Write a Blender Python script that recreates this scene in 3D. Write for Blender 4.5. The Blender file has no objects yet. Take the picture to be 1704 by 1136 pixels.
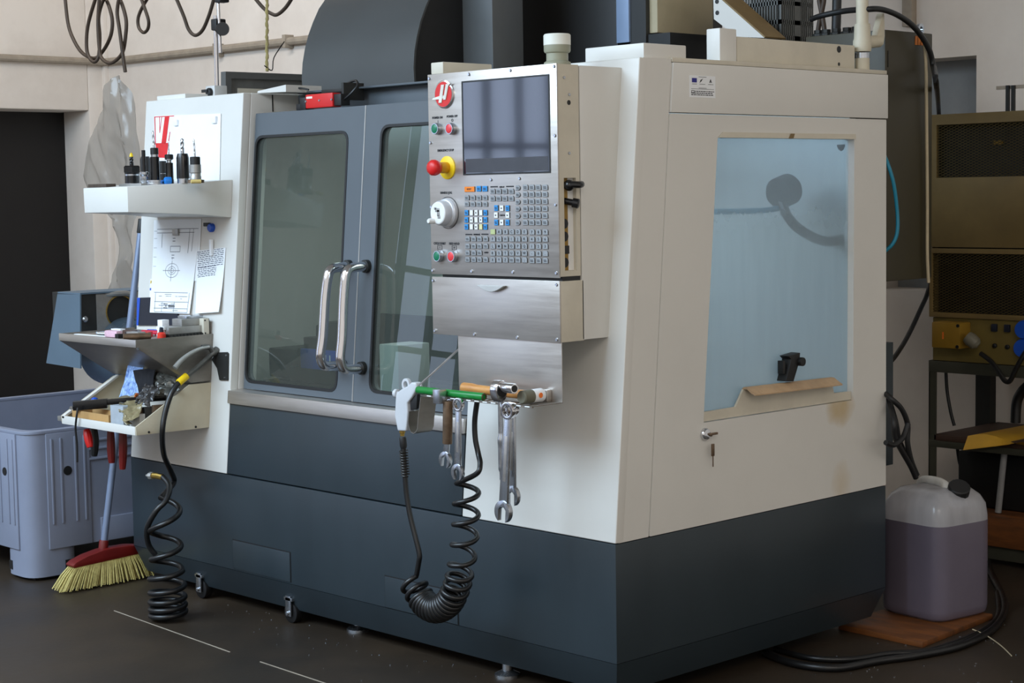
import bpy, bmesh, math, random
from mathutils import Matrix, Vector, noise
random.seed(7)
sc = bpy.context.scene
COL = sc.collection
PI = math.pi

# ---------------------------------------------------------------- camera, world, lights, exposure
cam_data = bpy.data.cameras.new('camera')
cam_data.sensor_width = 36.0
cam_data.lens = 62.003
cam_data.clip_start = 0.05
cam = bpy.data.objects.new('camera', cam_data)
COL.objects.link(cam)
cam.matrix_world = Matrix(((0.691460,-0.049458,0.720719,2.928444),(0.722225,0.070170,-0.688090,-3.136483),(-0.016542,0.996308,0.084240,1.297600),(0.000000,0.000000,0.000000,1.000000)))
sc.camera = cam

world = bpy.data.worlds.new('daylight')
sc.world = world
world.use_nodes = True
bg = world.node_tree.nodes['Background']
bg.inputs[0].default_value = (1.0, 0.95, 0.89, 1)
bg.inputs[1].default_value = 0.80

def area(name, loc, target, sx, sy, power, color):
    l = bpy.data.lights.new(name, 'AREA')
    l.shape = 'RECTANGLE'; l.size = sx; l.size_y = sy
    l.energy = power; l.color = color
    o = bpy.data.objects.new(name, l); COL.objects.link(o)
    o.location = loc
    o.rotation_euler = (Vector(target) - Vector(loc)).to_track_quat('-Z', 'Y').to_euler()
    return o
area('daylight_rooflight', (-1.9, -3.9, 3.8), (-1.4, 2.0, 1.1), 4.8, 2.4, 420, (0.60, 0.80, 1.0))
area('daylight_gate', (-6.72, -6.2, 1.55), (0.0, -6.2, 1.55), 3.0, 2.5, 60, (0.46, 0.64, 1.0))
area('wall_fill', (-4.4, 0.3, 3.35), (-5.6, 2.6, 1.9), 2.4, 0.25, 30, (1.0, 0.97, 0.94))  # unseen lamp added to brighten the left and back walls
area('side_fill', (3.4, -2.2, 3.8), (0.0, 0.9, 1.2), 2.4, 1.6, 85, (1.0, 0.92, 0.82))  # added warm fill light that lifts the machine's right-hand faces
area('work_lamp', (-0.9, 0.42, 1.46), (-0.9, 0.6, 0.0), 1.3, 0.2, 5.5, (0.86, 0.95, 1.0))

sc.view_settings.view_transform = 'Standard'
sc.view_settings.look = 'None'
sc.view_settings.gamma = 1.0
sc.view_settings.use_curve_mapping = False
sc.view_settings.exposure = 0.0
sc.cycles.max_bounces = 8
sc.cycles.transparent_max_bounces = 16

# ---------------------------------------------------------------- helpers
ORG = {}
class MB:
    """collects shapes and links them as one mesh object"""
    def __init__(self):
        self.v = []; self.f = []; self.mi = []; self.cur = 0; self.M = None
    def add(self, vs, fs):
        b = len(self.v)
        if self.M is not None:
            vs = [tuple(self.M @ Vector(p)) for p in vs]
        self.v += [tuple(p) for p in vs]
        self.f += [tuple(i + b for i in f) for f in fs]
        self.mi += [self.cur] * len(fs)
        return self
    def box(self, x0, x1, y0, y1, z0, z1):
        vs = [(x0,y0,z0),(x1,y0,z0),(x1,y1,z0),(x0,y1,z0),(x0,y0,z1),(x1,y0,z1),(x1,y1,z1),(x0,y1,z1)]
        return self.add(vs, [(0,3,2,1),(4,5,6,7),(0,1,5,4),(1,2,6,5),(2,3,7,6),(3,0,4,7)])
    def prism(self, poly, d0, d1, fn):
        n = len(poly)
        vs = [fn(a, b, d0) for a, b in poly] + [fn(a, b, d1) for a, b in poly]
        fs = [tuple(range(n)), tuple(range(2*n-1, n-1, -1))]
        fs += [(i, (i+1) % n, n + (i+1) % n, n + i) for i in range(n)]
        return self.add(vs, fs)
    def ring(self, outer, inner, d0, d1, fn):
        n = len(outer)
        vs = [fn(a,b,d0) for a,b in outer] + [fn(a,b,d0) for a,b in inner] + [fn(a,b,d1) for a,b in outer] + [fn(a,b,d1) for a,b in inner]
        fs = []
        for i in range(n):
            j = (i+1) % n
            fs += [(i,j,n+j,n+i), (2*n+i,3*n+i,3*n+j,2*n+j), (i,2*n+i,2*n+j,j), (n+i,n+j,3*n+j,3*n+i)]
        return self.add(vs, fs)
    def lathe(self, prof, base, axis=(0,0,1), n=16):
        ax = Vector(axis).normalized()
        t = Vector((1,0,0)) if abs(ax.x) < 0.8 else Vector((0,1,0))
        e1 = ax.cross(t).normalized(); e2 = ax.cross(e1)
        b = Vector(base); vs = []; fs = []
        for r, h in prof:
            for k in range(n):
                a = 2*PI*k/n
                vs.append(b + ax*h + (e1*math.cos(a) + e2*math.sin(a))*r)
        for i in range(len(prof)-1):
            for k in range(n):
                l = (k+1) % n
                fs.append((i*n+k, i*n+l, (i+1)*n+l, (i+1)*n+k))
        fs.append(tuple(range(n-1, -1, -1))); m = (len(prof)-1)*n
        fs.append(tuple(range(m, m+n)))
        return self.add(vs, fs)
    def cyl(self, a, b, r, n=16, r2=None):
        a = Vector(a); b = Vector(b)
        return self.lathe([(r, 0), (r if r2 is None else r2, (b-a).length)], a, b-a, n)
    def tube(self, pts, r, n=8, sub=0):
        pts = [Vector(p) for p in pts]
        if sub: pts = smooth_path(pts, sub)
        vs = []; fs = []; m = len(pts)
        up = None
        for i, p in enumerate(pts):
            t = (pts[min(i+1, m-1)] - pts[max(i-1, 0)]).normalized()
            if up is None:
                up = Vector((0,0,1)) if abs(t.z) < 0.9 else Vector((1,0,0))
            e1 = (up - t*up.dot(t))
            if e1.length < 1e-5: e1 = t.orthogonal()
            e1.normalize(); up = e1; e2 = t.cross(e1)
            rr = r(i/(m-1)) if callable(r) else r
            for k in range(n):
                a = 2*PI*k/n
                vs.append(p + (e1*math.cos(a) + e2*math.sin(a))*rr)
        for i in range(m-1):
            for k in range(n):
                l = (k+1) % n
                fs.append((i*n+k, i*n+l, (i+1)*n+l, (i+1)*n+k))
        fs.append(tuple(range(n-1,-1,-1))); fs.append(tuple(range((m-1)*n, m*n)))
        return self.add(vs, fs)
    def sphere(self, c, r, n=14, sx=1, sy=1, sz=1):
        vs = []; fs = []; h = n//2
        for i in range(1, h):
            th = PI*i/h
            for k in range(n):
                a = 2*PI*k/n
                vs.append((c[0]+sx*r*math.sin(th)*math.cos(a), c[1]+sy*r*math.sin(th)*math.sin(a), c[2]+sz*r*math.cos(th)))
        for i in range(h-2):
            for k in range(n):
                l = (k+1) % n
                fs.append((i*n+k, (i+1)*n+k, (i+1)*n+l, i*n+l))
        t = len(vs); vs += [(c[0],c[1],c[2]+sz*r), (c[0],c[1],c[2]-sz*r)]
        for k in range(n):
            l = (k+1) % n
            fs.append((t, k, l)); fs.append((t+1, (h-2)*n+l, (h-2)*n+k))
        return self.add(vs, fs)
    def mesh(self, name, mats, org=(0,0,0), bevel=0.0, seg=2, angle=35):
        me = bpy.data.meshes.new(name)
        o = Vector(org)
        me.from_pydata([Vector(p) - o for p in self.v], [], self.f)
        mats = mats if isinstance(mats, (list, tuple)) else [mats]
        for m in mats: me.materials.append(m)
        if len(mats) > 1:
            me.polygons.foreach_set('material_index', self.mi)
        bm = bmesh.new(); bm.from_mesh(me)
        bmesh.ops.recalc_face_normals(bm, faces=bm.faces)
        if bevel > 0:
            es = [e for e in bm.edges if len(e.link_faces) == 2 and e.calc_face_angle(0) > math.radians(30)]
            bmesh.ops.bevel(bm, geom=es, offset=bevel, segments=seg, profile=0.6, affect='EDGES', clamp_overlap=True)
        bm.to_mesh(me); bm.free()
        me.polygons.foreach_set('use_smooth', [True]*len(me.polygons))
        me.set_sharp_from_angle(angle=math.radians(angle))
        me.update()
        return me
    def build(self, name, mats, parent=None, bevel=0.0, seg=2, angle=35, at=None):
        org = ORG.get(parent.name, (0,0,0)) if parent else (at or (0,0,0))
        o = bpy.data.objects.new(name, self.mesh(name, mats, org, bevel, seg, angle))
        COL.objects.link(o)
        if parent: o.parent = parent
        else: o.location = org
        ORG[o.name] = org
        return o

def smooth_path(p, sub):
    out = []
    m = len(p)
    for i in range(m-1):
        a = p[max(i-1,0)]; b = p[i]; c = p[i+1]; d = p[min(i+2,m-1)]
        for k in range(sub):
            t = k/sub
            out.append(0.5*((2*b) + (c-a)*t + (2*a-5*b+4*c-d)*t*t + (3*b-a-3*c+d)*t**3))
    out.append(p[-1])
    return out
def thing(name, label, cat, loc=(0,0,0), group=None):
    o = bpy.data.objects.new(name, None); COL.objects.link(o)
    o.location = loc; o.empty_display_size = 0.05
    ORG[o.name] = tuple(loc)
    o['label'] = label; o['category'] = cat
    if group: o['group'] = group
    return o
def tag(o, label, cat, group=None):
    o['label'] = label; o['category'] = cat
    if group: o['group'] = group
    return o
def struct(o):
    o['kind'] = 'structure'; return o
def inst(name, me, parent, loc, rot=(0,0,0)):
    o = bpy.data.objects.new(name, me); COL.objects.link(o)
    o.parent = parent
    g = ORG.get(parent.name, (0,0,0))
    o.location = (loc[0]-g[0], loc[1]-g[1], loc[2]-g[2]); o.rotation_euler = rot
    ORG[o.name] = g
    return o
def roundpoly(pts, r, n=5):
    out = []; m = len(pts)
    for i in range(m):
        p = Vector(pts[i]); a = Vector(pts[i-1]); b = Vector(pts[(i+1) % m])
        da = (a-p); db = (b-p)
        ra = min(r, da.length*0.49); rb = min(r, db.length*0.49)
        s = p + da.normalized()*ra; e = p + db.normalized()*rb
        for k in range(n):
            t = k/(n-1)
            q = s*(1-t)**2 + p*2*t*(1-t) + e*t*t
            out.append((q.x, q.y))
    return out
def rect(x0, x1, y0, y1): return [(x0,y0),(x1,y0),(x1,y1),(x0,y1)]
def fY(a, b, d): return (a, d, b)          # a=X b=Z d=Y
def fX(a, b, d): return (d, a, b)          # a=Y b=Z d=X
def fZ(a, b, d): return (a, b, d)
ZB = 0.4289; KT = 0.0895                   # the upper front of the machine leans back from ZB upwards
def fF(a, b, d): return (a, KT*(b-ZB)+d, b)
def yf(z): return KT*(z-ZB)
def text(body, size, parent, m, loc, rot=(PI/2,0,0), ext=0.0004, name='lettering', sx=1.0, align='CENTER'):
    c = bpy.data.curves.new(name, 'FONT'); c.body = body; c.size = size; c.extrude = ext
    c.offset = size*0.012; c.align_x = align; c.align_y = 'CENTER'; c.resolution_u = 2
    c.materials.append(m)
    tmp = bpy.data.objects.new(name, c)
    me = bpy.data.meshes.new_from_object(tmp); me.name = name
    bpy.data.objects.remove(tmp); bpy.data.curves.remove(c)
    if not me.materials: me.materials.append(m)
    o = bpy.data.objects.new(name, me); COL.objects.link(o)
    g = (0,0,0)
    if parent: o.parent = parent; g = ORG.get(parent.name, (0,0,0))
    o.location = (loc[0]-g[0], loc[1]-g[1], loc[2]-g[2]); o.rotation_euler = rot; o.scale = (sx,1,1)
    return o

# ---------------------------------------------------------------- materials
def lin(c):
    return tuple(((v/255)/12.92 if v/255 <= 0.04045 else ((v/255+0.055)/1.055)**2.4) for v in c)
MATS = {}
def mat(name, rgb, rough=0.5, metal=0.0, var=0.12, scale=14.0, bump=0.0, bscale=60.0, rgb2=None, spec=0.5, stretch=(1,1,1), rvar=0.1, coat=0.0):
    m = bpy.data.materials.new(name); m.use_nodes = True
    nt = m.node_tree; N = nt.nodes; L = nt.links
    p = N['Principled BSDF']
    p.inputs['Metallic'].default_value = metal
    p.inputs['Specular IOR Level'].default_value = spec
    p.inputs['Coat Weight'].default_value = coat
    tc = N.new('ShaderNodeTexCoord'); mp = N.new('ShaderNodeMapping')
    mp.inputs['Scale'].default_value = stretch
    L.new(tc.outputs['Object'], mp.inputs['Vector'])
    nz = N.new('ShaderNodeTexNoise'); nz.inputs['Scale'].default_value = scale
    nz.inputs['Detail'].default_value = 6; nz.inputs['Roughness'].default_value = 0.62
    L.new(mp.outputs['Vector'], nz.inputs['Vector'])
    c1 = lin(rgb); c2 = lin(rgb2) if rgb2 else tuple(v*(1-var*2) for v in c1)
    rp = N.new('ShaderNodeValToRGB')
    rp.color_ramp.elements[0].position = 0.32; rp.color_ramp.elements[0].color = (*c2, 1)
    rp.color_ramp.elements[1].position = 0.62; rp.color_ramp.elements[1].color = (*c1, 1)
    L.new(nz.outputs['Fac'], rp.inputs['Fac']); L.new(rp.outputs['Color'], p.inputs['Base Color'])
    mr = N.new('ShaderNodeMapRange'); mr.inputs['To Min'].default_value = max(0.02, rough-rvar); mr.inputs['To Max'].default_value = min(1, rough+rvar)
    L.new(nz.outputs['Fac'], mr.inputs['Value']); L.new(mr.outputs['Result'], p.inputs['Roughness'])
    if bump:
        b2 = N.new('ShaderNodeTexNoise'); b2.inputs['Scale'].default_value = bscale; b2.inputs['Detail'].default_value = 4
        L.new(mp.outputs['Vector'], b2.inputs['Vector'])
        bp = N.new('ShaderNodeBump'); bp.inputs['Strength'].default_value = bump; bp.inputs['Distance'].default_value = 0.01
        L.new(b2.outputs['Fac'], bp.inputs['Height']); L.new(bp.outputs['Normal'], p.inputs['Normal'])
    MATS[name] = m
    return m
WHITE = mat('machine white paint', (219,217,211), 0.42, 0, 0.025, 3.0, 0.01, 300)
CREAM = mat('worn cream paint', (208,201,184), 0.5, 0, 0.05, 9, 0.02, 120)
BASE = mat('slate grey base paint', (44,54,60), 0.36, 0, 0.08, 4, 0.01, 250, stretch=(1,1,0.4))
DOORG = mat('grey door paint', (88,95,101), 0.42, 0, 0.04, 4, 0.01, 300)
DARKG = mat('dark grey cover paint', (68,70,70), 0.45, 0, 0.06, 4)
HEADG = mat('head grey paint', (92,95,96), 0.42, 0, 0.05, 4)
BLACK = mat('matt black', (22,22,23), 0.5, 0, 0.1, 20)
BLACKG = mat('gloss black plastic', (16,16,18), 0.25, 0, 0.1, 20)
RUBBER = mat('black rubber hose', (20,20,21), 0.36, 0, 0.15, 30)
STEEL = mat('brushed stainless steel', (196,190,184), 0.36, 0.85, 0.06, 6, 0.02, 40, stretch=(1,1,14))
STEELD = mat('stained stainless sheet', (150,143,134), 0.42, 0.8, 0.12, 7, 0.03, 40, stretch=(1,1,3))
CHROME = mat('polished chrome', (222,222,226), 0.12, 1.0, 0.04, 10, rvar=0.05)
TOOLST = mat('satin chrome tool steel', (190,194,200), 0.25, 0.95, 0.08, 30)
BROWNST = mat('browned steel', (132,110,90), 0.42, 0.7, 0.2, 30)
ALU = mat('dull aluminium', (170,168,164), 0.42, 0.7, 0.1, 20)
WALL = mat('old whitewashed plaster', (238,230,221), 0.9, 0, 0.04, 1.6, 0.06, 14, rgb2=(221,211,201))
WALLG = mat('grey plaster', (160,164,166), 0.9, 0, 0.1, 4, 0.1, 18)
PIPEM = mat('dusty painted pipe', (168,156,140), 0.7, 0, 0.12, 12)
FLOOR = mat('dark oily concrete', (58,46,33), 0.5, 0, 0.2, 1.3, 0.06, 30, rgb2=(36,31,26), rvar=0.18)
DOORBR = mat('very dark brown door', (13,8,7), 0.6, 0, 0.2, 5)
RED = mat('signal red plastic', (214,30,28), 0.38, 0, 0.04, 10)
REDD = mat('dark red plastic', (112,22,18), 0.4, 0, 0.1, 12)
YELLOW = mat('yellow plastic', (244,206,20), 0.4, 0, 0.04, 12)
GREEN = mat('green button plastic', (20,118,84), 0.35, 0, 0.05, 12)
GREENR = mat('green painted rod', (18,128,52), 0.35, 0, 0.08, 30)
REDB = mat('red button plastic', (228,62,66), 0.35, 0, 0.05, 12)
BLUEK = mat('blue key plastic', (40,140,208), 0.45, 0, 0.04, 30)
ORANGEK = mat('orange key plastic', (240,130,30), 0.45, 0, 0.04, 30)
GREYK = mat('grey key plastic', (148,151,154), 0.45, 0, 0.05, 30)
WHITEK = mat('white key plastic', (232,232,230), 0.45, 0, 0.03, 30)
INK = mat('black print', (34,34,38), 0.7, 0, 0.05, 30)
INKG = mat('grey pencil print', (120,124,132), 0.8, 0, 0.05, 30)
PAPER = mat('white paper', (240,243,246), 0.85, 0, 0.015, 6)
GUNW = mat('off white gun plastic', (200,202,206), 0.4, 0, 0.03, 10)
WOODH = mat('varnished wooden handle', (206,148,82), 0.45, 0, 0.15, 10, stretch=(1,6,6), rgb2=(170,108,52))
BRASS = mat('brass fitting', (180,150,80), 0.3, 0.9, 0.1, 20)
BIN = mat('grey blue bin plastic', (132,138,156), 0.55, 0, 0.05, 5, 0.02, 60)
BRISTLE = mat('yellow straw bristles', (206,192,120), 0.7, 0, 0.2, 60, rgb2=(164,148,82))
ALUH = mat('blue grey broom handle', (128,142,168), 0.35, 0.3, 0.06, 10)
CARD = mat('brown cardboard', (190,150,96), 0.85, 0, 0.1, 14)
PLASTICBLUE = mat('royal blue plastic', (28,82,190), 0.4, 0, 0.05, 10)
NAVY = mat('navy folder', (22,28,44), 0.5, 0, 0.1, 10)
BLUEG = mat('blue grey sheet metal', (96,116,132), 0.5, 0, 0.06, 6)
OLIVE = mat('olive brown cabinet paint', (122,102,60), 0.55, 0, 0.12, 5)
OLIVED = mat('dark olive cabinet paint', (58,52,32), 0.5, 0, 0.12, 4)
RACKM = mat('dark grey green angle steel', (70,70,58), 0.6, 0.1, 0.15, 8)
PLANK = mat('orange brown plank', (124,72,28), 0.6, 0, 0.2, 6, stretch=(1,6,6), rgb2=(80,46,20))
YSHEET = mat('yellow folded sheet', (222,172,52), 0.6, 0, 0.08, 8)
SOCKY = mat('mustard plastic', (150,116,36), 0.45, 0, 0.1, 10)
ROPE = mat('yellowish strap', (176,160,104), 0.8, 0, 0.2, 40)
CABLEB = mat('brown cable sheath', (66,52,40), 0.55, 0, 0.15, 20)
CABLEW = mat('beige cable', (190,176,146), 0.6, 0, 0.08, 20)
COLD = mat('dark column paint', (40,40,40), 0.5, 0, 0.06, 5)
BLUES = mat('bluish guide sheet', (150,172,204), 0.35, 0.2, 0.05, 6)
STANDM = mat('ground stand base', (206,206,204), 0.4, 0.1, 0.06, 12)
KEYEDGE = mat('dark key edge', (66,66,68), 0.5)
TEAL = mat('teal air tube', (24,128,156), 0.4, 0, 0.06, 20)
PVC = mat('ivory pipe plastic', (206,198,176), 0.5, 0, 0.06, 12)
BEIGEB = mat('beige cabinet paint', (186,174,144), 0.5, 0, 0.08, 6)
GUSSET = mat('ochre painted edge', (140,116,76), 0.6, 0, 0.15, 12)
CLOTHB = mat('pale blue printed cloth', (170,198,238), 0.9, 0, 0.1, 70, rgb2=(70,104,170))
ORANGE = mat('orange plastic', (240,120,40), 0.5, 0, 0.05, 12)
PINK = mat('pink plastic wrap', (232,190,206), 0.4, 0, 0.12, 30)
INNER = mat('interior light grey enamel', (196,200,196), 0.4, 0, 0.08, 3)
INNERD = mat('interior dark steel', (48,48,46), 0.5, 0.3, 0.15, 8)
DUSTY = mat('rubber mallet grey green', (110,108,92), 0.7, 0, 0.15, 30)
KNOBG = mat('grey jog wheel plastic', (205,207,212), 0.35, 0.2, 0.05, 12)
SPRING = mat('dark spring wire', (40,36,32), 0.4, 0.4, 0.1, 40)
LAMPC = mat('milky lamp cap', (226,226,216), 0.45, 0, 0.03, 12)
LAMPG = mat('grey green lamp base', (148,148,128), 0.5, 0, 0.05, 12)

def rust_white():
    """the side door's white paint with its yellowish rust runs below the window and a dirty thumb mark"""
    m = WHITE.copy(); m.name = 'machine white paint with rust runs'
    nt = m.node_tree; N = nt.nodes; L = nt.links; p = N['Principled BSDF']
    old = p.inputs['Base Color'].links[0].from_socket
    geo = N.new('ShaderNodeNewGeometry'); sx = N.new('ShaderNodeSeparateXYZ'); L.new(geo.outputs['Position'], sx.inputs[0])
    nz = N.new('ShaderNodeTexNoise'); nz.inputs['Scale'].default_value = 22
    def spot(cy, cz, ry, rz, amp):
        def mth(op, a, b):
            n = N.new('ShaderNodeMath'); n.operation = op
            for i, t in enumerate((a, b)):
                if isinstance(t, (int, float)): n.inputs[i].default_value = t
                elif t is not None: L.new(t, n.inputs[i])
            return n.outputs[0]
        dy = mth('DIVIDE', mth('SUBTRACT', sx.outputs['Y'], cy), ry); dz = mth('DIVIDE', mth('SUBTRACT', sx.outputs['Z'], cz), rz)
        d = mth('ADD', mth('MULTIPLY', dy, dy), mth('MULTIPLY', dz, dz))
        d = mth('ADD', d, mth('MULTIPLY', nz.outputs['Fac'], 0.8))
        k = N.new('ShaderNodeMath'); k.operation = 'SUBTRACT'; k.use_clamp = True
        k.inputs[0].default_value = 1.35; L.new(d, k.inputs[1])
        return mth('MULTIPLY', k.outputs[0], amp)
    s = N.new('ShaderNodeMath'); s.operation = 'MAXIMUM'
    L.new(spot(0.9311, 0.6791, 0.075, 0.06, 0.75), s.inputs[0])
    L.new(spot(0.9365, 0.4614, 0.05, 0.075, 0.35), s.inputs[1])
    mx = N.new('ShaderNodeMix'); mx.data_type = 'RGBA'
    L.new(s.outputs[0], mx.inputs['Factor']); L.new(old, mx.inputs['A']); mx.inputs['B'].default_value = (*lin((188,158,96)), 1)
    L.new(mx.outputs['Result'], p.inputs['Base Color'])
    return m
RUSTW = rust_white()

def glass(name, tint, haze, haze_rgb, rough=0.0, blur=0.0, lit_haze=None):
    """a pane: clear or blurring sheet, a share of milky haze, and a mirror film"""
    m = bpy.data.materials.new(name); m.use_nodes = True
    nt = m.node_tree; N = nt.nodes; L = nt.links
    N.remove(N['Principled BSDF']); out = N['Material Output']
    if blur:
        tr = N.new('ShaderNodeBsdfRefraction'); tr.inputs['IOR'].default_value = 1.02; tr.inputs['Roughness'].default_value = blur
    else:
        tr = N.new('ShaderNodeBsdfTransparent')
    tr.inputs['Color'].default_value = (*tint, 1)
    df = N.new('ShaderNodeBsdfDiffuse'); df.inputs['Color'].default_value = (*lin(haze_rgb), 1)
    tl = N.new('ShaderNodeBsdfTranslucent'); tl.inputs['Color'].default_value = (*lin(haze_rgb), 1)
    ha = N.new('ShaderNodeMixShader'); ha.inputs[0].default_value = 0.5
    L.new(df.outputs[0], ha.inputs[1]); L.new(tl.outputs[0], ha.inputs[2])
    nz = N.new('ShaderNodeTexNoise'); nz.inputs['Scale'].default_value = 5; nz.inputs['Detail'].default_value = 5
    tc = N.new('ShaderNodeTexCoord'); mp = N.new('ShaderNodeMapping'); mp.inputs['Scale'].default_value = (6,6,0.8)
    L.new(tc.outputs['Object'], mp.inputs['Vector']); L.new(mp.outputs['Vector'], nz.inputs['Vector'])
    mr = N.new('ShaderNodeMapRange'); mr.inputs['To Min'].default_value = haze*0.75; mr.inputs['To Max'].default_value = min(1, haze*1.25)
    L.new(nz.outputs['Fac'], mr.inputs['Value'])
    fac = mr.outputs['Result']
    if lit_haze:                     # more haze towards the pane's foot, painting in the brighter light there
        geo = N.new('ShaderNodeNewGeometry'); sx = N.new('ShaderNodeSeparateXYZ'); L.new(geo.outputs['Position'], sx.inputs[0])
        g = N.new('ShaderNodeMapRange'); g.inputs['From Min'].default_value = lit_haze[0]; g.inputs['From Max'].default_value = lit_haze[1]
        g.inputs['To Min'].default_value = lit_haze[2]; g.inputs['To Max'].default_value = lit_haze[3]; L.new(sx.outputs['Z'], g.inputs['Value'])
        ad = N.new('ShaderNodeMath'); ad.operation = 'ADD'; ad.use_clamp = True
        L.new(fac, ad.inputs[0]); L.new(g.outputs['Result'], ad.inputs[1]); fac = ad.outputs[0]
    mx = N.new('ShaderNodeMixShader'); L.new(fac, mx.inputs[0])
    L.new(tr.outputs[0], mx.inputs[1]); L.new(ha.outputs[0], mx.inputs[2])
    gl = N.new('ShaderNodeBsdfGlossy'); gl.inputs['Roughness'].default_value = rough
    fr = N.new('ShaderNodeFresnel'); fr.inputs['IOR'].default_value = 1.5
    ge = N.new('ShaderNodeNewGeometry'); inv = N.new('ShaderNodeMath'); inv.operation = 'SUBTRACT'; inv.inputs[0].default_value = 1.0
    L.new(ge.outputs['Backfacing'], inv.inputs[1]); mu = N.new('ShaderNodeMath'); mu.operation = 'MULTIPLY'
    L.new(inv.outputs[0], mu.inputs[0]); L.new(fr.outputs[0], mu.inputs[1])
    m2 = N.new('ShaderNodeMixShader'); L.new(mu.outputs[0], m2.inputs[0])
    L.new(mx.outputs[0], m2.inputs[1]); L.new(gl.outputs[0], m2.inputs[2]); L.new(m2.outputs[0], out.inputs[0])
    return m
DOORGLASS = glass('dusty door glass', (0.72,0.78,0.75), 0.08, (190,198,190))
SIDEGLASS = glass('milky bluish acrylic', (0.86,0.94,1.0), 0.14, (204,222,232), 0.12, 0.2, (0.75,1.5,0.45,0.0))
FILM = glass('grey plastic film', (0.85,0.84,0.82), 1.0, (178,172,164), 0.2)
BAG = glass('clear polythene bag', (0.9,0.88,0.8), 0.35, (190,180,150), 0.12)
CAN = glass('translucent white canister plastic', (0.93,0.93,0.95), 0.74, (226,226,230), 0.2)
LIQ = mat('murky mauve coolant', (108,101,115), 0.22, 0, 0.05, 4)
SCREEN = mat('dark display glass', (34,36,44), 0.06, 0, 0.05, 3, rvar=0.02, spec=0.8, coat=0.6)

# ---------------------------------------------------------------- room
YB = 2.61; XW = -6.645
struct(MB().box(-6.9, 5.0, -8, 2.9, -0.2, 0.0).build('floor', FLOOR))
floor = bpy.data.objects['floor']
for a, b in (((-1.92, -0.2664, 0), (-1.223, -0.3086, 0)), ((-1.073, -0.3113, -0), (-0.7547, -0.3209, 0))):
    d = (Vector(b)-Vector(a)); n = Vector((-d.y, d.x, 0)).normalized()*0.0014
    a = Vector(a); b = Vector(b); h = Vector((0,0,0.0015))
    MB().add([a-n, b-n, b+n, a+n, a-n+h, b-n+h, b+n+h, a+n+h], [(0,1,2,3),(4,5,6,7),(0,1,5,4),(1,2,6,5),(2,3,7,6),(3,0,4,7)]).build('floor_joint', PIPEM, floor)
# back wall with its niche
n0 = (-0.796, 2.61, 1.773); n1 = (-0.6021, 2.61, 1.769)
w = MB()
nx0 = n0[0]-0.25; nx1 = n1[0]; nz1 = n1[2]; nz0 = 0.9
w.box(-7.0, nx0, YB, YB+0.35, 0, 3.5); w.box(nx1, 5.0, YB, YB+0.35, 0, 3.5)
w.box(nx0, nx1, YB, YB+0.35, nz1, 3.5); w.box(nx0, nx1, YB, YB+0.35, 0, nz0)
wb = struct(w.build('wall_back', WALL))
MB().box(nx0-0.01, nx1+0.01, YB+0.16, YB+0.2, nz0-0.01, nz1+0.01).build('niche_back', WALLG, wb)
# left wall with the dark doorway
d1 = (-6.645, 2.481, 1.835); yj = d1[1]; zd = d1[2]; y0 = -0.2
w = MB()
w.box(XW-0.32, XW, yj, YB, 0, 3.5); w.box(XW-0.32, XW, -8, -7.75, 0, 3.5); w.box(XW-0.32, XW, -4.65, y0, 0, 3.5); w.box(XW-0.32, XW, -7.75, -4.65, 2.85, 3.5); w.box(XW-0.32, XW, -7.75, -4.65, 0, .25); w.box(XW-0.32, XW, y0, yj, zd, 3.5)
wl = struct(w.build('wall_left', WALL, bevel=0.012, seg=2))
struct(MB().box(XW-0.36, XW-0.3, y0-0.05, yj+0.05, 0, zd+0.05).build('door_1', DOORBR))
wf = MB()
for k in range(10): wf.box(XW-.05, XW-.0, -7.75+k*.334, -7.75+k*.334+.05, .25, 2.85)
for z_ in (.25, 1.05, 1.62, 2.8): wf.box(XW-.045, XW-.005, -7.75, -4.65, z_, z_+.045)
struct(wf.build('window_1', DARKG))
struct(MB().box(-7.0, -1.5, -8.3, -8.0, 0, 3.5).build('wall_front', WALL))
struct(MB().box(-7.0, 5.0, -2.6, 2.9, 3.5, 3.6).build('ceiling', WALL))
# corner pilaster and small cable duct
c0 = (-6.705, 2.61, 2.293)
struct(MB().box(c0[0]-0.0, c0[0]+0.09, YB-0.03, YB+0.01, 0, 3.5).build('trim_1', WALL, bevel=0.01))
# pipe along both walls
pt = thing('wall_pipe', 'dusty grey conduit pipe running level round both plastered walls above the doorway', 'pipe', (XW+0.03, YB-0.05, 2.14))
zp = 2.128
MB().tube([(XW+0.035, 0.9, zp+0.0), (XW+0.035, YB-0.16, zp), (XW+0.05, YB-0.07, zp), (XW+0.12, YB-0.035, zp), (-1.5, YB-0.035, zp-0.03)], 0.021, 10, 3).build('pipe_run', PIPEM, pt)
for px in (-6.15+0.75, -4.75):
    b = MB(); b.box(px-0.014, px+0.014, YB-0.06, YB+0.0, zp-0.045, zp+0.025)
    b.build('pipe_clip', PIPEM, pt, bevel=0.004)

# ---------------------------------------------------------------- the machining centre
mc = thing('machining_center', 'large white and slate grey machining centre with two sliding glass doors and a side window', 'machine', (-1.1, 0.55, 0))
XL = -2.228; XA = -1.667; XB = -0.563; YE = 1.155; ZT = 1.622
b = MB()
b.box(XL, 0, 0, YE, 0.128, ZB)
i = 0.03
b.add([(XL+i,i,.041),(-i,i,.041),(-i,YE-i,.041),(XL+i,YE-i,.041),(XL,0,.128),(0,0,.128),(0,YE,.128),(XL,YE,.128)],
      [(0,1,2,3),(0,1,5,4),(1,2,6,5),(2,3,7,6),(3,0,4,7)])
b.build('base', BASE, mc, bevel=0.003)
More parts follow.
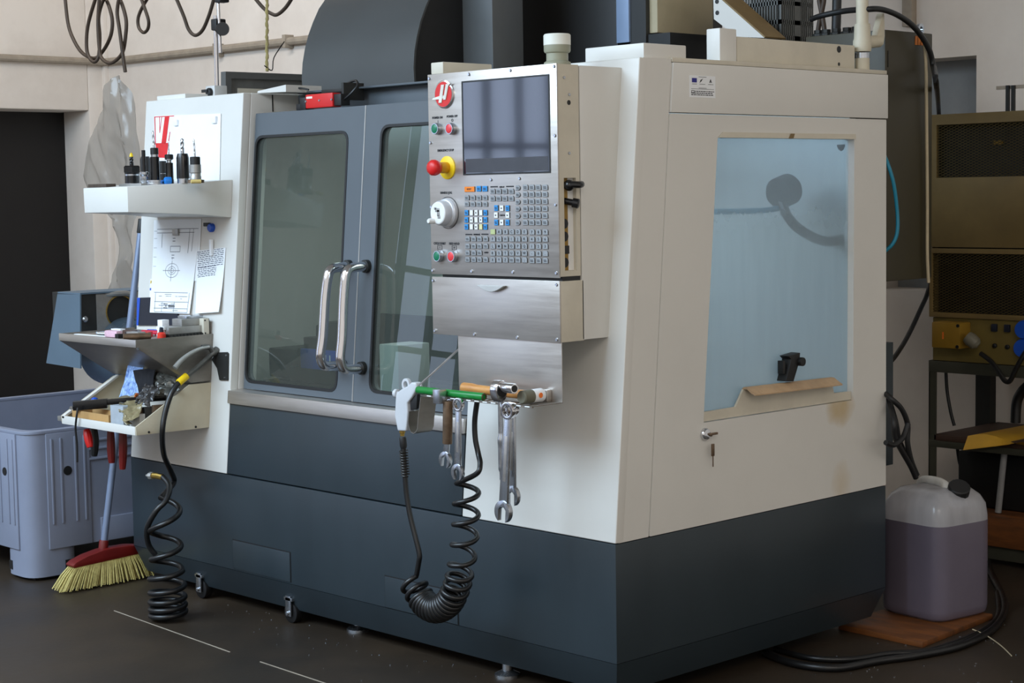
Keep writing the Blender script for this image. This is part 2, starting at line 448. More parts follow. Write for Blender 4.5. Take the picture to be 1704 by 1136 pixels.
# access panels in the base front, standing a hair proud with a dark reveal
for (a, c, zb) in (((-1.64, 0, 0.2245), (-1.342, 0, 0.218), 0.1345), ((-0.8936, 0, 0.2196), (-0.5855, 0, 0.2187), 0.131)):
    MB().box(a[0]-.003, c[0]+.003, -0.0008, .004, zb-.001, a[2]+.003).build('panel_reveal', BLACK, mc)
    MB().box(a[0], c[0], -0.003, .004, zb, a[2]).build('access_panel', BASE, mc, bevel=.001)
# feet and casters under the base
for (x, y) in ((-0.459, 0.06), (-1.147, 0.1), (-2.0, 0.5), (-0.2, 1.0)):
    f = MB(); f.lathe([(0.035,0),(0.035,0.008),(0.014,0.018),(0.014,0.06)], (x,y,0)); f.build('levelling_foot', TOOLST, mc)
for (x, y) in ((-1.375, 0.03), (-1.86, 0.03)):
    c = MB(); c.cyl((x,y-.012,.032),(x,y+.016,.032),.032,20); w = c.build('caster', RUBBER, mc, bevel=.004)
    c = MB(); c.box(x-.013,x+.013,y-.02,y-.015,.022,.085); c.box(x-.02,x+.02,y-.02,y+.02,.07,.08)
    c.cyl((x,y-.02,.032),(x,y-.027,.032),.006,8); c.build('caster_fork', TOOLST, w, bevel=.001)
# left column
def col(x0, x1, z0, z1, y1, y0=0.0):
    m = MB(); m.prism([(yf(z0)+y0, z0), (yf(z1)+y0, z1), (y1, z1), (y1, z0)], x0, x1, fX); return m
m = MB()
m.prism([(yf(ZB+.002),ZB+.002),(yf(ZT),ZT),(yf(ZT)+.03,ZT),(yf(ZB)+.03,ZB+.002)], XL, XA, fX)
m.prism([(yf(ZB)+.0305,ZB+.002),(yf(ZT)+.0305,ZT),(.36,ZT),(.36,1.55),(yf(1.55)+.1,1.55),(yf(ZB)+.1,ZB+.002)], XA-.02, XA, fX)
m.prism([(yf(ZB)+.0305,ZB+.002),(yf(ZT)+.0305,ZT),(YE,ZT),(YE,ZB+.002)], XL, XL+.02, fX)
m.box(XL+.0205, XA-.0205, yf(ZT)+.031, .62, ZT-.02, ZT)
m.build('left_column', WHITE, mc, bevel=.004, seg=3)
sx = (-1.667, 0.2181, 1.595)
MB().box(XA-.01, XA+.0015, sx[1]-.002, sx[1]+.002, 1.565, ZT-.004).build('column_seam', BLACK, mc)
# lip boxes on the column top
a = (-2.189, 0.1085, 1.648); c = (-1.995, 0.1083, 1.646)
MB().box(-2.19, -2.02, .125, .3, ZT-.002, 1.638).build('top_lip', WHITE, mc, bevel=.003)
a = (-1.717, 0.2, 1.616)
MB().add([(-1.665,.16,ZT),(-1.57,.2,ZT),(-1.57,.34,ZT),(-1.665,.34,ZT),(-1.665,.16,ZT+.006),(-1.57,.2,ZT+.022),(-1.57,.34,ZT+.022),(-1.665,.34,ZT+.006)],
      [(0,1,2,3),(4,5,6,7),(0,1,5,4),(1,2,6,5),(2,3,7,6),(3,0,4,7)]).build('top_bracket', WHITE, mc)
# dark panel under the sill, sill strip
m = MB(); m.prism([(yf(ZB)+.001,ZB+.004),(yf(.69)+.001,.69),(yf(.69)+.03,.69),(yf(ZB)+.03,ZB+.004)], XA+.001, XB-.004, fX); m.build('lower_front_panel', BASE, mc, bevel=.002)
z0 = 0.6533; z1 = 0.6944
m = MB(); m.prism([(yf(z0)-.008,z0),(yf(z1)-.008,z1-.001),(yf(z1)+.05,z1),(yf(z0)+.05,z0)], XA-.001, XB-.003, fX); m.build('door_sill', STEEL, mc, bevel=.0015)
# sliding doors
OFF = 0.043
def door(x0, x1, z0, z1, wx0, wx1, wz0, wz1, hx, off, handle_side):
    o = roundpoly(rect(x0,x1,z0,z1), .003, 6); n = roundpoly(rect(wx0,wx1,wz0,wz1), .035, 6)
    m = MB(); m.ring(o, n, off, off+.028, fF)
    d = m.build('door', DOORG, mc, angle=30)
    g = MB(); n2 = roundpoly(rect(wx0-.004,wx1+.004,wz0-.004,wz1+.004), .037, 6); n3 = roundpoly(rect(wx0+.004,wx1-.004,wz0+.004,wz1-.004), .032, 6)
    g.ring(n2, n3, off-.0015, off+.012, fF); g.build('window_gasket', BLACK, d)
    p = MB(); p.prism(n, off+.006, off+.012, fF); p.build('door_glass', DOORGLASS, d)
    return d
zt = 1.557; zb = z1+.002
ta = (-1.642, 0.1369, 1.484); tb = (-1.183, 0.1364, 1.478); tc = (-1.189, 0.07, 0.7324); td = (-1.653, 0.0693, 0.7247)
GX = -1.104; GX2 = -1.106
gx = (GX+GX2)/2
dl = door(-1.655, gx-.002, zb, zt, (ta[0]+td[0])/2, (tb[0]+tc[0])/2, td[2]-.005, ta[2], 0, OFF, 1)
ra = (-1.025, 0.1373, 1.488); rd = (-1.023, 0.0703, 0.736)
dr = door(gx+.002, XB-.006, zb, zt, (ra[0]+rd[0])/2, XB-.075, rd[2]-.004, ra[2]+.006, 0, OFF-.006, -1)
MB().add([fF(gx-.0035,zb,OFF+.004), fF(gx+.0035,zb,OFF+.004), fF(gx+.0035,zt,OFF+.004), fF(gx-.0035,zt,OFF+.004)], [(0,1,2,3)]).build('door_seal', BLACK, dl)
m = MB(); m.prism([(yf(zb)+OFF-.007,zb),(yf(zt)+OFF-.007,zt),(yf(zt)+OFF-.003,zt),(yf(zb)+OFF-.003,zb)], gx+.002, gx+.007, fX); m.build('door_edge', ALU, dr)
# chrome pull handles, standing off about 9 cm
def handle(top, bot, d):
    t = Vector(top); u = Vector(bot); o = Vector((0,-.082,-.002))
    p = [t, t+o*.45, t+o*.85+Vector((0,0,-.006)), t+o+Vector((0,0,-.035)), t+o+(u-t)*.3, (t+u)*.5+o, t+o+(u-t)*.7, u+o+Vector((0,0,.035)), u+o*.85+Vector((0,0,.006)), u+o*.45, u]
    m = MB(); m.tube(p, .0145, 14, 4); h = m.build('handle', CHROME, d, angle=60)
    for e_ in (t, u):
        m = MB(); m.cyl(e_+Vector((0,-.012,0)), e_+Vector((0,.002,0)), .019, 16); m.build('handle_collar', INNERD, h)
handle((-1.151, 0.1017, 1.089), (-1.159, 0.0759, 0.7991), dl)
handle((-1.06, 0.0959, 1.091), (-1.058, 0.0697, 0.7968), dr)
# header over the doors, with the ridge behind it
hy = 0.32
MB().box(XA-.0, XB+.02, hy, hy+.03, 1.5, ZT-.002).build('header', DOORG, mc, bevel=.002)
MB().box(XA+.05, XB+.1, hy-.04, hy+.2, ZT-.002, ZT+.004).build('header_cap', DOORG, mc, bevel=.001)
# white front beside the doors, corner strip and side
fr = MB(); fr.prism([(yf(ZB+.002),ZB+.002),(yf(ZT),ZT),(yf(ZT)+.03,ZT),(yf(ZB)+.03,ZB+.002)], XB, 0, fX); fr.build('front_panel', WHITE, mc, bevel=.004, seg=3)
s0 = (0, 0.1235, 0.4275); s1 = (0, 0.2265, 1.622)
m = MB(); m.prism([(yf(ZB)+.012,ZB+.002),(yf(ZT)+.012,ZT),(s1[1]-.002,ZT),(s0[1]-.002,ZB+.002)], -.03, -.0005, fX); m.build('corner_strip', WHITE, mc)
m = MB(); m.prism([(s0[1]-.003,ZB+.003),(s1[1]-.003,ZT-.003),(s1[1]+.003,ZT-.003),(s0[1]+.003,ZB+.003)], -.02, -.004, fX); m.build('corner_seam', PAPER, mc)
zm = 1.49
k = (s1[1]-s0[1])/(s1[2]-s0[2])
def ys(z): return s0[1]+k*(z-s0[2])
outer = [(ys(ZB)+.002,ZB+.002),(YE,ZB+.002),(YE,zm-.003),(ys(zm)+.002,zm-.003)]
win = [(0, 0.3376, 0.6966)[1:], (0, 0.9931, 0.6944)[1:], (0, 0.9989, 1.43)[1:], (0, 0.4026, 1.429)[1:]]
m = MB(); m.ring(roundpoly(outer,.004,3), roundpoly(win,.004,3), -.03, .0, fX)
sd = m.build('side_door', RUSTW, mc, angle=30)
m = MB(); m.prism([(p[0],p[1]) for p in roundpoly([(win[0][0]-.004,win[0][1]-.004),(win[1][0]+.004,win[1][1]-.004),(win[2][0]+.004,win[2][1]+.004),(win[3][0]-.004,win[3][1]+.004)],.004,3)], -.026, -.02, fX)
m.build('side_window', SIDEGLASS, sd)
# head flange above the window and the handle rail along its foot
wt = win[3]; wu = win[2]
m = MB(); m.add([(.0005,wt[0],wt[1]),(.0005,wu[0],wu[1]),(.0005,wu[0]+.002,wu[1]+.014),(.0005,wt[0]+.018,wt[1]+.014),(.006,wt[0],wt[1]),(.006,wu[0],wu[1]),(.004,wu[0]+.002,wu[1]+.014),(.004,wt[0]+.018,wt[1]+.014)],
    [(0,1,2,3),(4,5,6,7),(0,1,5,4),(1,2,6,5),(2,3,7,6),(3,0,4,7)]); m.build('window_flange', CREAM, sd)
ym = (wt[0]+wu[0])/2
MB().add([(.0062,ym-.01,wt[1]),(.0062,ym+.012,wt[1]),(.0066,ym+.018,wt[1]+.013),(.0066,ym,wt[1]+.013)],[(0,1,2,3)]).build('tape_scrap', GUSSET, sd)
P = [(0, 0.3398, 0.6987), (0, 0.9914, 0.6964), (0, 0.9914, 0.7196), (0, 0.9114, 0.7217), (0, 0.8973, 0.7619), (0, 0.5088, 0.7679), (0, 0.4758, 0.7247), (0, 0.3425, 0.7235)]
m = MB(); m.prism([(p[1],p[2]) for p in P], -.012, -.006, fX); rail = m.build('window_rail', CREAM, sd)
a = P[5]; c = P[4]
m = MB()
prof = [(-.012,0),(-.006,.006),(.004,.005),(.02,-.006),(.03,-.012),(.03,-.015),(.018,-.010),(.004,.001),(-.006,.0)]
vs = []
n = len(prof)
for y in (a[1], c[1]):
    z = a[2] if y == a[1] else c[2]
    vs += [(p[0]-.0, y+ (p[0]+.012)*.1, z+p[1]) for p in prof]
m.add(vs, [tuple(range(n)), tuple(range(2*n-1,n-1,-1))] + [(i,(i+1)%n,n+(i+1)%n,n+i) for i in range(n)])
m.build('pull_lip', mat('dirty tan edge paint',(196,164,128),.6,0,.12,20), rail)
# black window catch standing behind the rail
c0 = (-0, 0.6871, 0.7782); c1 = (0, 0.7194, 0.8445)
m = MB(); m.prism([(0, 0.6686, 0.7765)[1:], (0, 0.703, 0.7735)[1:], (0, 0.73, 0.8273)[1:], (0, 0.7328, 0.8501)[1:], (0, 0.6795, 0.8443)[1:], (0, 0.6927, 0.8351)[1:]], -.02, .012, fX)
lt = m.build('window_catch', BLACK, sd, bevel=.002)
k1 = (0, 0.7327, 0.8254)
m = MB(); m.cyl((-.0,k1[1],k1[2]),(.022,k1[1],k1[2]),.012,14); k2 = (0, 0.6714, 0.8122); m.box(-.012,.006,k2[1]-.008,k2[1]+.003,k2[2]-.016,k2[2]+.02); m.build('catch_knob', BLACK, lt, bevel=.001)
# lock with its key
l0 = (0, 0.3407, 0.6674)
m = MB(); m.lathe([(.0165,0),(.0165,.006),(.013,.011),(.006,.012)], (0,l0[1],l0[2]), (1,0,0)); lk = m.build('lock', CHROME, sd)
m = MB(); m.box(.012,.018,l0[1]+.004,l0[1]+.034,l0[2]-.003,l0[2]+.003); m.box(.0,.016,l0[1]+.008,l0[1]+.014,l0[2]-.006,l0[2]+.0); m.build('key', BROWNST, lk, bevel=.001)
m = MB(); kz = l0[2]-.03; m.box(.012,.016,l0[1]+.012,l0[1]+.022,kz-.028,kz+.004); m.box(.013,.0155,l0[1]+.0155,l0[1]+.0185,kz-.056,kz-.026); m.build('spare_key', BROWNST, lk, bevel=.001)
# upper band with top flange and sticker
m = MB(); m.prism([(ys(zm)+.002,zm),(YE+.003,zm),(YE+.003,ZT-.008),(ys(ZT)+.002,ZT-.008)], -.03, .004, fX); ub = m.build('side_band', WHITE, mc, bevel=.002)
MB().box(-.05,.002,ys(ZT),YE,ZT-.007,ZT+.004).build('band_flange', CREAM, ub, bevel=.0015)
e = [(0.004, 0.2879, 1.584), (0.004, 0.389, 1.583), (0.004, 0.3885, 1.529), (0.004, 0.2872, 1.528)]
ey0 = e[0][1]; ey1 = e[1][1]; ez1 = e[0][2]; ez0 = e[2][2]
st = MB().box(.0038,.0046,ey0,ey1,ez0,ez1).build('funding_sticker', PAPER, ub)
ew = ey1-ey0; eh = ez1-ez0
m = MB(); m.box(.0045,.0049,ey0+ew*.09,ey0+ew*.28,ez1-eh*.32,ez1-eh*.12); m.build('blue_flag', mat('flag blue print',(44,44,140),.6), st)
m = MB(); m.add([(.005,ey0+ew*.38,ez1-eh*.34),(.005,ey0+ew*.42,ez1-eh*.2),(.005,ey0+ew*.52,ez1-eh*.12),(.005,ey0+ew*.45,ez1-eh*.26)],[(0,1,2,3)])
m.box(.0046,.005,ey0+ew*.76,ey0+ew*.86,ez1-eh*.3,ez1-eh*.27); m.add([(.005,ey0+ew*.77,ez1-eh*.26),(.005,ey0+ew*.85,ez1-eh*.26),(.005,ey0+ew*.81,ez1-eh*.13)],[(0,1,2)])
for (y0_,y1_,z_) in ((.1,.28,.38),(.38,.6,.38),(.72,.92,.38),(.35,.65,.05),(.35,.65,.56)):
    m.box(.0046,.005,ey0+ew*y0_,ey0+ew*y1_,ez1-eh*z_-.001,ez1-eh*z_)
m.box(.0046,.005,ey0+ew*.06,ey0+ew*.94,ez1-eh*.62,ez1-eh*.605)
m.ring(rect(ey0+ew*.07,ey0+ew*.18,ez0+eh*.18,ez0+eh*.32), rect(ey0+ew*.09,ey0+ew*.16,ez0+eh*.2,ez0+eh*.3), .0046,.005,fX)
random.seed(3)
for r_ in range(3):
    y = .2 if r_ == 0 else .06
    while y < .9:
        l = random.uniform(.03,.1); m.box(.0046,.005,ey0+ew*y,ey0+ew*min(.96,y+l),ez0+eh*(.26-.08*r_),ez0+eh*(.3-.08*r_)); y += l+.02
m.build('sticker_print', INK, st)
# boxes and rail standing on the top
hx = (-0.2113, 0.135, 1.645); h2 = (-0.0116, 0.135, 1.659); h3 = (-0.04, 0.295, 1.655)
MB().box(hx[0], h2[0], .135, h3[1], ZT-.002, h2[2]).build('top_cover', WHITE, mc, bevel=.003)
bx = (-0.03, 0.45, 1.692); bl = (-0.0825, 0.37, 1.692); bt = (-0.03, 0.4502, 1.713); br = (-0.03, 0.5192, 1.695)
MB().box(bx and -0.0757, -.03, bx[1], br[1], ZT-.002, bt[2]).build('top_box', WHITE, mc, bevel=.004)
r0 = (-0.03, 0.5192, 1.694); r1 = (-0.03, 1.044, 1.692)
m = MB(); m.box(-.06,-.03,r0[1]+.001,r1[1],ZT+.001,r0[2]); rl = m.build('top_rail', CREAM, mc, bevel=.002)
q = (-0.03, 0.9686, 1.68); m = MB(); m.lathe([(.0095,-.004),(.0095,.0006)], (-.03,q[1],q[2]), (1,0,0)); m.build('rail_hole', BLACK, rl); m = MB(); q2 = (-0.03, 0.9686, 1.639); m.lathe([(.005,-.004),(.005,.0006)], (-.03,q2[1],q2[2]), (1,0,0)); m.build('rail_hole', BLACK, rl)
# interior: back and floor sheets, table, vise, spindle
MB().box(XL+.021, 0-.031, 1.02, 1.05, .5, 1.6).build('inner_back_wall', INNER, mc)
MB().box(XL+.021, -1.0, 1.0, 1.015, .5, .86).build('chip_guard', INNERD, mc)
MB().box(XL+.021, -.031, .06, 1.05, .47, .5).build('inner_floor', INNERD, mc)
MB().box(-1.95, -.45, .34, .72, .6, .68).build('table', INNERD, mc, bevel=.004)
t = bpy.data.objects['table']
for k in range(3):
    MB().box(-1.952, -.448, .40+k*.12, .415+k*.12, .676, .6815).build('table_slot', BLACK, t)
va = (-1.747, 0.36, 0.7316); vb = (-1.546, 0.36, 0.7962)
vs_ = MB(); vs_.box(va[0]-.09, vb[0]+.05, .38, .56, .681, va[2]); vs_.box(va[0]-.03, vb[0]+.02, .37, .55, va[2], vb[2]+.0); vs_.box(va[0]+.08, vb[0]+.0, .39, .53, vb[2], vb[2]+.09)
vise = vs_.build('vise', INNERD, mc, bevel=.006)
vs_ = MB(); q0 = (-2.008, 0.42, 0.6529); q1 = (-1.629, 0.42, 0.8011); vs_.box(q0[0], q1[0], .42, .62, .681, q1[2]-.02); q2 = (-1.768, 0.44, 0.8689); q3 = (-1.623, 0.44, 0.796); vs_.box(q2[0], q3[0], .44, .56, q1[2]-.02, q2[2]); vs_.build('vise_body', INNERD, vise, bevel=.008)
vp = MB(); vp.box(va[0], vb[0]+.03, .36, .375, va[2], vb[2]).build('vise_plate', PLASTICBLUE, vise, bevel=.003)
text('MU', .045, vise, PAPER, ((va[0]+vb[0])/2+.03, .3595, (va[2]+vb[2])/2), name='vise_lettering')
v2 = MB(); v2.cyl((va[0]-.12,.44,va[2]+.01),(va[0]-.03,.44,va[2]+.01),.03,14); v2.box(va[0]-.02, va[0]+.05, .39,.52, vb[2], vb[2]+.035); v2.build('vise_screw', INNERD, vise, bevel=.003)
va = (-1.349, 0.36, 0.7216); vb = (-1.257, 0.36, 0.8305)
MB().box(va[0], vb[0], .37, .5, .68, vb[2]).build('work_block', INNER, mc, bevel=.004)
MB().box(-.85, -.62, .4, .6, .68, .82).build('second_vise', INNERD, mc, bevel=.01)
sp = MB(); sp.box(-1.32,-.92,.64,1.02,1.28,1.5); sp.build('spindle_carrier', HEADG, mc, bevel=.01)
sp = MB(); sp.lathe([(.03,0),(.05,.03),(.05,.12),(.085,.13),(.085,.22)], (-1.12,.66,1.08), n=20); sp.build('spindle_nose', ALU, mc)
# wash-down hose and lamp head just behind the side window
g0 = (-0.16, 0.8879, 1.288); g1 = (-0.16, 0.9578, 1.318)
m = MB(); m.lathe([(.03,0),(.045,.02),(.045,.07),(.03,.09)], (-.16,g0[1]-.045,g0[2]-.012), (0,.94,.25), 18); gn = m.build('wash_gun', BLACK, mc)
m = MB(); m.tube([(-0.15, 0.861, 1.26), (-0.12, 0.8545, 1.214), (-0.09, 0.8781, 1.175), (-0.07, 0.9632, 1.144), (-0.06, 1.05, 1.158), (-0.06, 1.091, 1.192), (-0.06, 1.1, 1.315), (-0.06, 1.021, 1.418)], .014, 10, 5); m.build('wash_hose', RUBBER, mc)
m = MB(); m.tube([(-0.17, 0.8868, 1.242), (-0.12, 0.7412, 1.236), (-0.12, 0.5347, 1.237)], .008, 8, 3); m.build('coolant_line', TEAL, mc)
# tool changer shroud: a sheet bent back over the umbrella
prof = [(-1.187, 0.4002, 1.612)[1:], (-1.187, 0.4008, 1.634)[1:], (-1.187, 0.3985, 1.681)[1:], (-1.187, 0.4035, 1.73)[1:], (-1.187, 0.4144, 1.776)[1:], (-1.187, 0.4301, 1.822)[1:], (-1.187, 0.4507, 1.865)[1:], (-1.187, 0.4763, 1.91)[1:], (-1.187, 0.532, 1.974)[1:]]
XR = -1.187
PXL = -1.75
m = MB(); poly = [(p[0],p[1]) for p in prof] + [(1.25, prof[-1][1]+.05), (1.25, 1.6)]
m.prism(poly, PXL, XR-.02, fX); sh = m.build('tool_changer_shroud', DARKG, mc, angle=50)
m = MB(); pts = [(p[0]-.001,p[1]) for p in prof]; m.prism(pts + [(p[0]+.006,p[1]) for p in reversed(prof)], XR-.02, XR, fX); m.build('shroud_rim', DARKG, sh, angle=50)
m = MB(); m.prism([(p[0]+.006,p[1]) for p in prof] + [(1.2, prof[-1][1]+.04), (1.2, 1.6)], XR-.021, XR-.018, fX); m.build('shroud_opening', BLACK, sh)
for py, pz in ((87, 1.772), (123, 1.701)):
    p0 = Vector((PXL+.0, .52, pz))
    m = MB(); m.lathe([(.03,-.01),(.03,.012),(.02,.014),(.02,.02),(.012,.022),(.012,.045)] if py == 123 else [(.03,-.01),(.036,.012),(.03,.02),(.01,.022)], p0, (-1,0,0), 16); m.build('pocket_tool', BLACKG if py == 87 else TOOLST, mc)
m = MB()
for p0 in ((-1.878, 0.62, 1.854), (-1.868, 0.62, 1.863), (-1.854, 0.62, 1.876)):
    m.box(p0[0]-.006,p0[0]+.02,.56,.64,p0[2]-.008,p0[2]+.006)
m.build('changer_bracket', BLACK, mc)
# head cover and column
ha = (-1.315, 0.62, 1.814); hb = (-1.07, 0.62, 1.796); hz = 1.45
hd = (-1.129, 0.8074, 1.81)
m = MB(); m.box(ha[0], hb[0], .62, .752, 1.5, 2.6); m.build('head_cover', HEADG, mc, bevel=.003)
ca = (-1.301, 0.98, 1.832); cb = (-0.8843, 0.98, 1.8)
m = MB(); m.box(hb[0]-.3, cb[0], .985, 1.5, .5, 2.6); m.build('column', COLD, mc, bevel=.003)
s = (-0.8794, 0.975, 1.817); s2 = (-0.8268, 0.975, 1.758)
MB().box(s[0], s2[0], .974, .99, s2[2], 2.6).build('guide_strip', BLUES, mc, bevel=.001)
s3 = (-0.7628, 0.98, 1.808)
MB().box(s2[0]-.002, s3[0], .982, 1.3, 1.5, 2.6).build('column_shroud', COLD, mc)
b0 = (-0.7857, 1, 1.811); b1 = (-0.7311, 1, 1.807); 
m = MB(); zbx = 1.781; be = (-0.76, 1.3, 1.825)
m.box(b0[0], b1[0], 1.0, 1.268, zbx, 2.6); eb = m.build('column_cabinet', BEIGEB, mc, bevel=.003)
MB().box(b0[0], b1[0]+.06, .99, 1.4, 1.55, zbx-.004).build('column_base', BLACK, mc)
# gusset with its ochre edge
G = [(-0.5908, 1.1, 1.878), (-0.5624, 1.1, 1.875), (-0.3946, 1.1, 1.745), (-0.5, 1.1, 1.756), (-0.589, 1.1, 1.816)]
m = MB(); m.prism([(p[0],p[2]) for p in G], 1.1, 1.105, fY); gs = m.build('gusset', WHITE, mc)
for p0 in ((-0.5861, 1.1, 1.868), (-0.5852, 1.1, 1.834)):
    m = MB(); m.lathe([(.007,-.001),(.007,.0015)], (p0[0]+.01,1.1,p0[2]), (0,-1,0), 14); m.build('gusset_hole', BLACK, gs)
A = Vector((-0.5624, 1.1, 1.875)); B = Vector((-0.3946, 1.1, 1.745)); t = (B-A).normalized(); nn = Vector((-t.z,0,t.x)); nn = nn if nn.z > 0 else -nn
m = MB(); y0_, y1_ = 1.098, 1.2
m.add([A+nn*.0, B, B+nn*.005, A+nn*.005] + [Vector((v.x,y1_,v.z)) for v in (A, B, B+nn*.005, A+nn*.005)], [(0,1,2,3),(4,5,6,7),(0,1,5,4),(1,2,6,5),(2,3,7,6),(3,0,4,7)])
m.build('gusset_flange', GUSSET, gs)
# slotted resistor cage
cx = (-0.447, 1.25, 1.816); XC = cx[0]; YC = 1.25
c1 = -0.597; c2 = 1.411
def zc(py): return 1.816 - (py-30)*CS
CS = (1.871-1.761)/60
m = MB(); m.box(c1+.02, XC-.014, YC+.014, c2-.014, zc(66), 2.5); cg = m.build('resistor_cage', BLACK, mc)
m = MB()
for (pa, pb) in ((-40,-30),(0.5,7.5),(32,39.5),(58,67)):
    m.box(c1, XC, YC, YC+.004, zc(pb), zc(pa)); m.box(XC-.004, XC, YC+.0045, c2, zc(pb), zc(pa))
for u in range(15):
    x = c1 + (XC-c1)*u/14; wd = .0028 if u < 14 else .012
    m.box(x-wd, x if u == 14 else x+.0028, YC, YC+.004, zc(66), zc(-40))
for u in range(17):
    y = YC + (c2-YC)*u/16
    if 6 < u < 10: m.box(XC-.004, XC, y-.004, y+.006, zc(66), zc(-40))
    else: m.box(XC-.004, XC, max(YC+.0045,y-.0022), y+.0022, zc(66), zc(-40))
m.build('slotted_sheet', mat('grey cage sheet',(96,98,96),.5,.1,.1,8), cg)
# rear electrical cabinet
ex = -0.0347; el = -0.3191; ee = 1.444; ez = 1.02; et = 1.747
m = MB(); m.box(el, ex, 1.2, ee, ez, et); ec = m.build('rear_cabinet', OLIVED, mc, bevel=.004)
m = MB(); m.box(ex-.03, ex+.002, 1.212, 1.2135, 1.64, et-.06); m.build('cabinet_gap', BLACK, ec)
for p0 in ((-0.3147, 1.26, 1.766), (-0.2859, 1.26, 1.764), (-0.2486, 1.26, 1.761), (-0.2096, 1.26, 1.758), (-0.1773, 1.26, 1.756)):
    m = MB(); m.lathe([(.02,0),(.02,.012),(.014,.014),(.014,.024)], (p0[0],1.26,et-.002), n=8); m.build('cable_gland', INNERD, ec)
o0 = (-0.045, 1.35, 1.736); o1 = (-0.045, 1.397, 1.71)
m = MB()
for k in range(3):
    ya = o0[1]+(o1[1]-o0[1])*(k/3+.03); yb_ = o0[1]+(o1[1]-o0[1])*(k/3+.28)
    m.ring(rect(ya,yb_,o1[2],o0[2]), rect(ya+.006,yb_-.006,o1[2]+.006,o0[2]-.006), ex, ex+.0012, fX)
m.build('orange_marking', mat('orange print',(214,120,30),.6), ec)
m = MB(); p0 = (-0.045, 1.416, 1.761); m.ring([(p0[1]+.016*math.cos(a*PI/6),p0[2]+.016*math.sin(a*PI/6)) for a in range(12)], [(p0[1]+.008*math.cos(a*PI/6),p0[2]+.008*math.sin(a*PI/6)) for a in range(12)], ex-.03, ex-.02, fX); m.build('lifting_eye', TOOLST, ec)
m = MB(); p0 = (-0.03, 1.213, 0.717); m.box(-.06,-.03,1.18,1.235,ZB+.05,0.8409); m.build('rear_post', BASE, mc)
# red door switch on the header
s0_ = (-1.472, 0.2, 1.585); s1_ = (-1.337, 0.2, 1.582); zz = (s0_[2]+s1_[2])/2
m = MB(); m.box(s0_[0], s1_[0], .2, .235, 1.565, 1.608); sw = m.build('door_switch', RED, mc, bevel=.004)
m = MB(); m.box(s0_[0]-.03, s0_[0], .2, .235, 1.562, 1.6); m.box(s0_[0]-.055, s0_[0]-.03, .205, .235, 1.562, 1.582); m.box(s1_[0], s1_[0]+.035, .205, .24, 1.568, 1.603); m.build('switch_cap', BLACK, sw, bevel=.002)
m = MB(); m.box(s0_[0]+.006, s0_[0]+.035, .1995, .2, 1.595, 1.601); m.build('switch_print', PAPER, sw)
for xx in (.52, .02, .97):
    m = MB(); x = s0_[0]+(s1_[0]-s0_[0])*xx; m.lathe([(.004,0),(.003,.002)], (x,.2,1.587), (0,-1,0), 8); m.build('switch_screw', TOOLST, sw)
m = MB(); m.box(s0_[0]+.03, s1_[0]+.02, .24, .3, 1.612, 1.622); m.box(s1_[0]+.02, s1_[0]+.03, .22, .3, 1.585, 1.637); m.build('switch_bracket', INNERD, sw, bevel=.001)
m = MB(); m.tube([(s1_[0]+.03,.22,1.585),(s1_[0]+.07,.215,1.6),(s1_[0]+.085,.23,1.625),(s1_[0]+.05,.25,1.642),(s1_[0]-.02,.26,1.632)], .004, 6, 4); m.tube([(s0_[0]-.06,.26,1.628),(s0_[0]-.1,.25,1.635),(s0_[0]-.17,.24,1.632)], .003, 6, 4); m.build('switch_cable', BLACK, sw)

# ---------------------------------------------------------------- the control pendant
YP = -0.124; PX0 = -0.525; PX1 = -0.058
cp = thing('control_pendant', 'grey steel control pendant with dark display, keypad and red stop button on the front', 'control panel', (-0.29, -0.05, 1.09))
PZ0 = 1.090; PZ1 = 1.602
pl = MB().box(PX0, PX1, YP, YP+.004, PZ0, PZ1).build('face_plate', STEEL, cp, bevel=.001)
hs = MB().box(PX0+.003, PX1-.012, YP+.004, -.05, PZ0+.003, PZ1-.003).build('screen_housing', CREAM, cp, bevel=.001)
sl0 = (-0.058, -0.1042, 1.33); sl1 = (-0.058, -0.0623, 1.107)
m = MB(); m.ring(rect(YP+.004,-.05,PZ0+.003,PZ1-.001), rect(sl0[1],sl1[1],sl1[2],sl0[2]), PX1-.012, PX1, fX); m.build('side_cheek', CREAM, hs)
MB().box(PX1-.0125, PX1-.011, sl0[1], sl0[1]+(sl1[1]-sl0[1])*.55, sl1[2], sl0[2]).build('port_strip', SOCKY, hs)
MB().box(PX1-.0125, PX1-.011, sl0[1]+(sl1[1]-sl0[1])*.55, sl1[1], sl1[2], sl0[2]).build('slot_back', WHITEK, hs)
ymid = sl0[1]+(sl1[1]-sl0[1])*.27
for z in (1.22, 1.189, 1.126):
    m = MB(); m.lathe([(.012,-.003),(.012,.001)], (PX1-.011,ymid,z), (1,0,0), 16); m.build('port_hole', BLACK, hs)
z = 1.157; m = MB(); m.box(PX1-.012,PX1-.009,ymid-.012,ymid+.014,z-.01,z+.01); m.build('port_socket', BLACK, hs, bevel=.001)
k0 = (-0.058, -0.0906, 1.312); m = MB(); m.tube([(PX1-.02,k0[1]-.008,k0[2]),(PX1+.012,k0[1],k0[2]+.002),(PX1+.022,k0[1]+.014,k0[2]+.001),(PX1+.016,k0[1]+.03,k0[2]+.002)], .0085, 10, 4); m.sphere((PX1+.004,k0[1],k0[2]),.014,12); m.build('switch_lever', BLACKG, hs)
k0 = (-0.058, -0.0852, 1.272); m = MB(); m.lathe([(.008,-.014),(.008,.006),(.012,.008),(.012,.022),(.009,.024)], (PX1,k0[1],k0[2]), (.8,.5,-.2), 14); m.build('side_knob', BLACKG, hs)
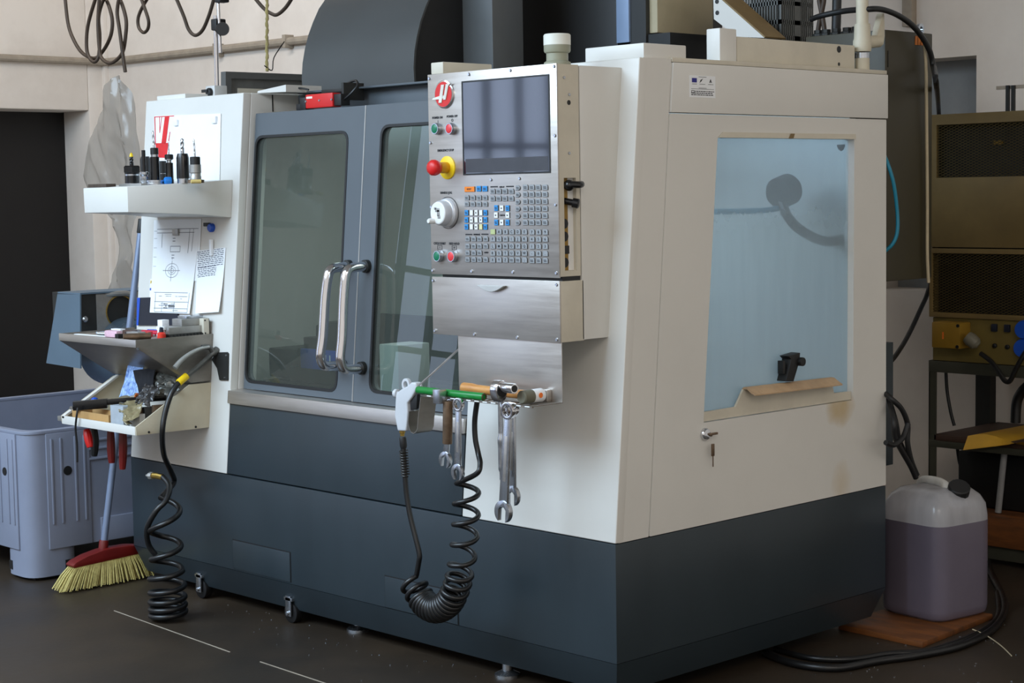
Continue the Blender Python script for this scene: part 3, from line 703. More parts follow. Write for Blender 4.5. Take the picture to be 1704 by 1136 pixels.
for (n_, p) in (('cheek_screw', (-0.058, -0.0994, 1.569)), ('cheek_screw', (-0.058, -0.0824, 1.529)), ('cheek_screw', (-0.058, -0.0851, 1.389))):
    m = MB(); m.lathe([(.004,0),(.0035,.0025)], p, (1,0,0), 8); m.build(n_, TOOLST, hs)
p = (-0.058, -0.0836, 1.51); m = MB(); m.lathe([(.006,-.001),(.006,.0006)], p, (1,0,0), 14); m.build('cable_hole', BLACK, hs)
# rear body butting against the machine front
m = MB(); m.prism([(-.046,.936),(-.046,PZ1-.002),(yf(PZ1)+.004,PZ1-.002),(yf(.936)+.004,.936)], PX0+.004, PX1, fX); m.build('rear_body', WHITE, cp, bevel=.0015)
MB().box(PX0+.01, PX1-.004, -.05, -.045, PZ0+.003, PZ1-.006).build('body_gap', BLACK, cp)
a = (-0.5506, -0.1, 1.624); b_ = (-0.4781, -0.1, 1.619)
MB().box(PX0, b_[0], -.112, .06, PZ1+.001, 1.633).build('top_hood', CREAM, cp, bevel=.003)
# stainless drawer box below
MB().box(PX0+.001, PX1, YP+.004, -.04, .934, 1.082).build('lower_box', CREAM, cp, bevel=.0015)
df = MB().box(PX0+.001, PX1, YP, YP+.004, .934, 1.083).build('drawer_front', STEEL, cp, bevel=.001)
MB().box(PX0+.03, PX1-.002, YP+.012, -.05, 1.08, 1.092).build('drawer_gap', BLACK, cp)
h = (-0.2911, -0.124, 1.063)
m = MB(); m.add([],[])
arc = [(h[0]-.05+.1*t/12, h[2]-.016*math.sin(PI*t/12)+.004) for t in range(13)]
m.prism(arc, YP-.012, YP, fY); m.build('pull_cup', STANDM, df, bevel=.002)
# screws of the plates
scr = MB().lathe([(.0042,0),(.0042,.0012),(.0032,.003)], (0,0,0), (0,-1,0), 8).mesh('plate_screw', TOOLST)
for p in ((-0.5181, -0.124, 1.592), (-0.3668, -0.124, 1.594), (-0.2163, -0.124, 1.595), (-0.0651, -0.124, 1.595), (-0.0658, -0.124, 1.431), (-0.5185, -0.124, 1.428), (-0.5201, -0.124, 1.263), (-0.2922, -0.124, 1.33), (-0.1898, -0.124, 1.331), (-0.0669, -0.124, 1.266), (-0.5195, -0.124, 1.099), (-0.3698, -0.124, 1.1), (-0.2191, -0.124, 1.101), (-0.0678, -0.124, 1.102)):
    inst('plate_screw', scr, pl, p)
for p in ((-0.5189, -0.124, 1.073), (-0.0674, -0.124, 1.074), (-0.5158, -0.124, 0.9427), (-0.069, -0.124, 0.941), (-0.3634, -0.124, 0.9404), (-0.2073, -0.124, 0.9395)):
    inst('plate_screw', scr, df, p)
# display
e = [(-0.3894, -0.124, 1.573), (-0.0845, -0.124, 1.575), (-0.0873, -0.124, 1.347), (-0.3915, -0.124, 1.346)]
ex0 = (e[0][0]+e[3][0])/2; ex1 = (e[1][0]+e[2][0])/2; ez1 = (e[0][2]+e[1][2])/2; ez0 = (e[2][2]+e[3][2])/2
bz = MB(); bz.ring(rect(ex0-.004,ex1+.004,ez0-.004,ez1+.004), rect(ex0,ex1,ez0,ez1), YP-.0016, YP+.0, fY); sb = bz.build('screen_bezel', BLACK, cp)
MB().box(ex0, ex1, YP-.0009, YP+.0, ez0, ez1).build('screen', SCREEN, sb)
zb_ = 1.383
MB().box(ex0+.006, ex1-.004, YP-.0012, YP-.0004, ez0+.002, zb_).build('screen_mask', mat('dark grey display mask',(62,62,68),.45), sb)
# keys with their legends
KEYS = [('O', -0.3708, 1.3069, 0.0384, 0.0135, 'RESET'),('B', -0.3362, 1.3078, 0.0169, 0.0141, ''),('B', -0.3139, 1.3075, 0.0185, 0.0141, ''),('G', -0.3813, 1.2857, 0.0169, 0.013, ''),('G', -0.3584, 1.2855, 0.0169, 0.013, ''),('G', -0.3356, 1.2853, 0.0169, 0.013, ''),('G', -0.313, 1.2851, 0.0169, 0.013, ''),('G', -0.3818, 1.2697, 0.0169, 0.013, ''),('G', -0.3588, 1.2695, 0.0169, 0.013, ''),('G', -0.336, 1.2694, 0.0169, 0.013, ''),('G', -0.3134, 1.2692, 0.0169, 0.013, ''),('B', -0.384, 1.2478, 0.0138, 0.0141, ''),('W', -0.3653, 1.2477, 0.0123, 0.0141, ''),('W', -0.3476, 1.2477, 0.0123, 0.0141, '^'),('W', -0.3303, 1.2476, 0.0123, 0.0141, ''),('B', -0.3136, 1.2476, 0.0138, 0.0141, ''),('B', -0.3845, 1.2299, 0.0138, 0.0141, ''),('W', -0.3658, 1.2299, 0.0123, 0.0141, '<'),('W', -0.3481, 1.2299, 0.0123, 0.0141, ''),('W', -0.3308, 1.2299, 0.0123, 0.0141, '>'),('B', -0.314, 1.2299, 0.0138, 0.0141, ''),('B', -0.385, 1.2122, 0.0138, 0.0141, ''),('W', -0.3663, 1.2123, 0.0123, 0.0141, ''),('W', -0.3485, 1.2123, 0.0123, 0.0141, 'v'),('Y', -0.3313, 1.2124, 0.0123, 0.0141, ''),('B', -0.3145, 1.2124, 0.0138, 0.0141, ''),('G', -0.3814, 1.1817, 0.0169, 0.013, ''),('G', -0.3584, 1.1819, 0.0169, 0.013, ''),('G', -0.3368, 1.1821, 0.0169, 0.013, ''),('G', -0.3137, 1.1823, 0.0169, 0.013, ''),('G', -0.3819, 1.1635, 0.0169, 0.013, ''),('G', -0.3589, 1.1638, 0.0169, 0.013, ''),('G', -0.3373, 1.164, 0.0169, 0.013, ''),('G', -0.3142, 1.1642, 0.0169, 0.013, ''),('G', -0.3824, 1.1466, 0.0169, 0.013, ''),('G', -0.3594, 1.1469, 0.0169, 0.013, ''),('G', -0.3377, 1.1472, 0.0169, 0.013, ''),('G', -0.3829, 1.1295, 0.0169, 0.013, ''),('G', -0.3598, 1.1298, 0.0169, 0.013, ''),('G', -0.3382, 1.1302, 0.0169, 0.013, ''),('G', -0.3151, 1.1305, 0.0169, 0.013, ''),('G', -0.2855, 1.3008, 0.0177, 0.0135, ''),('G', -0.2632, 1.3006, 0.0177, 0.0135, ''),('G', -0.2411, 1.3003, 0.0177, 0.0135, ''),('G', -0.2185, 1.3, 0.0177, 0.0135, ''),('G', -0.2859, 1.283, 0.0177, 0.0135, ''),('G', -0.2637, 1.2828, 0.0177, 0.0135, ''),('G', -0.2416, 1.2826, 0.0177, 0.0135, ''),('G', -0.2189, 1.2824, 0.0177, 0.0135, ''),('B', -0.2742, 1.2593, 0.0138, 0.0146, ''),('W', -0.254, 1.2586, 0.0138, 0.0146, '^'),('B', -0.2331, 1.2585, 0.0138, 0.0146, ''),('W', -0.2751, 1.2414, 0.0138, 0.0146, '<'),('W', -0.2335, 1.2413, 0.0138, 0.0146, '>'),('B', -0.2748, 1.2233, 0.0138, 0.0146, ''),('W', -0.2548, 1.2233, 0.0138, 0.0146, 'v'),('B', -0.2339, 1.2233, 0.0138, 0.0146, ''),('D', -0.195, 1.308, 0.0161, 0.013, ''),('D', -0.1954, 1.2912, 0.0161, 0.013, ''),('D', -0.1958, 1.2736, 0.0161, 0.013, ''),('D', -0.1962, 1.2568, 0.0161, 0.013, ''),('D', -0.1966, 1.2394, 0.0161, 0.013, ''),('D', -0.197, 1.2226, 0.0161, 0.013, ''),('G', -0.1686, 1.309, 0.0185, 0.0135, ''),('G', -0.1461, 1.3087, 0.0185, 0.0135, ''),('G', -0.1237, 1.3084, 0.0185, 0.0135, ''),('G', -0.1005, 1.308, 0.0185, 0.0135, ''),('G', -0.169, 1.2922, 0.0185, 0.0135, ''),('G', -0.1464, 1.292, 0.0185, 0.0135, ''),('G', -0.1241, 1.2918, 0.0185, 0.0135, ''),('G', -0.1008, 1.2915, 0.0185, 0.0135, ''),('G', -0.1694, 1.275, 0.0185, 0.0135, ''),('G', -0.1468, 1.2748, 0.0185, 0.0135, ''),('G', -0.1245, 1.2746, 0.0185, 0.0135, ''),('G', -0.1012, 1.2745, 0.0185, 0.0135, ''),('G', -0.1698, 1.2575, 0.0185, 0.0135, ''),('G', -0.1472, 1.2573, 0.0185, 0.0135, ''),('G', -0.1249, 1.2572, 0.0185, 0.0135, ''),('G', -0.1016, 1.2571, 0.0185, 0.0135, ''),('G', -0.1701, 1.2402, 0.0185, 0.0135, ''),('G', -0.1476, 1.2401, 0.0185, 0.0135, ''),('G', -0.1252, 1.2401, 0.0185, 0.0135, ''),('G', -0.1019, 1.24, 0.0185, 0.0135, ''),('G', -0.1705, 1.2234, 0.0185, 0.0135, ''),('G', -0.148, 1.2234, 0.0185, 0.0135, ''),('G', -0.1256, 1.2234, 0.0185, 0.0135, ''),('G', -0.1023, 1.2235, 0.0185, 0.0135, ''),('P', -0.2873, 1.2001, 0.0177, 0.0135, ''),('G', -0.2642, 1.2002, 0.0177, 0.0135, 'A'),('G', -0.2413, 1.2003, 0.0177, 0.0135, 'B'),('G', -0.2193, 1.2004, 0.0177, 0.0135, 'C'),('G', -0.1968, 1.2005, 0.0177, 0.0135, 'D'),('G', -0.1736, 1.2006, 0.0177, 0.0135, 'E'),('G', -0.2877, 1.1822, 0.0177, 0.0135, 'F'),('G', -0.2647, 1.1824, 0.0177, 0.0135, 'G'),('G', -0.2417, 1.1825, 0.0177, 0.0135, 'H'),('G', -0.2198, 1.1827, 0.0177, 0.0135, 'I'),('G', -0.1972, 1.1829, 0.0177, 0.0135, 'J'),('G', -0.174, 1.1831, 0.0177, 0.0135, 'K'),('G', -0.2882, 1.1642, 0.0177, 0.0135, 'L'),('G', -0.2651, 1.1645, 0.0177, 0.0135, 'M'),('G', -0.2422, 1.1647, 0.0177, 0.0135, 'N'),('G', -0.2202, 1.165, 0.0177, 0.0135, 'O'),('G', -0.1976, 1.1652, 0.0177, 0.0135, 'P'),('G', -0.1744, 1.1654, 0.0177, 0.0135, 'Q'),('G', -0.2886, 1.1468, 0.0177, 0.0135, 'R'),('G', -0.2655, 1.1471, 0.0177, 0.0135, 'S'),('G', -0.2426, 1.1474, 0.0177, 0.0135, 'T'),('G', -0.2206, 1.1477, 0.0177, 0.0135, 'U'),('G', -0.198, 1.148, 0.0177, 0.0135, 'V'),('G', -0.1748, 1.1483, 0.0177, 0.0135, 'W'),('G', -0.2891, 1.1299, 0.0177, 0.0135, 'X'),('G', -0.266, 1.1303, 0.0177, 0.0135, 'Y'),('G', -0.243, 1.1306, 0.0177, 0.0135, 'Z'),('G', -0.221, 1.131, 0.0177, 0.0135, ''),('G', -0.1984, 1.1314, 0.0177, 0.0135, ''),('G', -0.1752, 1.1317, 0.0177, 0.0135, ';'),('G', -0.1478, 1.2, 0.0177, 0.0135, '7'),('G', -0.1246, 1.2001, 0.0177, 0.0135, '8'),('G', -0.1017, 1.2002, 0.0177, 0.0135, '9'),('G', -0.1481, 1.1827, 0.0177, 0.0135, '4'),('G', -0.125, 1.1829, 0.0177, 0.0135, '5'),('G', -0.102, 1.1831, 0.0177, 0.0135, '6'),('G', -0.1485, 1.1652, 0.0177, 0.0135, '1'),('G', -0.1254, 1.1654, 0.0177, 0.0135, '2'),('G', -0.1024, 1.1657, 0.0177, 0.0135, '3'),('G', -0.1489, 1.1477, 0.0177, 0.0135, '-'),('G', -0.1258, 1.148, 0.0177, 0.0135, '0'),('G', -0.1028, 1.1483, 0.0177, 0.0135, '.'),('G', -0.1493, 1.1306, 0.0177, 0.0135, ''),('G', -0.1261, 1.131, 0.0177, 0.0135, ''),('G', -0.1031, 1.1314, 0.0177, 0.0135, '')]
KM = {'O':ORANGEK,'B':BLUEK,'G':GREYK,'W':WHITEK,'Y':mat('cream key',(224,216,160),.45),'D':GREYK,'P':mat('pale green key',(186,196,140),.45)}
kmesh = {}
for kind, x, z, w, h, leg in KEYS:
    key = (kind, w, h, leg == '')
    if key not in kmesh:
        m = MB()
        if kind == 'D':
            pts = [(-w/2,-h/2),(0,-h/2)] + [(w/2*math.sin(a*PI/6), -h/2*math.cos(a*PI/6)) for a in range(1,6)] + [(0,h/2),(-w/2,h/2)]
        else:
            pts = [(-w/2,-h/2),(w/2,-h/2),(w/2,h/2*.5),(w/2*.7,h/2),(-w/2,h/2)] if kind == 'G' else rect(-w/2,w/2,-h/2,h/2)
        n = len(pts)
        vs = [(a, 0, b) for a, b in pts] + [(a*.96, -.0022, b*.96) for a, b in pts] + [(a*.82, -.003, b*.8) for a, b in pts]
        fs = [tuple(range(n))] + [(i,(i+1)%n,n+(i+1)%n,n+i) for i in range(n)] + [(n+i,n+(i+1)%n,2*n+(i+1)%n,2*n+i) for i in range(n)] + [tuple(range(2*n,3*n))]
        m.add(vs, fs)
        ne = len(m.mi); m.mi = [2 if 1 <= q <= n else 0 for q in range(ne)]
        if leg == '' and kind in 'GBD':
            m.cur = 1
            for (a0,a1,b0,b1) in ((-.30,.26,.02,.15),(-.26,.30,-.22,-.09)):
                m.add([(a0*w,-.0032,b0*h),(a1*w,-.0032,b0*h),(a1*w,-.0032,b1*h),(a0*w,-.0032,b1*h)], [(0,1,2,3)])
        kmesh[key] = m.mesh('key', [KM[kind], INK, KEYEDGE], angle=25)
    o = inst('key', kmesh[key], pl, (x, YP, z))
    if leg and leg not in '^v<>':
        text(leg, .0095 if len(leg) == 1 else .0065, pl, INK, (x, YP-.0033, z), ext=.0002, name='key_legend')
    elif leg:
        s = .0032; an = {'^':0,'v':PI,'<':PI/2,'>':-PI/2}[leg]
        m = MB(); m.prism([(x+s*math.sin(a+an)*-1*(1), z+s*math.cos(a+an)) for a in (0, 2.1, -2.1)], YP-.0034, YP-.003, fY); m.build('key_legend', INK, pl)
# printing on the plate
for s_, p, sz in (('POWER ON', (-0.4896, -0.124, 1.491), .0085), ('I', (-0.4876, -0.124, 1.481), .0085), ('POWER OFF', (-0.433, -0.124, 1.492), .0085), ('O', (-0.4327, -0.124, 1.482), .0105), ('EMERGENCY STOP', (-0.4606, -0.124, 1.407), .0085), ('HANDLE JOG', (-0.4619, -0.124, 1.299), .0085), ('CYCLE START', (-0.4908, -0.124, 1.169), .0085), ('FEED HOLD', (-0.4344, -0.124, 1.169), .0085), ('DISPLAY', (-0.2534, -0.124, 1.311), .0055), ('OVERRIDES', (-0.3489, -0.124, 1.193), .0055), ('CURSOR', (-0.2539, -0.124, 1.241), .0055), ('RAPID', (-0.3143, -0.124, 1.148), .006)):
    text(s_, sz, pl, INK, (p[0], YP-.0004, p[2]), sx=.88)
for a, b_ in (((-0.391, -0.124, 1.193), (-0.3657, -0.124, 1.194)), ((-0.3313, -0.124, 1.194), (-0.306, -0.124, 1.194)), ((-0.2953, -0.124, 1.312), (-0.2684, -0.124, 1.311)), ((-0.2385, -0.124, 1.312), (-0.2113, -0.124, 1.311))):
    MB().box(a[0], b_[0], YP-.0005, YP, a[2]-.0016, a[2]+.0016).build('heading_bar', INK, pl)
for p, q in (((-0.4904, -0.124, 1.159),'I'), ((-0.4347, -0.124, 1.159),'O')):
    m = MB(); m.ring(rect(p[0]-.009,p[0]+.009,p[2]-.0055,p[2]+.0055), rect(p[0]-.0078,p[0]+.0078,p[2]-.0045,p[2]+.0045), YP-.0005, YP, fY); m.build('icon_frame', INK, pl)
    text(q, .007, pl, INK, (p[0], YP-.0004, p[2]))
# push buttons
for p, mt, nm in (((-0.4882, -0.124, 1.463),GREEN,'green push button'), ((-0.4328, -0.124, 1.461),REDB,'red push button'), ((-0.4899, -0.124, 1.137),GREEN,'green push button'), ((-0.4353, -0.124, 1.137),REDB,'red push button')):
    m = MB(); m.lathe([(.0150,0),(.0150,.008),(.0135,.013),(.0118,.013),(.0118,.010)], p, (0,-1,0), 22); bt = m.build('button_collar', TOOLST, cp, angle=40)
    m = MB(); m.lathe([(.0115,.006),(.0115,.0125),(.009,.0138)], p, (0,-1,0), 22); c = m.build('button_cap', mt, bt); c['label'] = nm
# emergency stop
p = (-0.4541, -0.124, 1.363)
m = MB(); m.lathe([(.0295,0),(.0295,.003),(.0285,.0035)], p, (0,-1,0), 32); es = m.build('emergency_stop', YELLOW, cp)
m = MB(); m.lathe([(.014,.003),(.0145,.02),(.0135,.03)], p, (0,-1,0), 24); m.build('stop_collar', mat('amber collar',(226,160,16),.4), es)
m = MB(); m.lathe([(.0135,.03),(.018,.036),(.0205,.044),(.020,.052),(.016,.058),(.008,.061)], p, (0,-1,0), 28); m.build('stop_mushroom', RED, es, angle=60)
# hand jog wheel
p = (-0.4563, -0.124, 1.248)
m = MB(); m.ring([(p[0]+.041*math.cos(a*PI/20),p[2]+.041*math.sin(a*PI/20)) for a in range(40)], [(p[0]+.0395*math.cos(a*PI/20),p[2]+.0395*math.sin(a*PI/20)) for a in range(40)], YP-.0006, YP, fY); m.build('dial_print', INK, pl)
m = MB(); m.lathe([(.037,0),(.037,.008),(.034,.012),(.0315,.013),(.0315,.028),(.029,.033)], p, (0,-1,0), 36); jw = m.build('jog_wheel', KNOBG, cp, angle=30)
m = MB(); m.lathe([(.0285,.030),(.0285,.0345),(.026,.036)], p, (0,-1,0), 32); m.build('jog_face', WHITEK, jw, angle=30)
m = MB()
for (dx,dz,w_,h_) in ((.0,.008,.008,.005),(.004,.0,.005,.008),(.006,-.01,.005,.004),(-.008,.012,.004,.003)):
    m.box(p[0]+dx-w_,p[0]+dx+w_,YP-.0368,YP-.036,p[2]+dz-h_,p[2]+dz+h_)
m.build('jog_print', ALU, jw, bevel=.0003)
m = MB(); m.lathe([(.007,.034),(.007,.05),(.005,.054)], (p[0]-.016,p[1],p[2]-.02), (0,-1,0), 14); m.build('jog_crank', WHITEK, jw)
# round badge: red disc, polished rim, slanted letter form with a bar running out to the side
p = (-0.4601, -0.124, 1.549)
m = MB(); m.lathe([(.0355,0),(.0355,.0035),(.0325,.0045)], p, (0,-1,0), 36); bd = m.build('badge', CHROME, cp)
m = MB(); m.lathe([(.0318,.004),(.0318,.0052)], p, (0,-1,0), 36); m.build('badge_disc', RED, bd)
m = MB()
def pp(a, b): return (p[0]+a*.001, p[2]+b*.001)
for poly in ([(-16,-21),(-5,-21),(6,24),(-5,24)], [(2,-14),(11,-14),(22,20),(33,27),(13,25)], [(-42,-12),(-38,-8),(-14,-4),(9,-3),(7,-10),(-14,-12)]):
    m.prism([pp(a,b) for a,b in poly], YP-(.0068 if poly[0][0] < -30 else .0076), YP-.005, fY)
m.build('badge_letter', mat('cream enamel',(230,226,214),.3), bd)
# signal lamp on top of the pendant
p = (-0.1575, -0.02, 1.618)
lx, lz = p[0], PZ1
m = MB(); m.lathe([(.033,-.003),(.033,.012),(.027,.016),(.027,.034),(.031,.036),(.033,.04),(.033,.054)], (lx,-.02,lz), n=24); lp = m.build('lamp_base', LAMPG, cp, angle=30)
m = MB(); m.lathe([(.0335,.054),(.0335,.078),(.031,.081)], (lx,-.02,lz), n=24); m.build('lamp_cap', LAMPC, lp, angle=30)
# hanging tool plate with a pierced tray
TX0 = -.434; TX1 = -.06; TZ = .788
tp = MB(); tp.box(TX0, TX1, YP+.006, YP+.008, TZ, .95); tp.build('tool_plate', STEEL, cp, bevel=.0006)
tr = MB(); TF = -.222
tr.box(TX0-.012, TX1, YP-.055, YP+.008, TZ-.0015, TZ+.0005); tr.box(TX0-.012, TX1, TF, TF+.006, TZ-.004, TZ+.0005)
nh = 13
for kx in range(nh+1):
    x = TX0-.012 + (TX1-TX0+.012)*kx/nh
    tr.box(x-.006 if kx else x, x+.006 if kx < nh else x, TF+.004, YP-.054, TZ-.0015, TZ+.0004)
tray = tr.build('pierced_tray', STEELD, cp)
em = MB().box(-.008,.008,-.0008,.0008,-.0012,.0012).mesh('slot_edge', PAPER)
for kx in range(nh):
    inst('slot_edge', em, tray, (TX0-.012 + (TX1-TX0+.012)*(kx+.5)/nh, TF-.0006, TZ-.001))
MB().box(TX1-.055, TX1-.035, YP-.012, YP+.006, TZ, TZ+.03).build('end_tab', STEEL, tray, bevel=.004)
m = MB()
path = [(-0.4728, -0.21, 0.7808), (-0.4796, -0.21, 0.7493), (-0.4851, -0.21, 0.7241), (-0.4883, -0.21, 0.6989), (-0.4945, -0.21, 0.6891), (-0.5042, -0.21, 0.6843), (-0.5148, -0.21, 0.6873), (-0.5216, -0.21, 0.6977), (-0.5247, -0.21, 0.713), (-0.5202, -0.21, 0.7399)]
pz = [Vector((q[0],0,q[2])) for q in path]; vs = []; fs = []
for i, q in enumerate(pz):
    t = (pz[min(i+1,len(pz)-1)]-pz[max(i-1,0)]).normalized(); nn = Vector((-t.z,0,t.x))*.001
    for s_ in (-1,1):
        for y in (-.215,-.16):
            v = q+nn*s_; vs.append((v.x,y,v.z))
for i in range(len(pz)-1):
    a = i*4; b_ = a+4
    fs += [(a,a+1,b_+1,b_),(a+2,b_+2,b_+3,a+3),(a,b_,b_+2,a+2),(a+1,a+3,b_+3,b_+1)]
fs += [(0,2,3,1),(len(vs)-4,len(vs)-3,len(vs)-1,len(vs)-2)]
m.add(vs, fs); m.box(pz[0].x-.001, pz[0].x+.03, -.215, -.16, TZ-.004, TZ-.002); m.build('gun_hook', STEELD, cp)

# ---------------------------------------------------------------- tools on and under the tray
def wrench(name, label, ring, jaw, y, r1, r2, wd, th, group=None, facing=0.0):
    A = Vector((ring[0], y, ring[2])); B = Vector((jaw[0], y, jaw[2])); L = (B-A).length
    t = (A-B).normalized(); s = Vector((t.z, 0, -t.x))
    s = Vector((s.x*math.cos(facing), math.sin(facing), s.z*math.cos(facing)))
    d = t.cross(s)
    M = Matrix((( s.x,d.x,t.x,B.x),(s.y,d.y,t.y,B.y),(s.z,d.z,t.z,B.z),(0,0,0,1)))
    th_ = thing(name, label, 'wrench', tuple(A), group)
    m = MB(); m.M = M
    m.prism([(-wd*.55,r2*.6),(wd*.55,r2*.6),(wd*.42,L-r1*.8),(-wd*.42,L-r1*.8)], -th*.5, th*.5, fY)
    m.build('shank', TOOLST, th_, bevel=.0015)
    m = MB(); m.M = M; m.box(-wd*.2, wd*.2, -th*.54, th*.54, L*.3, L*.75); m.build('shank_groove', STEEL, th_, bevel=.001)
    m = MB(); m.M = M
    n = 24
    m.ring([(r1*math.cos(2*PI*k/n), L+r1*math.sin(2*PI*k/n)) for k in range(n)], [(r1*.62*(1+.08*(k%2))*math.cos(2*PI*k/n), L+r1*.62*(1+.08*(k%2))*math.sin(2*PI*k/n)) for k in range(n)], -th*.8, th*.8, fY)
    m.build('ring_end', CHROME, th_, bevel=.001)
    m = MB(); m.M = M
    pts = []
    sw = r2*.48
    for k in range(25):
        a = math.radians(-62 + (360-56)*k/24.0)
        pts.append((r2*math.cos(a)*.95, r2*math.sin(a)))
    a0 = pts[0]; a1 = pts[-1]
    pts += [(-sw, -r2*.85), (-sw, r2*.18), (-sw*.5, r2*.42), (sw*.5, r2*.42), (sw, r2*.18), (sw, -r2*.85)]
    m.prism(pts, -th*.8, th*.8, fY); m.build('open_jaw', TOOLST, th_, bevel=.0008)
    return th_
wrench('combination_wrench', 'largest chrome combination wrench hanging in front of the white panel', (-0.1272, -0.235, 0.7747), (-0.1501, -0.235, 0.5262), -.235, .0215, .0275, .026, .008)
wrench('combination_wrench', 'combination wrench hanging half hidden behind the largest one', (-0.1439, -0.205, 0.7719), (-0.15, -0.205, 0.5606), -.205, .019, .025, .022, .007)
wrench('combination_wrench', 'chrome combination wrench hanging next to the browned tube spanner', (-0.3097, -0.232, 0.7751), (-0.3168, -0.232, 0.6042), -.232, .0175, .0215, .021, .006)
wrench('combination_wrench', 'short combination wrench whose open jaw peeks out below the browned tube spanner', (-0.3692, -0.205, 0.7696), (-0.3928, -0.205, 0.6253), -.205, .014, .0215, .018, .006)
ts = thing('tube_spanner', 'browned tube spanner with square steel head hanging over the green rod', 'spanner', (-0.355, -0.225, 0.7983))
a = (-0.3566, -0.225, 0.78); b_ = (-0.3621, -0.225, 0.6718)
m = MB(); m.cyl(b_, a, .0125, 18); m.build('tube', BROWNST, ts, bevel=.001)
h = (-0.371, -0.225, 0.7926); m = MB(); m.box(h[0]-.013, h[0]+.013, -.252, -.228, 0.7743, 0.8101); m.build('square_head', TOOLST, ts, bevel=.002)
gr = thing('green_rod', 'green painted steel rod lying along the front edge of the pierced tray', 'rod', (-.3, -.222, TZ+.009))
a = (-0.483, -0.226, 0.7977); b_ = (-0.2343, -0.226, 0.7958)
zr = TZ+.0105
m = MB(); m.cyl((a[0],-.215,zr),(b_[0],-.215,zr),.0095,18); m.build('rod', GREENR, gr, bevel=.0008)
m = MB(); m.ring([(-.215+.0085*math.cos(k*PI/10), zr+.0085*math.sin(k*PI/10)) for k in range(20)], [(-.215+.006*math.cos(k*PI/10), zr+.006*math.sin(k*PI/10)) for k in range(20)], b_[0], b_[0]+.0015, fX); m.build('rod_end', BROWNST, gr)
hm = thing('mallet', 'soft faced mallet with varnished wooden handle lying on the pierced tray', 'mallet', (-.2, -.17, TZ))
a = (-0.3649, -0.165, 0.8105); b_ = (-0.153, -0.165, 0.8072)
zh = TZ+.018
m = MB(); m.tube([(a[0],-.165,zh+.002),(a[0]+.012,-.165,zh+.002),(a[0]+.05,-.165,zh+.0015),(b_[0]-.06,-.165,zh),(b_[0]+.032,-.165,zh)], lambda t: .0085 if t < .02 else (.0135 if t < .45 else .0115), 12, 4); m.build('handle', WOODH, hm, angle=50)
m = MB(); m.lathe([(.014,0),(.0165,.003),(.0165,.034)], (b_[0]+.047,-.212,TZ+.018), (0,1,0), 22); m.build('rubber_face', DUSTY, hm)
m = MB(); m.lathe([(.0165,0),(.0168,.032),(.015,.036)], (b_[0]+.047,-.178,TZ+.018), (0,1,0), 22); hd_ = m.build('white_face', PAPER, hm)
m = MB(); m.lathe([(.0065,.0),(.0065,.001)], (b_[0]+.0635,-.162,TZ+.02), (1,0,0), 16); m.build('orange_dot', ORANGE, hd_)
rt = thing('ratchet', 'chrome socket ratchet hanging by its head from the pierced tray', 'ratchet', (-0.1651, -0.228, 0.8194))
p = (-0.165, -0.228, 0.8223)
m = MB(); o = [(-.228+.019*math.cos(k*PI/14), p[2]+(.0235 if k <= 14 else .031)*math.sin(k*PI/14)) for k in range(28)]
m.prism(o, p[0]-.016, p[0]+.010, fX); m.build('head', CHROME, rt, bevel=.004, seg=3)
m = MB(); m.lathe([(.017,0),(.017,.002)], (p[0]+.010,-.228,p[2]), (1,0,0), 22); m.build('head_plate', BLACK, rt)
m = MB(); m.lathe([(.011,0),(.011,.012),(.0125,.013),(.0125,.05),(.0112,.052)], (p[0]+.010,-.230,p[2]+.007), (1,-.12,0), 20); s_ = m.build('socket', CHROME, rt)
m = MB(); m.lathe([(.0085,.0515),(.0085,.0528)], (p[0]+.010,-.230,p[2]+.007), (1,-.12,0), 12); m.build('socket_hole', BLACK, s_)
a = (-0.1625, -0.228, 0.7947); b_ = (-0.162, -0.228, 0.6021)
def rr(t): return .0062 if t < .46 else (.0085 if t < .56 else (.0078 if t < .9 else .0052))
m = MB(); m.tube([Vector(a)*(1-t/30)+Vector(b_)*(t/30) for t in range(31)], rr, 12); m.build('handle', TOOLST, rt, angle=50)

# ---------------------------------------------------------------- air gun and its coiled hose
ag = thing('air_gun', 'off white air blow gun hung in the steel hook under the pendant', 'air gun', (-0.5539, -0.2, 0.7269))
YG = -.2
poly = [(-0.5723, -0.2, 0.6844), (-0.5385, -0.2, 0.6865), (-0.5328, -0.2, 0.7129), (-0.5296, -0.2, 0.7382), (-0.5313, -0.2, 0.76), (-0.5116, -0.2, 0.777), (-0.4919, -0.2, 0.8002), (-0.495, -0.2, 0.8155), (-0.5127, -0.2, 0.8159), (-0.5274, -0.2, 0.8056), (-0.559, -0.2, 0.7924), (-0.5763, -0.2, 0.7802), (-0.578, -0.2, 0.7659), (-0.5831, -0.2, 0.7246)]
m = MB(); m.prism([(q[0],q[2]) for q in poly], YG-.012, YG+.012, fY); m.build('gun_body', GUNW, ag, bevel=.005, seg=3, angle=60)
c = (-0.5441, -0.2, 0.806)
m = MB(); k = 20; m.ring([(c[0]+.0155*math.cos(2*PI*i/k),c[2]+.017*math.sin(2*PI*i/k)) for i in range(k)], [(c[0]+.0085*math.cos(2*PI*i/k),c[2]+.0095*math.sin(2*PI*i/k)) for i in range(k)], YG-.005, YG+.005, fY); m.build('hang_loop', GUNW, ag, bevel=.0015)
c = (-0.5666, -0.2, 0.7809); m = MB(); m.lathe([(.006,0),(.006,.012),(.0115,.013),(.0115,.022),(.009,.025)], (c[0],YG,c[2]), (-1,-.1,0), 16); m.build('adjust_knob', GUNW, ag)
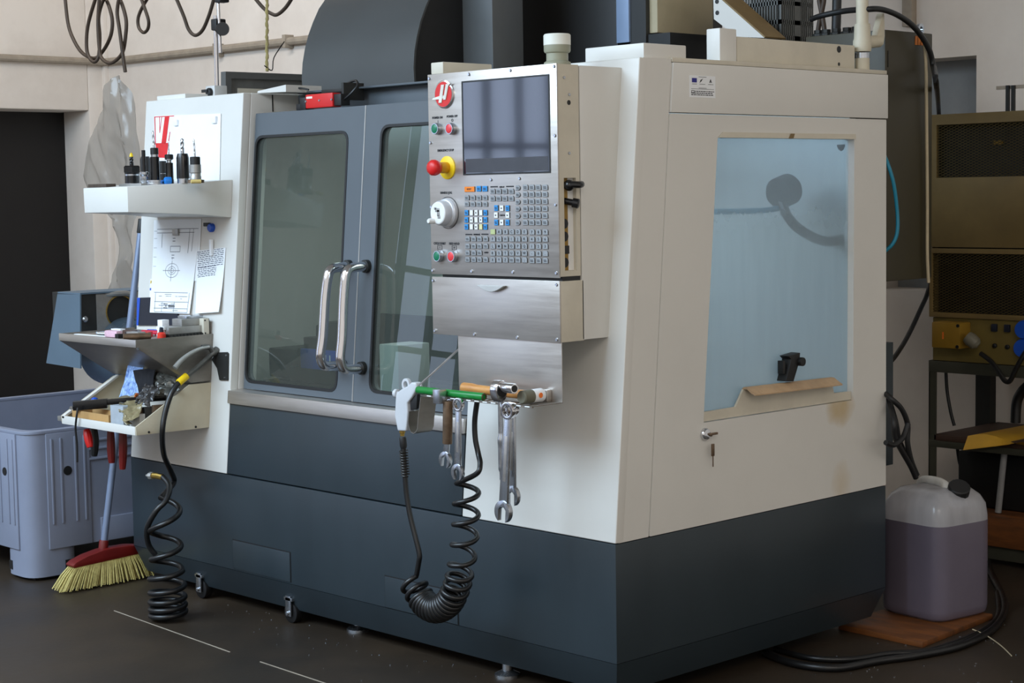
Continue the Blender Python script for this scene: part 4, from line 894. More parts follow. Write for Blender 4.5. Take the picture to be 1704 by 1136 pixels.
c = (-0.5168, -0.2, 0.7642); m = MB(); m.prism([(-0.5261, -0.2, 0.7729)[::2], (-0.4971, -0.2, 0.7859)[::2], (-0.5008, -0.2, 0.7467)[::2], (-0.5247, -0.2, 0.7417)[::2]], YG-.006, YG+.006, fY); m.build('trigger', BLACK, ag, bevel=.002)
m = MB(); m.tube([(-0.494, -0.2, 0.8094), (-0.4912, -0.19, 0.8165), (-0.4504, -0.1, 0.8973)], lambda t: .005 if t < .12 else .003, 10, 6); m.build('nozzle', TOOLST, ag)
m = MB(); m.lathe([(.008,0),(.008,.008),(.006,.009),(.006,.016)], (-0.5662, -0.2, 0.6865), (-.02,0,-1), 12); m.build('brass_nut', BRASS, ag)
hz = thing('coiled_hose', 'black spiral air hose looping in a tight curl below the white air gun', 'hose', (-0.4625, -0.19, 0.2275))
YH = -.19
def helix(axis, radius, turns, n_per, phase=0.0, flat=None):
    ax = smooth_path([Vector(p) for p in axis], 24)
    cum = [0]
    for i in range(1, len(ax)): cum.append(cum[-1] + (ax[i]-ax[i-1]).length)
    tot = cum[-1]; out = []
    # turns: list of (fraction of length, cumulative number of turns)
    N = int(turns[-1][1]*n_per); j = 0; up = None
    for q in range(N+1):
        w = turns[-1][1]*q/N
        for a in range(len(turns)-1):
            if turns[a+1][1] >= w: break
        f0, w0 = turns[a]; f1, w1 = turns[a+1]
        s = (f0 + (f1-f0)*(w-w0)/(w1-w0))*tot
        while j < len(ax)-2 and cum[j+1] < s: j += 1
        u = (s-cum[j])/max(1e-9, cum[j+1]-cum[j]); c = ax[j].lerp(ax[j+1], min(1,u))
        t = (ax[min(j+2,len(ax)-1)]-ax[max(j-1,0)]).normalized()
        if up is None: up = Vector((0,-1,0))
        e1 = (up - t*up.dot(t)).normalized(); up = e1; e2 = t.cross(e1)
        g = 2*PI*w + phase
        rr = radius(s/tot) if callable(radius) else radius
        out.append(c + (e1*math.cos(g) + e2*math.sin(g))*rr)
    return out
axis = [(-0.3329, -0.19, 0.5668), (-0.3348, -0.19, 0.4992), (-0.3437, -0.19, 0.4213), (-0.3593, -0.19, 0.3496), (-0.3791, -0.19, 0.2955), (-0.4104, -0.19, 0.2516), (-0.4577, -0.19, 0.2283), (-0.5001, -0.19, 0.2342), (-0.5281, -0.19, 0.2584), (-0.5513, -0.19, 0.2852)]
body = helix(axis, .031, [(0,0),(.46,4.2),(.6,7.2),(.90,20.0),(1,22)], 22, 1.4)
lead1 = [(-0.2869, -0.19, 0.7804), (-0.2971, -0.19, 0.7313), (-0.2961, -0.19, 0.6861), (-0.286, -0.19, 0.6492), (-0.2692, -0.2, 0.6263), (-0.2722, -0.21, 0.6031)]
lead2 = [(-0.5113, -0.2, 0.3452), (-0.5082, -0.2, 0.3662), (-0.5213, -0.2, 0.4055), (-0.5411, -0.2, 0.46), (-0.5538, -0.2, 0.5139), (-0.5593, -0.2, 0.5656), (-0.5641, -0.2, 0.6394)]
m = MB(); m.tube(smooth_path([Vector(v) for v in lead1]+[body[0]], 6)[:-1] + body + smooth_path([body[-1]]+[Vector(v) for v in lead2], 6)[1:], .0068, 8); m.build('hose', RUBBER, hz, angle=60)
m = MB(); m.lathe([(.0085,0),(.0095,.004),(.0095,.024),(.007,.03)], (-0.5656, -0.2, 0.6676), (.12,0,-1), 12); m.build('hose_coupling', BLACK, hz)
a = Vector((-0.5631, -0.2, 0.6347)); b_ = Vector((-0.5569, -0.2, 0.5658))
m = MB(); m.tube([a.lerp(b_, t/110) + Vector((math.cos(2*PI*t/11), math.sin(2*PI*t/11), 0))*.0102 for t in range(111)], .0020, 5); m.build('strain_spring', SPRING, hz)

# ---------------------------------------------------------------- tool shelf on the left column
def poly_solid(top, bot):
    n = len(top); m = MB()
    m.add(list(top)+list(bot), [tuple(range(n)), tuple(range(2*n-1,n-1,-1))] + [(i,(i+1)%n,n+(i+1)%n,n+i) for i in range(n)])
    return m
ts = thing('tool_shelf', 'white angular sheet metal shelf carrying the row of black tool holders', 'shelf', (-1.9, -.05, 1.25))
zC = 1.245
top = [(-1.703,.082,1.352),(-1.703,-.043,1.345),(-1.783,-.25,1.334),(-2.043,-.25,1.333),(-2.13,-.043,1.343),(-2.13,.082,1.352)]
bot = [(-1.701,.072,1.233),(-1.703,-.043,zC),(-1.783,-.25,1.256),(-2.040,-.25,1.255),(-2.13,-.043,zC),(-2.13,.072,1.233)]
poly_solid(top, bot).build('shelf_body', WHITE, ts, bevel=.003)
KP = 1/535.0
def ztop(y): return 1.343 + (y+.06)*.05
def lath(parent, name, m_, x, y, z, prof, n=18, angle=35):
    b = MB(); b.lathe([(r*KP, h*KP) for r, h in prof], (x,y,z), n=n)
    return b.build(name, m_, parent, angle=angle)
def drill(parent, x, y, z, r, h, dx=0.0, m_=None, flutes=True):
    b = MB(); n = 10; k = 26; vs = []; fs = []
    for i in range(k+1):
        t = i/k; rr = r*KP*(1 if t < .93 else 1-(t-.93)/.07*.9)
        for j in range(n):
            a = 2*PI*j/n; q = rr*(1-.38*abs(math.cos(a - t*9))**4) if flutes and t > .25 else rr
            vs.append((x+dx*KP*t+q*math.cos(a), y+q*math.sin(a), z+h*KP*t))
    for i in range(k):
        for j in range(n):
            l = (j+1)%n; fs.append((i*n+j,i*n+l,(i+1)*n+l,(i+1)*n+j))
    fs += [tuple(range(n-1,-1,-1)), tuple(range(k*n,(k+1)*n))]
    b.add(vs, fs); return b.build('cutter', m_ or TOOLST, parent, angle=60)
GRP = None
y = -.12; p = (-1.964, -0.12, 1.346); z = ztop(y)
t = thing('tool_holder', 'squat black tool holder with hexagonal nut and yellow tipped cutter, first from the plastic film', 'tool holder', (p[0],y,z))
lath(t,'flange',TOOLST,p[0],y,z,[(15.6,0),(15.6,3),(12,3.2)]); lath(t,'holder_body',BLACKG,p[0],y,z,[(12.3,3),(12.3,15),(12.3,20)]); lath(t,'collar_ring',TOOLST,p[0],y,z,[(12.6,16),(12.6,18.5)]); lath(t,'lock_nut',BLACKG,p[0],y,z,[(13,20),(15,22),(15,31),(13,33)],6); drill(t,p[0],y,z+33*KP,3.6,16,0,BLACKG); lath(t,'carbide_tip',YELLOW,p[0],y,z,[(3.4,48),(2.8,52),(.6,55)])
y = -.17; p = (-1.813, -0.17, 1.342); z = ztop(y)
t = thing('tool_holder', 'slim silver collet chuck with straight dark rod standing beside the hexagonal nut holder', 'tool holder', (p[0],y,z))
lath(t,'collet',TOOLST,p[0],y,z,[(4.5,0),(7.5,8),(7.5,15),(5,16),(7.5,18),(7.5,22),(4,23)]); lath(t,'rod',BLACKG,p[0],y,z,[(3.3,22),(3.3,58)])
y = -.02; p = (-2.043, -0.02, 1.356); z = ztop(y)
t = thing('tool_holder', 'plain black taper holder standing behind the slim collet chuck', 'tool holder', (p[0],y,z))
lath(t,'holder_body',BLACK,p[0],y,z,[(9,0),(9,42),(7,47)])
y = -.14; p = (-1.798, -0.14, 1.343); z = ztop(y)
t = thing('tool_holder', 'tallest black tool holder on a wide silver flange with long drill bit', 'tool holder', (p[0],y,z))
lath(t,'flange',TOOLST,p[0],y,z,[(17,0),(17,2.5),(15.5,3),(15.5,4.5),(17,5),(17,7.5),(9,8)]); lath(t,'holder_body',BLACKG,p[0],y,z,[(7.8,7.5),(7.6,46)]); lath(t,'neck',TOOLST,p[0],y,z,[(6,46),(6,50)]); lath(t,'clamp_nut',BLACK,p[0],y,z,[(6.8,50),(6.8,60),(5.5,61)],14); drill(t,p[0],y,z+60*KP,2.0,29,-3)
y = -.02; p = (-1.943, -0.02, 1.354); z = ztop(y)
t = thing('tool_holder', 'short black holder without cutter behind the tallest holder', 'tool holder', (p[0],y,z))
lath(t,'holder_body',BLACK,p[0],y,z,[(7,0),(7,38)]); lath(t,'collar_ring',TOOLST,p[0],y,z,[(7.2,16),(7.2,17)])
y = -.1; p = (-1.779, -0.1, 1.352); z = ztop(y)
t = thing('tool_holder', 'narrow black holder with silver banded nut and needle thin drill above the blue cap', 'tool holder', (p[0],y,z))
lath(t,'holder_body',BLACKG,p[0],y,z,[(7,0),(7,6),(6.6,8),(6.4,35)]); lath(t,'neck',TOOLST,p[0],y,z,[(4,35),(4,39),(7,40),(7,42)]); lath(t,'clamp_nut',BLACK,p[0],y,z,[(7.2,41),(7.2,48),(5.5,49)],14); drill(t,p[0],y,z+49*KP,1.0,22,0)
y = -.08; p = (-1.734, -0.08, 1.351); z = ztop(y)
t = thing('tool_holder', 'broad bottle shaped black holder with fluted end mill', 'tool holder', (p[0],y,z))
lath(t,'foot',TOOLST,p[0],y,z,[(10,0),(10,8)]); lath(t,'holder_body',BLACKG,p[0],y,z,[(10.8,8),(10.4,42),(8.6,49)]); drill(t,p[0],y,z+49*KP,3.1,25,0)
y = -.08; p = (-1.666, -0.08, 1.352); z = ztop(y)
t = thing('tool_holder', 'silver tool holder with black nut and thin drill on a wide flange', 'tool holder', (p[0],y,z))
lath(t,'flange',BROWNST,p[0],y,z,[(14,0),(14,5),(9.5,6)]); lath(t,'holder_body',ALU,p[0],y,z,[(9.2,5),(9.2,11),(8.6,12),(8.6,16),(9.4,17),(9.4,30)]); lath(t,'clamp_nut',BLACK,p[0],y,z,[(8.6,30),(8.6,42),(7,43)],16); drill(t,p[0],y,z+43*KP,1.5,29,-2)
p = (-1.762, -0.1, 1.354); m = MB(); m.lathe([(.0095,0),(.0115,.004),(.0115,.02)], (p[0],-.13,ztop(-.13)+.0115), (.3,1,0), 18); tag(m.build('bottle_cap', mat('bright blue cap',(30,130,220),.4), at=(p[0],-.13,ztop(-.13))), 'bright blue round cap lying at the edge of the tool shelf', 'cap')
p = (-1.631, -0.12, 1.352); m = MB(); m.lathe([(.0055,0),(.0062,.003),(.0062,.03)], (p[0],-.12,ztop(-.12)+.0062), (.4,1,0), 12); tag(m.build('wooden_dowel', mat('pale yellow wood',(232,206,130),.6), at=(p[0],-.12,ztop(-.12))), 'short pale yellow dowel lying at the edge of the tool shelf', 'dowel')
a = (-1.928, -0.16, 1.349); b_ = (-2.117, -0.16, 1.339)
m = MB(); m.box(-2.04,-1.93,-.235,-.2,1.334,1.345); tag(m.build('dark_strip', mat('dark lacquered strip',(70,56,46),.4,0,.3,60), bevel=.001, at=(-1.98,-.22,1.334)), 'dark mottled strip lying on the outer end of the tool shelf', 'strip')
m = MB(); m.box(-1.93,-1.80,-.19,-.15,1.337,1.344); tag(m.build('grey_strip', ALU, bevel=.001, at=(-1.86,-.17,1.337)), 'flat grey metal strip lying in front of the hexagonal nut holder', 'strip')

# ---------------------------------------------------------------- papers on the left column
def sheet(name, label, cat, c, lift=.0, m_=None, group=None):
    c = [Vector(q) for q in c]          # TL TR BR BL
    o = Vector((0,-.0008,0)); n = 6
    m = MB(); vs = []
    def S(u, v, d=0.0):
        q = (c[0]*(1-u)+c[1]*u)*(1-v) + (c[3]*(1-u)+c[2]*u)*v
        return q + Vector((0,-lift*v*v - .002 - d,0))
    for i in range(n+1):
        vs += [S(0,i/n), S(1,i/n), S(1,i/n)-o, S(0,i/n)-o]
    fs = [(0,3,2,1),(4*n,4*n+1,4*n+2,4*n+3)]
    for i in range(n):
        a = 4*i; b = a+4
        fs += [(a,a+1,b+1,b),(a+1,a+2,b+2,b+1),(a+2,a+3,b+3,b+2),(a+3,a,b,b+3)]
    m.add(vs, fs)
    t = thing(name, label, cat, tuple(c[0]), group)
    m.build('paper', m_ or PAPER, t)
    return t, S
def line(m, S, u0, v0, u1, v1, w=.0009):
    a = S(u0,v0,.0006); b = S(u1,v1,.0006); d = (b-a).normalized(); n = Vector((-d.z,0,d.x))*w
    m.add([a-n,b-n,b+n,a+n], [(0,1,2,3)])
def magnet(u, v, S, w, h, m_, parent, name='magnet'):
    q = S(u,v,.0); b = MB(); b.box(q.x-w, q.x+w, q.y-.008, q.y-.0005, q.z-h, q.z+h)
    return b.build(name, m_, parent, bevel=.0015)
t, S = sheet('poster', 'white poster sheet with red outlined letter on the column above the tool shelf', 'poster', [(-2.168, 0.1017, 1.571), (-1.781, 0.1008, 1.562), (-1.772, 0.0817, 1.347), (-2.158, 0.0821, 1.351)])
RP = mat('red poster print',(226,40,44),.7)
m = MB()
def W2(px, py): return ((px-258)/110.5, (py-192.6+ (px-258)*.033)/110)
def pl_(pts):
    vs = [S(*W2(x_, y_), .0006) for x_, y_ in pts]; m.add(vs, [tuple(range(len(vs)))])
pl_([(258,193.8),(292,192),(292,193.4),(258,195.2)]); pl_([(258,194),(259.5,194),(261.5,240),(260,240)]); pl_([(266.5,194.5),(267.5,194.5),(268.2,221),(267.4,221)]); pl_([(267.4,220),(270.2,194.5),(271.2,194.5),(268.3,221)])
pl_([(276,194.5),(282,194),(277.5,238),(271,238)]); pl_([(260.5,238),(283.5,237),(280.5,262),(264.5,262)]); pl_([(285,219),(286.2,219),(283.5,238),(282.3,238)]); pl_([(282,194),(284,194),(279,238),(277,238)])
m.build('red_print', RP, t)
magnet(.35, .115, S, .011, .010, PAPER, t); magnet(.92, .09, S, .012, .011, PAPER, t)
t, S2 = sheet('folder_sheet', 'white sheet tucked behind the technical drawing, its lower corner showing', 'paper', [(-1.927, 0.071, 1.227), (-1.865, 0.0712, 1.229), (-1.867, 0.0536, 1.031), (-1.928, 0.0533, 1.027)])
t, S = sheet('technical_drawing', 'technical drawing of a round flange pinned below the tool shelf', 'drawing', [(-2.144, 0.0709, 1.225), (-1.87, 0.0712, 1.229), (-1.898, 0.0441, 0.9246), (-2.133, 0.0437, 0.9197)], .008)
m = MB()
for ln in ((.08,.10,.98,.10),(.08,.14,.9,.14),(.2,.15,.2,.3),(.8,.1,.8,.36),(.88,.1,.88,.34),(.08,.78,.9,.78),(.1,.88,.94,.88),(.1,.95,.94,.95),(.12,.99,.94,.99),(.12,.78,.12,.99),(.94,.78,.94,.99),(.22,.92,.5,.92),(.30,.88,.30,.99),(.6,.88,.6,.99),(.4,.285,.62,.285),(.4,.285,.4,.345),(.62,.285,.62,.345),(.4,.345,.62,.345),(.26,.545,.66,.545),(.46,.44,.46,.66),(.46,.4,.46,.43)):
    line(m, S, *ln)
for r_ in (.15, .085, .045):
    k = 28
    for i in range(k):
        a, b = 2*PI*i/k, 2*PI*(i+1)/k
        line(m, S, .47+r_*1.0*math.cos(a), .545+r_*.50*math.sin(a), .47+r_*math.cos(b), .545+r_*.50*math.sin(b), .0007)
random.seed(5)
for q in range(16):
    u = random.uniform(.2,.8); v = random.choice((.8,.82,.845,.9,.93,.97)); line(m, S, u, v, u+random.uniform(.04,.12), v, .0008)
for v in (.2,.23,.38,.41): line(m, S, .44, v, .5, v, .0012)
for v in (.12,.2,.3,.4,.5): line(m, S, .02, v, .09, v, .0005)
m.build('drawing_print', INKG, t)
m = MB()
for (a_, v) in ((.34,.905),(.34,.945)): line(m, S, a_, v, a_+.1, v, .0014)
line(m, S, .38, .925, .42, .925, .0016); line(m, S, .46,.925,.62,.925,.0022); line(m, S, .46,.912,.6,.912,.0008); line(m, S, .46,.94,.62,.94,.0008)
m.build('title_block_mark', INK, t)
magnet(.52, .135, S, .016, .011, ALU, t)
t, S = sheet('handwritten_note', 'handwritten note held by a white magnet strip beside the technical drawing', 'note', [(-1.888, 0.0621, 1.127), (-1.722, 0.0632, 1.139), (-1.728, 0.0452, 0.9368), (-1.858, 0.0443, 0.9271)], .012)
m = MB(); random.seed(8)
for r_ in range(15):
    v = .03+r_*.03 if r_ < 9 else .03+r_*.028; u = .04+random.uniform(0,.04); e_ = .95 if r_ < 9 else .72
    while u < e_:
        l = random.uniform(.05,.13); line(m, S, u, v+random.uniform(-.004,.004)-.02*u, min(e_,u+l), v+random.uniform(-.004,.004)-.02*u, .0011); u += l+.025
m.build('handwriting', mat('blue black ink',(92,98,116),.8), t)
q = (-1.795, 0.0631, 1.138); b = MB(); b.box(q[0]-.005,q[0]+.007,q[1]-.012,q[1]-.003,q[2]-.026,q[2]+.026); b.build('magnet_strip', PAPER, t, bevel=.002)
q = (-1.808, 0.0691, 1.205); b = MB(); b.lathe([(.014,0),(.014,.01),(.011,.014)], (q[0]+.006,q[1],q[2]-.004), (0,-1,0), 16); bm_ = b.build('round_magnet', PLASTICBLUE, at=q); tag(bm_, 'dark blue round magnet holding a scrap on the column', 'magnet')
b = MB(); b.box(q[0]-.03,q[0]+.0,q[1]-.012,q[1]-.002,q[2]+.0,q[2]+.012); b.build('black_scrap', BLACK, bm_, bevel=.002)
bf = MB(); 
c = [(-2.212, 0.0478, 0.966), (-1.977, 0.0488, 0.9773), (-1.97, 0.0405, 0.8838), (-2.213, 0.0396, 0.8734)]
bf.add([Vector(v)+Vector((0,-.001,0)) for v in c]+[Vector(v)+Vector((0,-.006,0)) for v in c], [(0,1,2,3),(4,5,6,7),(0,1,5,4),(1,2,6,5),(2,3,7,6),(3,0,4,7)])
fo = bf.build('navy_folder', NAVY, at=(-2.088, 0.0406, 0.8847)); tag(fo, 'navy blue folder standing behind the clutter on the stainless tray', 'folder')
bf = MB(); c = [(-2.22, 0.0478, 0.9658), (-2.201, 0.0478, 0.9664), (-2.205, 0.0396, 0.8737), (-2.216, 0.0395, 0.8733)]
bf.add([Vector(v)+Vector((0,-.0065,0)) for v in c]+[Vector(v)+Vector((0,-.007,0)) for v in c], [(0,1,2,3),(4,5,6,7),(0,1,5,4),(1,2,6,5),(2,3,7,6),(3,0,4,7)]); bf.build('folder_spine', PLASTICBLUE, fo)
st_ = thing('warning_label', 'narrow label strip with yellow and blue fields beside the technical drawing', 'label', (-2.137, 0.0507, 0.9983))
c = [(-2.153, 0.0535, 1.03), (-2.122, 0.0536, 1.032), (-2.122, 0.0482, 0.9709), (-2.153, 0.048, 0.9679)]
def quadbox(c, d0, d1):
    b = MB(); b.add([Vector(v)+Vector((0,-d0,0)) for v in c]+[Vector(v)+Vector((0,-d1,0)) for v in c], [(0,1,2,3),(4,5,6,7),(0,1,5,4),(1,2,6,5),(2,3,7,6),(3,0,4,7)]); return b
quadbox(c,.0003,.001).build('label_backing', PAPER, st_)
quadbox([(-2.15, 0.053, 1.025), (-2.125, 0.0532, 1.026), (-2.126, 0.0523, 1.016), (-2.151, 0.0521, 1.015)],.001,.0014).build('yellow_field', YELLOW, st_)
quadbox([(-2.152, 0.0508, 0.9999), (-2.123, 0.051, 1.002), (-2.124, 0.0503, 0.9937), (-2.152, 0.0501, 0.9919)],.001,.0014).build('blue_field', PLASTICBLUE, st_)
quadbox([(-2.145, 0.0529, 1.023), (-2.132, 0.0529, 1.023), (-2.133, 0.0525, 1.018), (-2.146, 0.0524, 1.018)],.0014,.0017).build('warning_mark', INK, st_)
quadbox([(-2.142, 0.0499, 0.9892), (-2.132, 0.0494, 0.9845), (-2.136, 0.0489, 0.9784), (-2.14, 0.0492, 0.9823)],.001,.0014).build('warning_mark', INK, st_)

# ---------------------------------------------------------------- stainless tray and the things on it
dt = thing('stainless_tray', 'stainless steel funnel shaped tray bolted to the left column', 'tray', (-2.0,-.1,.72))
sp_ = [(-.243,.864),(.038,.866),(.024,.717),(-.05,.716),(-.089,.74),(-.246,.842)]
X0 = -2.237; X1 = -1.772
m = MB(); m.prism(sp_, X1-.003, X1, fX); m.build('side_plate', STEELD, dt, bevel=.0008)
m = MB(); m.prism(sp_, X0, X0+.003, fX); m.build('side_plate', STEELD, dt)
m = MB(); m.prism([(-.246,.842),(-.089,.74),(-.086,.743),(-.243,.846)], X0+.003, X1-.003, fX); m.prism([(-.089,.74),(-.05,.716),(.024,.717),(.024,.72),(-.05,.719),(-.087,.743)], X0+.003, X1-.003, fX); m.build('funnel', STEELD, dt)
m = MB(); m.box(X0, X1, -.2465, -.243, .841, .8645); m.build('front_rim', STEEL, dt, bevel=.0008)
m = MB(); m.box(X0+.003, X1-.003, -.243, .036, .856, .860); m.build('tray_floor', STEELD, dt)
m = MB(); pz_ = (-1.772, -0.2398, 0.838); m.lathe([(.004,0),(.004,.003)], (X1,pz_[1],pz_[2]), (1,0,0), 8); m.build('rim_rivet', TOOLST, dt)
ZS = .860
def item(name, label, cat, m_, mb, bevel=.0008, group=None, at=None):
    return tag(mb.build(name, m_, bevel=bevel, at=at), label, cat, group)
def P(px, py_x, z=ZS): pass
def bx(p, w, d, h, ang=0.0, z=ZS):
    m = MB(); m.M = Matrix.Translation((p[0],p[1],z)) @ Matrix.Rotation(ang,4,'Z'); m.box(-w/2,w/2,-d/2,d/2,0,h); return m
def rod(p, l, r, ang, z=ZS, n=10):
    m = MB(); d = Vector((math.cos(ang),math.sin(ang),0)); c = Vector((p[0],p[1],z+r)); m.cyl(c-d*l/2, c+d*l/2, r, n); return m
p = (-2.271, -0.1335, 0.862); item('steel_rule', 'white steel rule lying along the rim of the stainless tray', 'ruler', PAPER, bx((-2.10,-.20),.2,.016,.002,.05), at=(-2.1,-.2,ZS))
item('paper_slip', 'pale blue grey paper slip on the outer end of the stainless tray', 'paper', mat('pale blue paper',(190,204,220),.8), bx((-2.12,-.13),.10,.03,.006,.1), at=(-2.12,-.13,ZS))
item('white_block', 'small white block at the outer end of the stainless tray', 'block', PAPER, bx((-2.13,-.09),.05,.02,.014,.1), at=(-2.13,-.09,ZS))
item('tape_roll', 'pink wrapped packet near the rim of the stainless tray', 'packet', PINK, bx((-1.985,-.195),.065,.025,.022,.1), .006, at=(-1.985,-.195,ZS))
item('black_cube', 'small black cube beside the pink packet', 'block', BLACK, bx((-1.935,-.205),.020,.018,.014,.0), at=(-1.935,-.205,ZS))
item('aluminium_block', 'grey aluminium block between the black cube and the brown bar', 'block', ALU, bx((-1.90,-.165),.06,.03,.02,.1), .002, at=(-1.9,-.165,ZS))
m = rod((-1.845,-.195),.085,.010,1.15); item('round_bar', 'browned round bar with pale cut end at the corner of the stainless tray', 'bar', BROWNST, m, .001, at=(-1.845,-.195,ZS))
item('dark_clip', 'dark brown clip lying behind the steel rule', 'clip', mat('dark brown clip',(76,48,38),.5), bx((-2.0,-.125),.05,.02,.018,.3), .004, at=(-2.0,-.125,ZS))
item('marker_pen', 'royal blue marker pen lying across the stainless tray', 'pen', PLASTICBLUE, rod((-1.985,-.03),.09,.007,.25), .001, at=(-1.985,-.03,ZS))
item('wooden_pencil', 'pale wooden pencil at the back of the stainless tray', 'pencil', mat('pale pencil wood',(206,190,150),.6), rod((-2.0,.005),.16,.0035,.15,n=6), 0, at=(-2.0,.005,ZS))
item('marker_pen', 'white marker pen with a grey band at the back of the stainless tray', 'pen', WHITEK, rod((-1.93,-.005),.12,.006,-.1,z=ZS+.012), .001, at=(-1.93,-.005,ZS))
item('marker_pen', 'crimson marker pen lying in the middle of the stainless tray', 'pen', mat('crimson plastic',(206,24,60),.4), rod((-1.935,-.085),.085,.009,.2), .002, at=(-1.935,-.085,ZS))
item('white_sheet', 'folded white sheet under the crimson marker pen', 'paper', PAPER, bx((-1.955,-.105),.09,.03,.006,.1), at=(-1.95,-.105,ZS))
t = thing('gauge_block_box', 'grey plastic box with a small white cube on top in the middle of the tray', 'box', (-1.885,-.06,ZS))
m = bx((-1.875,-.06),.05,.05,.022,.05); m.build('lower_box', mat('light grey plastic',(186,186,190),.45), t, bevel=.001)
m = bx((-1.89,-.07),.026,.026,.030,.05,ZS+.022); m.build('white_cube', PAPER, t, bevel=.001)
item('clear_packet', 'pinkish clear packet beside the grey plastic box', 'packet', PINK, bx((-1.835,-.07),.055,.05,.018,.2), .004, at=(-1.83,-.07,ZS))
item('silver_bar', 'short bright steel bar lying across the pale blue slip on the stainless tray', 'bar', TOOLST, rod((-2.07,-.165),.07,.006,.6), .001, at=(-2.07,-.165,ZS))
item('black_marker', 'black marker pen lying behind the aluminium block on the stainless tray', 'pen', BLACKG, rod((-1.96,-.145),.08,.008,-.2), .001, at=(-1.96,-.145,ZS))
item('yellow_eraser', 'small amber block at the back of the stainless tray', 'block', mat('amber block',(226,170,70),.5), bx((-1.90,-.01),.035,.02,.022,.3), .002, at=(-1.9,-.01,ZS))
item('red_box', 'small red box between the crimson pen and the grey plastic box', 'box', RED, bx((-1.915,-.115),.03,.02,.016,.2), .001, at=(-1.915,-.115,ZS))
t = thing('glue_bottle', 'little red bottle with navy cap on the stainless tray', 'bottle', (-1.80,-.135,ZS))
m = MB(); m.lathe([(.0125,0),(.0135,.002),(.0135,.016),(.009,.021)], (-1.80,-.135,ZS), n=18); m.build('bottle_body', mat('coral red plastic',(232,62,46),.35), t)
m = MB(); m.lathe([(.007,.021),(.006,.034),(.004,.036)], (-1.80,-.135,ZS), n=14); m.build('bottle_cap', NAVY, t)
item('screwdriver', 'orange handled screwdriver at the back of the stainless tray', 'screwdriver', mat('amber orange plastic',(232,150,50),.4), rod((-1.86,.012),.06,.008,.2,z=ZS+.006), .002, at=(-1.86,.01,ZS))
t = thing('rail_stack', 'stack of grey aluminium slotted rails at the machine side of the tray', 'rail', (-1.80,-.03,ZS))
m = MB(); m.box(-1.83,-1.785,-.115,.03,ZS,ZS+.012); 
for k in range(11): m.box(-1.785,-1.779,-.112+k*.0125,-.106+k*.0125,ZS+.001,ZS+.010)
m.build('slotted_rail', INNERD, t, bevel=.0006)
m = MB(); m.box(-1.845,-1.788,-.115,.03,ZS+.012,ZS+.034); m.build('profile', ALU, t, bevel=.0015)
for xx in (-1.838,-1.815):
    m = MB(); m.prism([(xx-.009,ZS+.004),(xx+.009,ZS+.004),(xx+.009,ZS+.012),(xx+.004,ZS+.014),(xx+.004,ZS+.024),(xx+.009,ZS+.026),(xx+.009,ZS+.036),(xx-.009,ZS+.036),(xx-.009,ZS+.026),(xx-.004,ZS+.024),(xx-.004,ZS+.014),(xx-.009,ZS+.012)], -.123, -.1155, fY); m.build('end_profile', PAPER, t)
m = MB(); m.box(-1.855,-1.80,-.06,.03,ZS+.034,ZS+.056); m.build('upper_block', ALU, t, bevel=.002)
m = MB(); m.box(-1.86,-1.81,-.035,.028,ZS+.056,ZS+.064); m.build('top_plate', TOOLST, t, bevel=.001)
t = thing('switch_box', 'cream switch box at the column end of the stainless tray', 'box', (-1.79,.02,ZS))
p = (-1.775, 0.0062, 0.9154); q = (-1.775, 0.0327, 0.8658)
m = MB(); m.box(-1.81,-1.776,p[1],q[1]-.006,.862,p[2]); m.build('box_body', CREAM, t, bevel=.002)
m = MB(); m.box(-1.811,-1.779,q[1]-.006,q[1]-.003,.862,p[2]-.001); m.build('box_back', BLACK, t)
for zz in (p[2]-.006, .869):
    m = MB(); m.lathe([(.0028,0),(.0025,.0015)], (-1.776,p[1]+.005,zz), (1,0,0), 8); m.build('box_screw', BLACK, t)

# ---------------------------------------------------------------- white storage tray under it, with rags and bags
wt_ = thing('storage_tray', 'chipped cream painted open tray with sloping sides below the stainless tray', 'tray', (-2.0,-.1,.57))
sp2 = [(-.256,.597),(-.057,.711),(.026,.711),(.012,.568),(-.254,.570)]
CHIP = mat('chipped cream paint', (206,196,172), .5, 0, .06, 9, .03, 90)
m = MB(); m.prism(sp2, -1.777, -1.772, fX); s_ = m.build('side_plate', CHIP, wt_, bevel=.0015)
for pz_ in ((-1.772, -0.21, 0.5765), (-1.772, -0.0384, 0.5751)):
    m = MB(); m.lathe([(.004,0),(.0035,.002)], pz_, (1,0,0), 8); m.build('plate_bolt', BLACK, s_)
m = MB(); m.prism(sp2, -2.226, -2.221, fX); m.build('side_plate', CHIP, wt_, bevel=.0015)
m = MB(); m.prism([(-.256,.597),(-.05,.714),(-.048,.708),(-.256,.589)], -2.2209, -2.206, fX); m.build('side_flange', WHITE, wt_)
m = MB(); m.box(-2.221, -1.777, -.256, -.251, .570, .597); m.build('front_lip', WHITE, wt_, bevel=.0015)
m = MB(); m.box(-2.221, -1.777, -.251, .012, .570, .574); m.build('tray_floor', CHIP, wt_)
m = MB(); m.box(-2.26, -2.226, -.25, -.22, .576, .592); m.build('end_tab', ALU, wt_, bevel=.001)
m = MB(); m.box(-2.22, -1.778, .0, .006, .574, .70); m.build('back_plate', WHITE, wt_)
ZL = .574
t = thing('cardboard_tray', 'cut down brown cardboard box standing behind the lip of the cream tray', 'box', (-2.08,-.2,ZL))
m = MB(); m.ring(rect(-2.19,-1.965,-.235,-.16), rect(-2.186,-1.969,-.231,-.164), ZL, ZL+.042, fZ); m.build('box_wall', CARD, t); m = MB(); m.box(-2.186,-1.969,-.231,-.164,ZL,ZL+.004); m.build('box_floor', CARD, t)
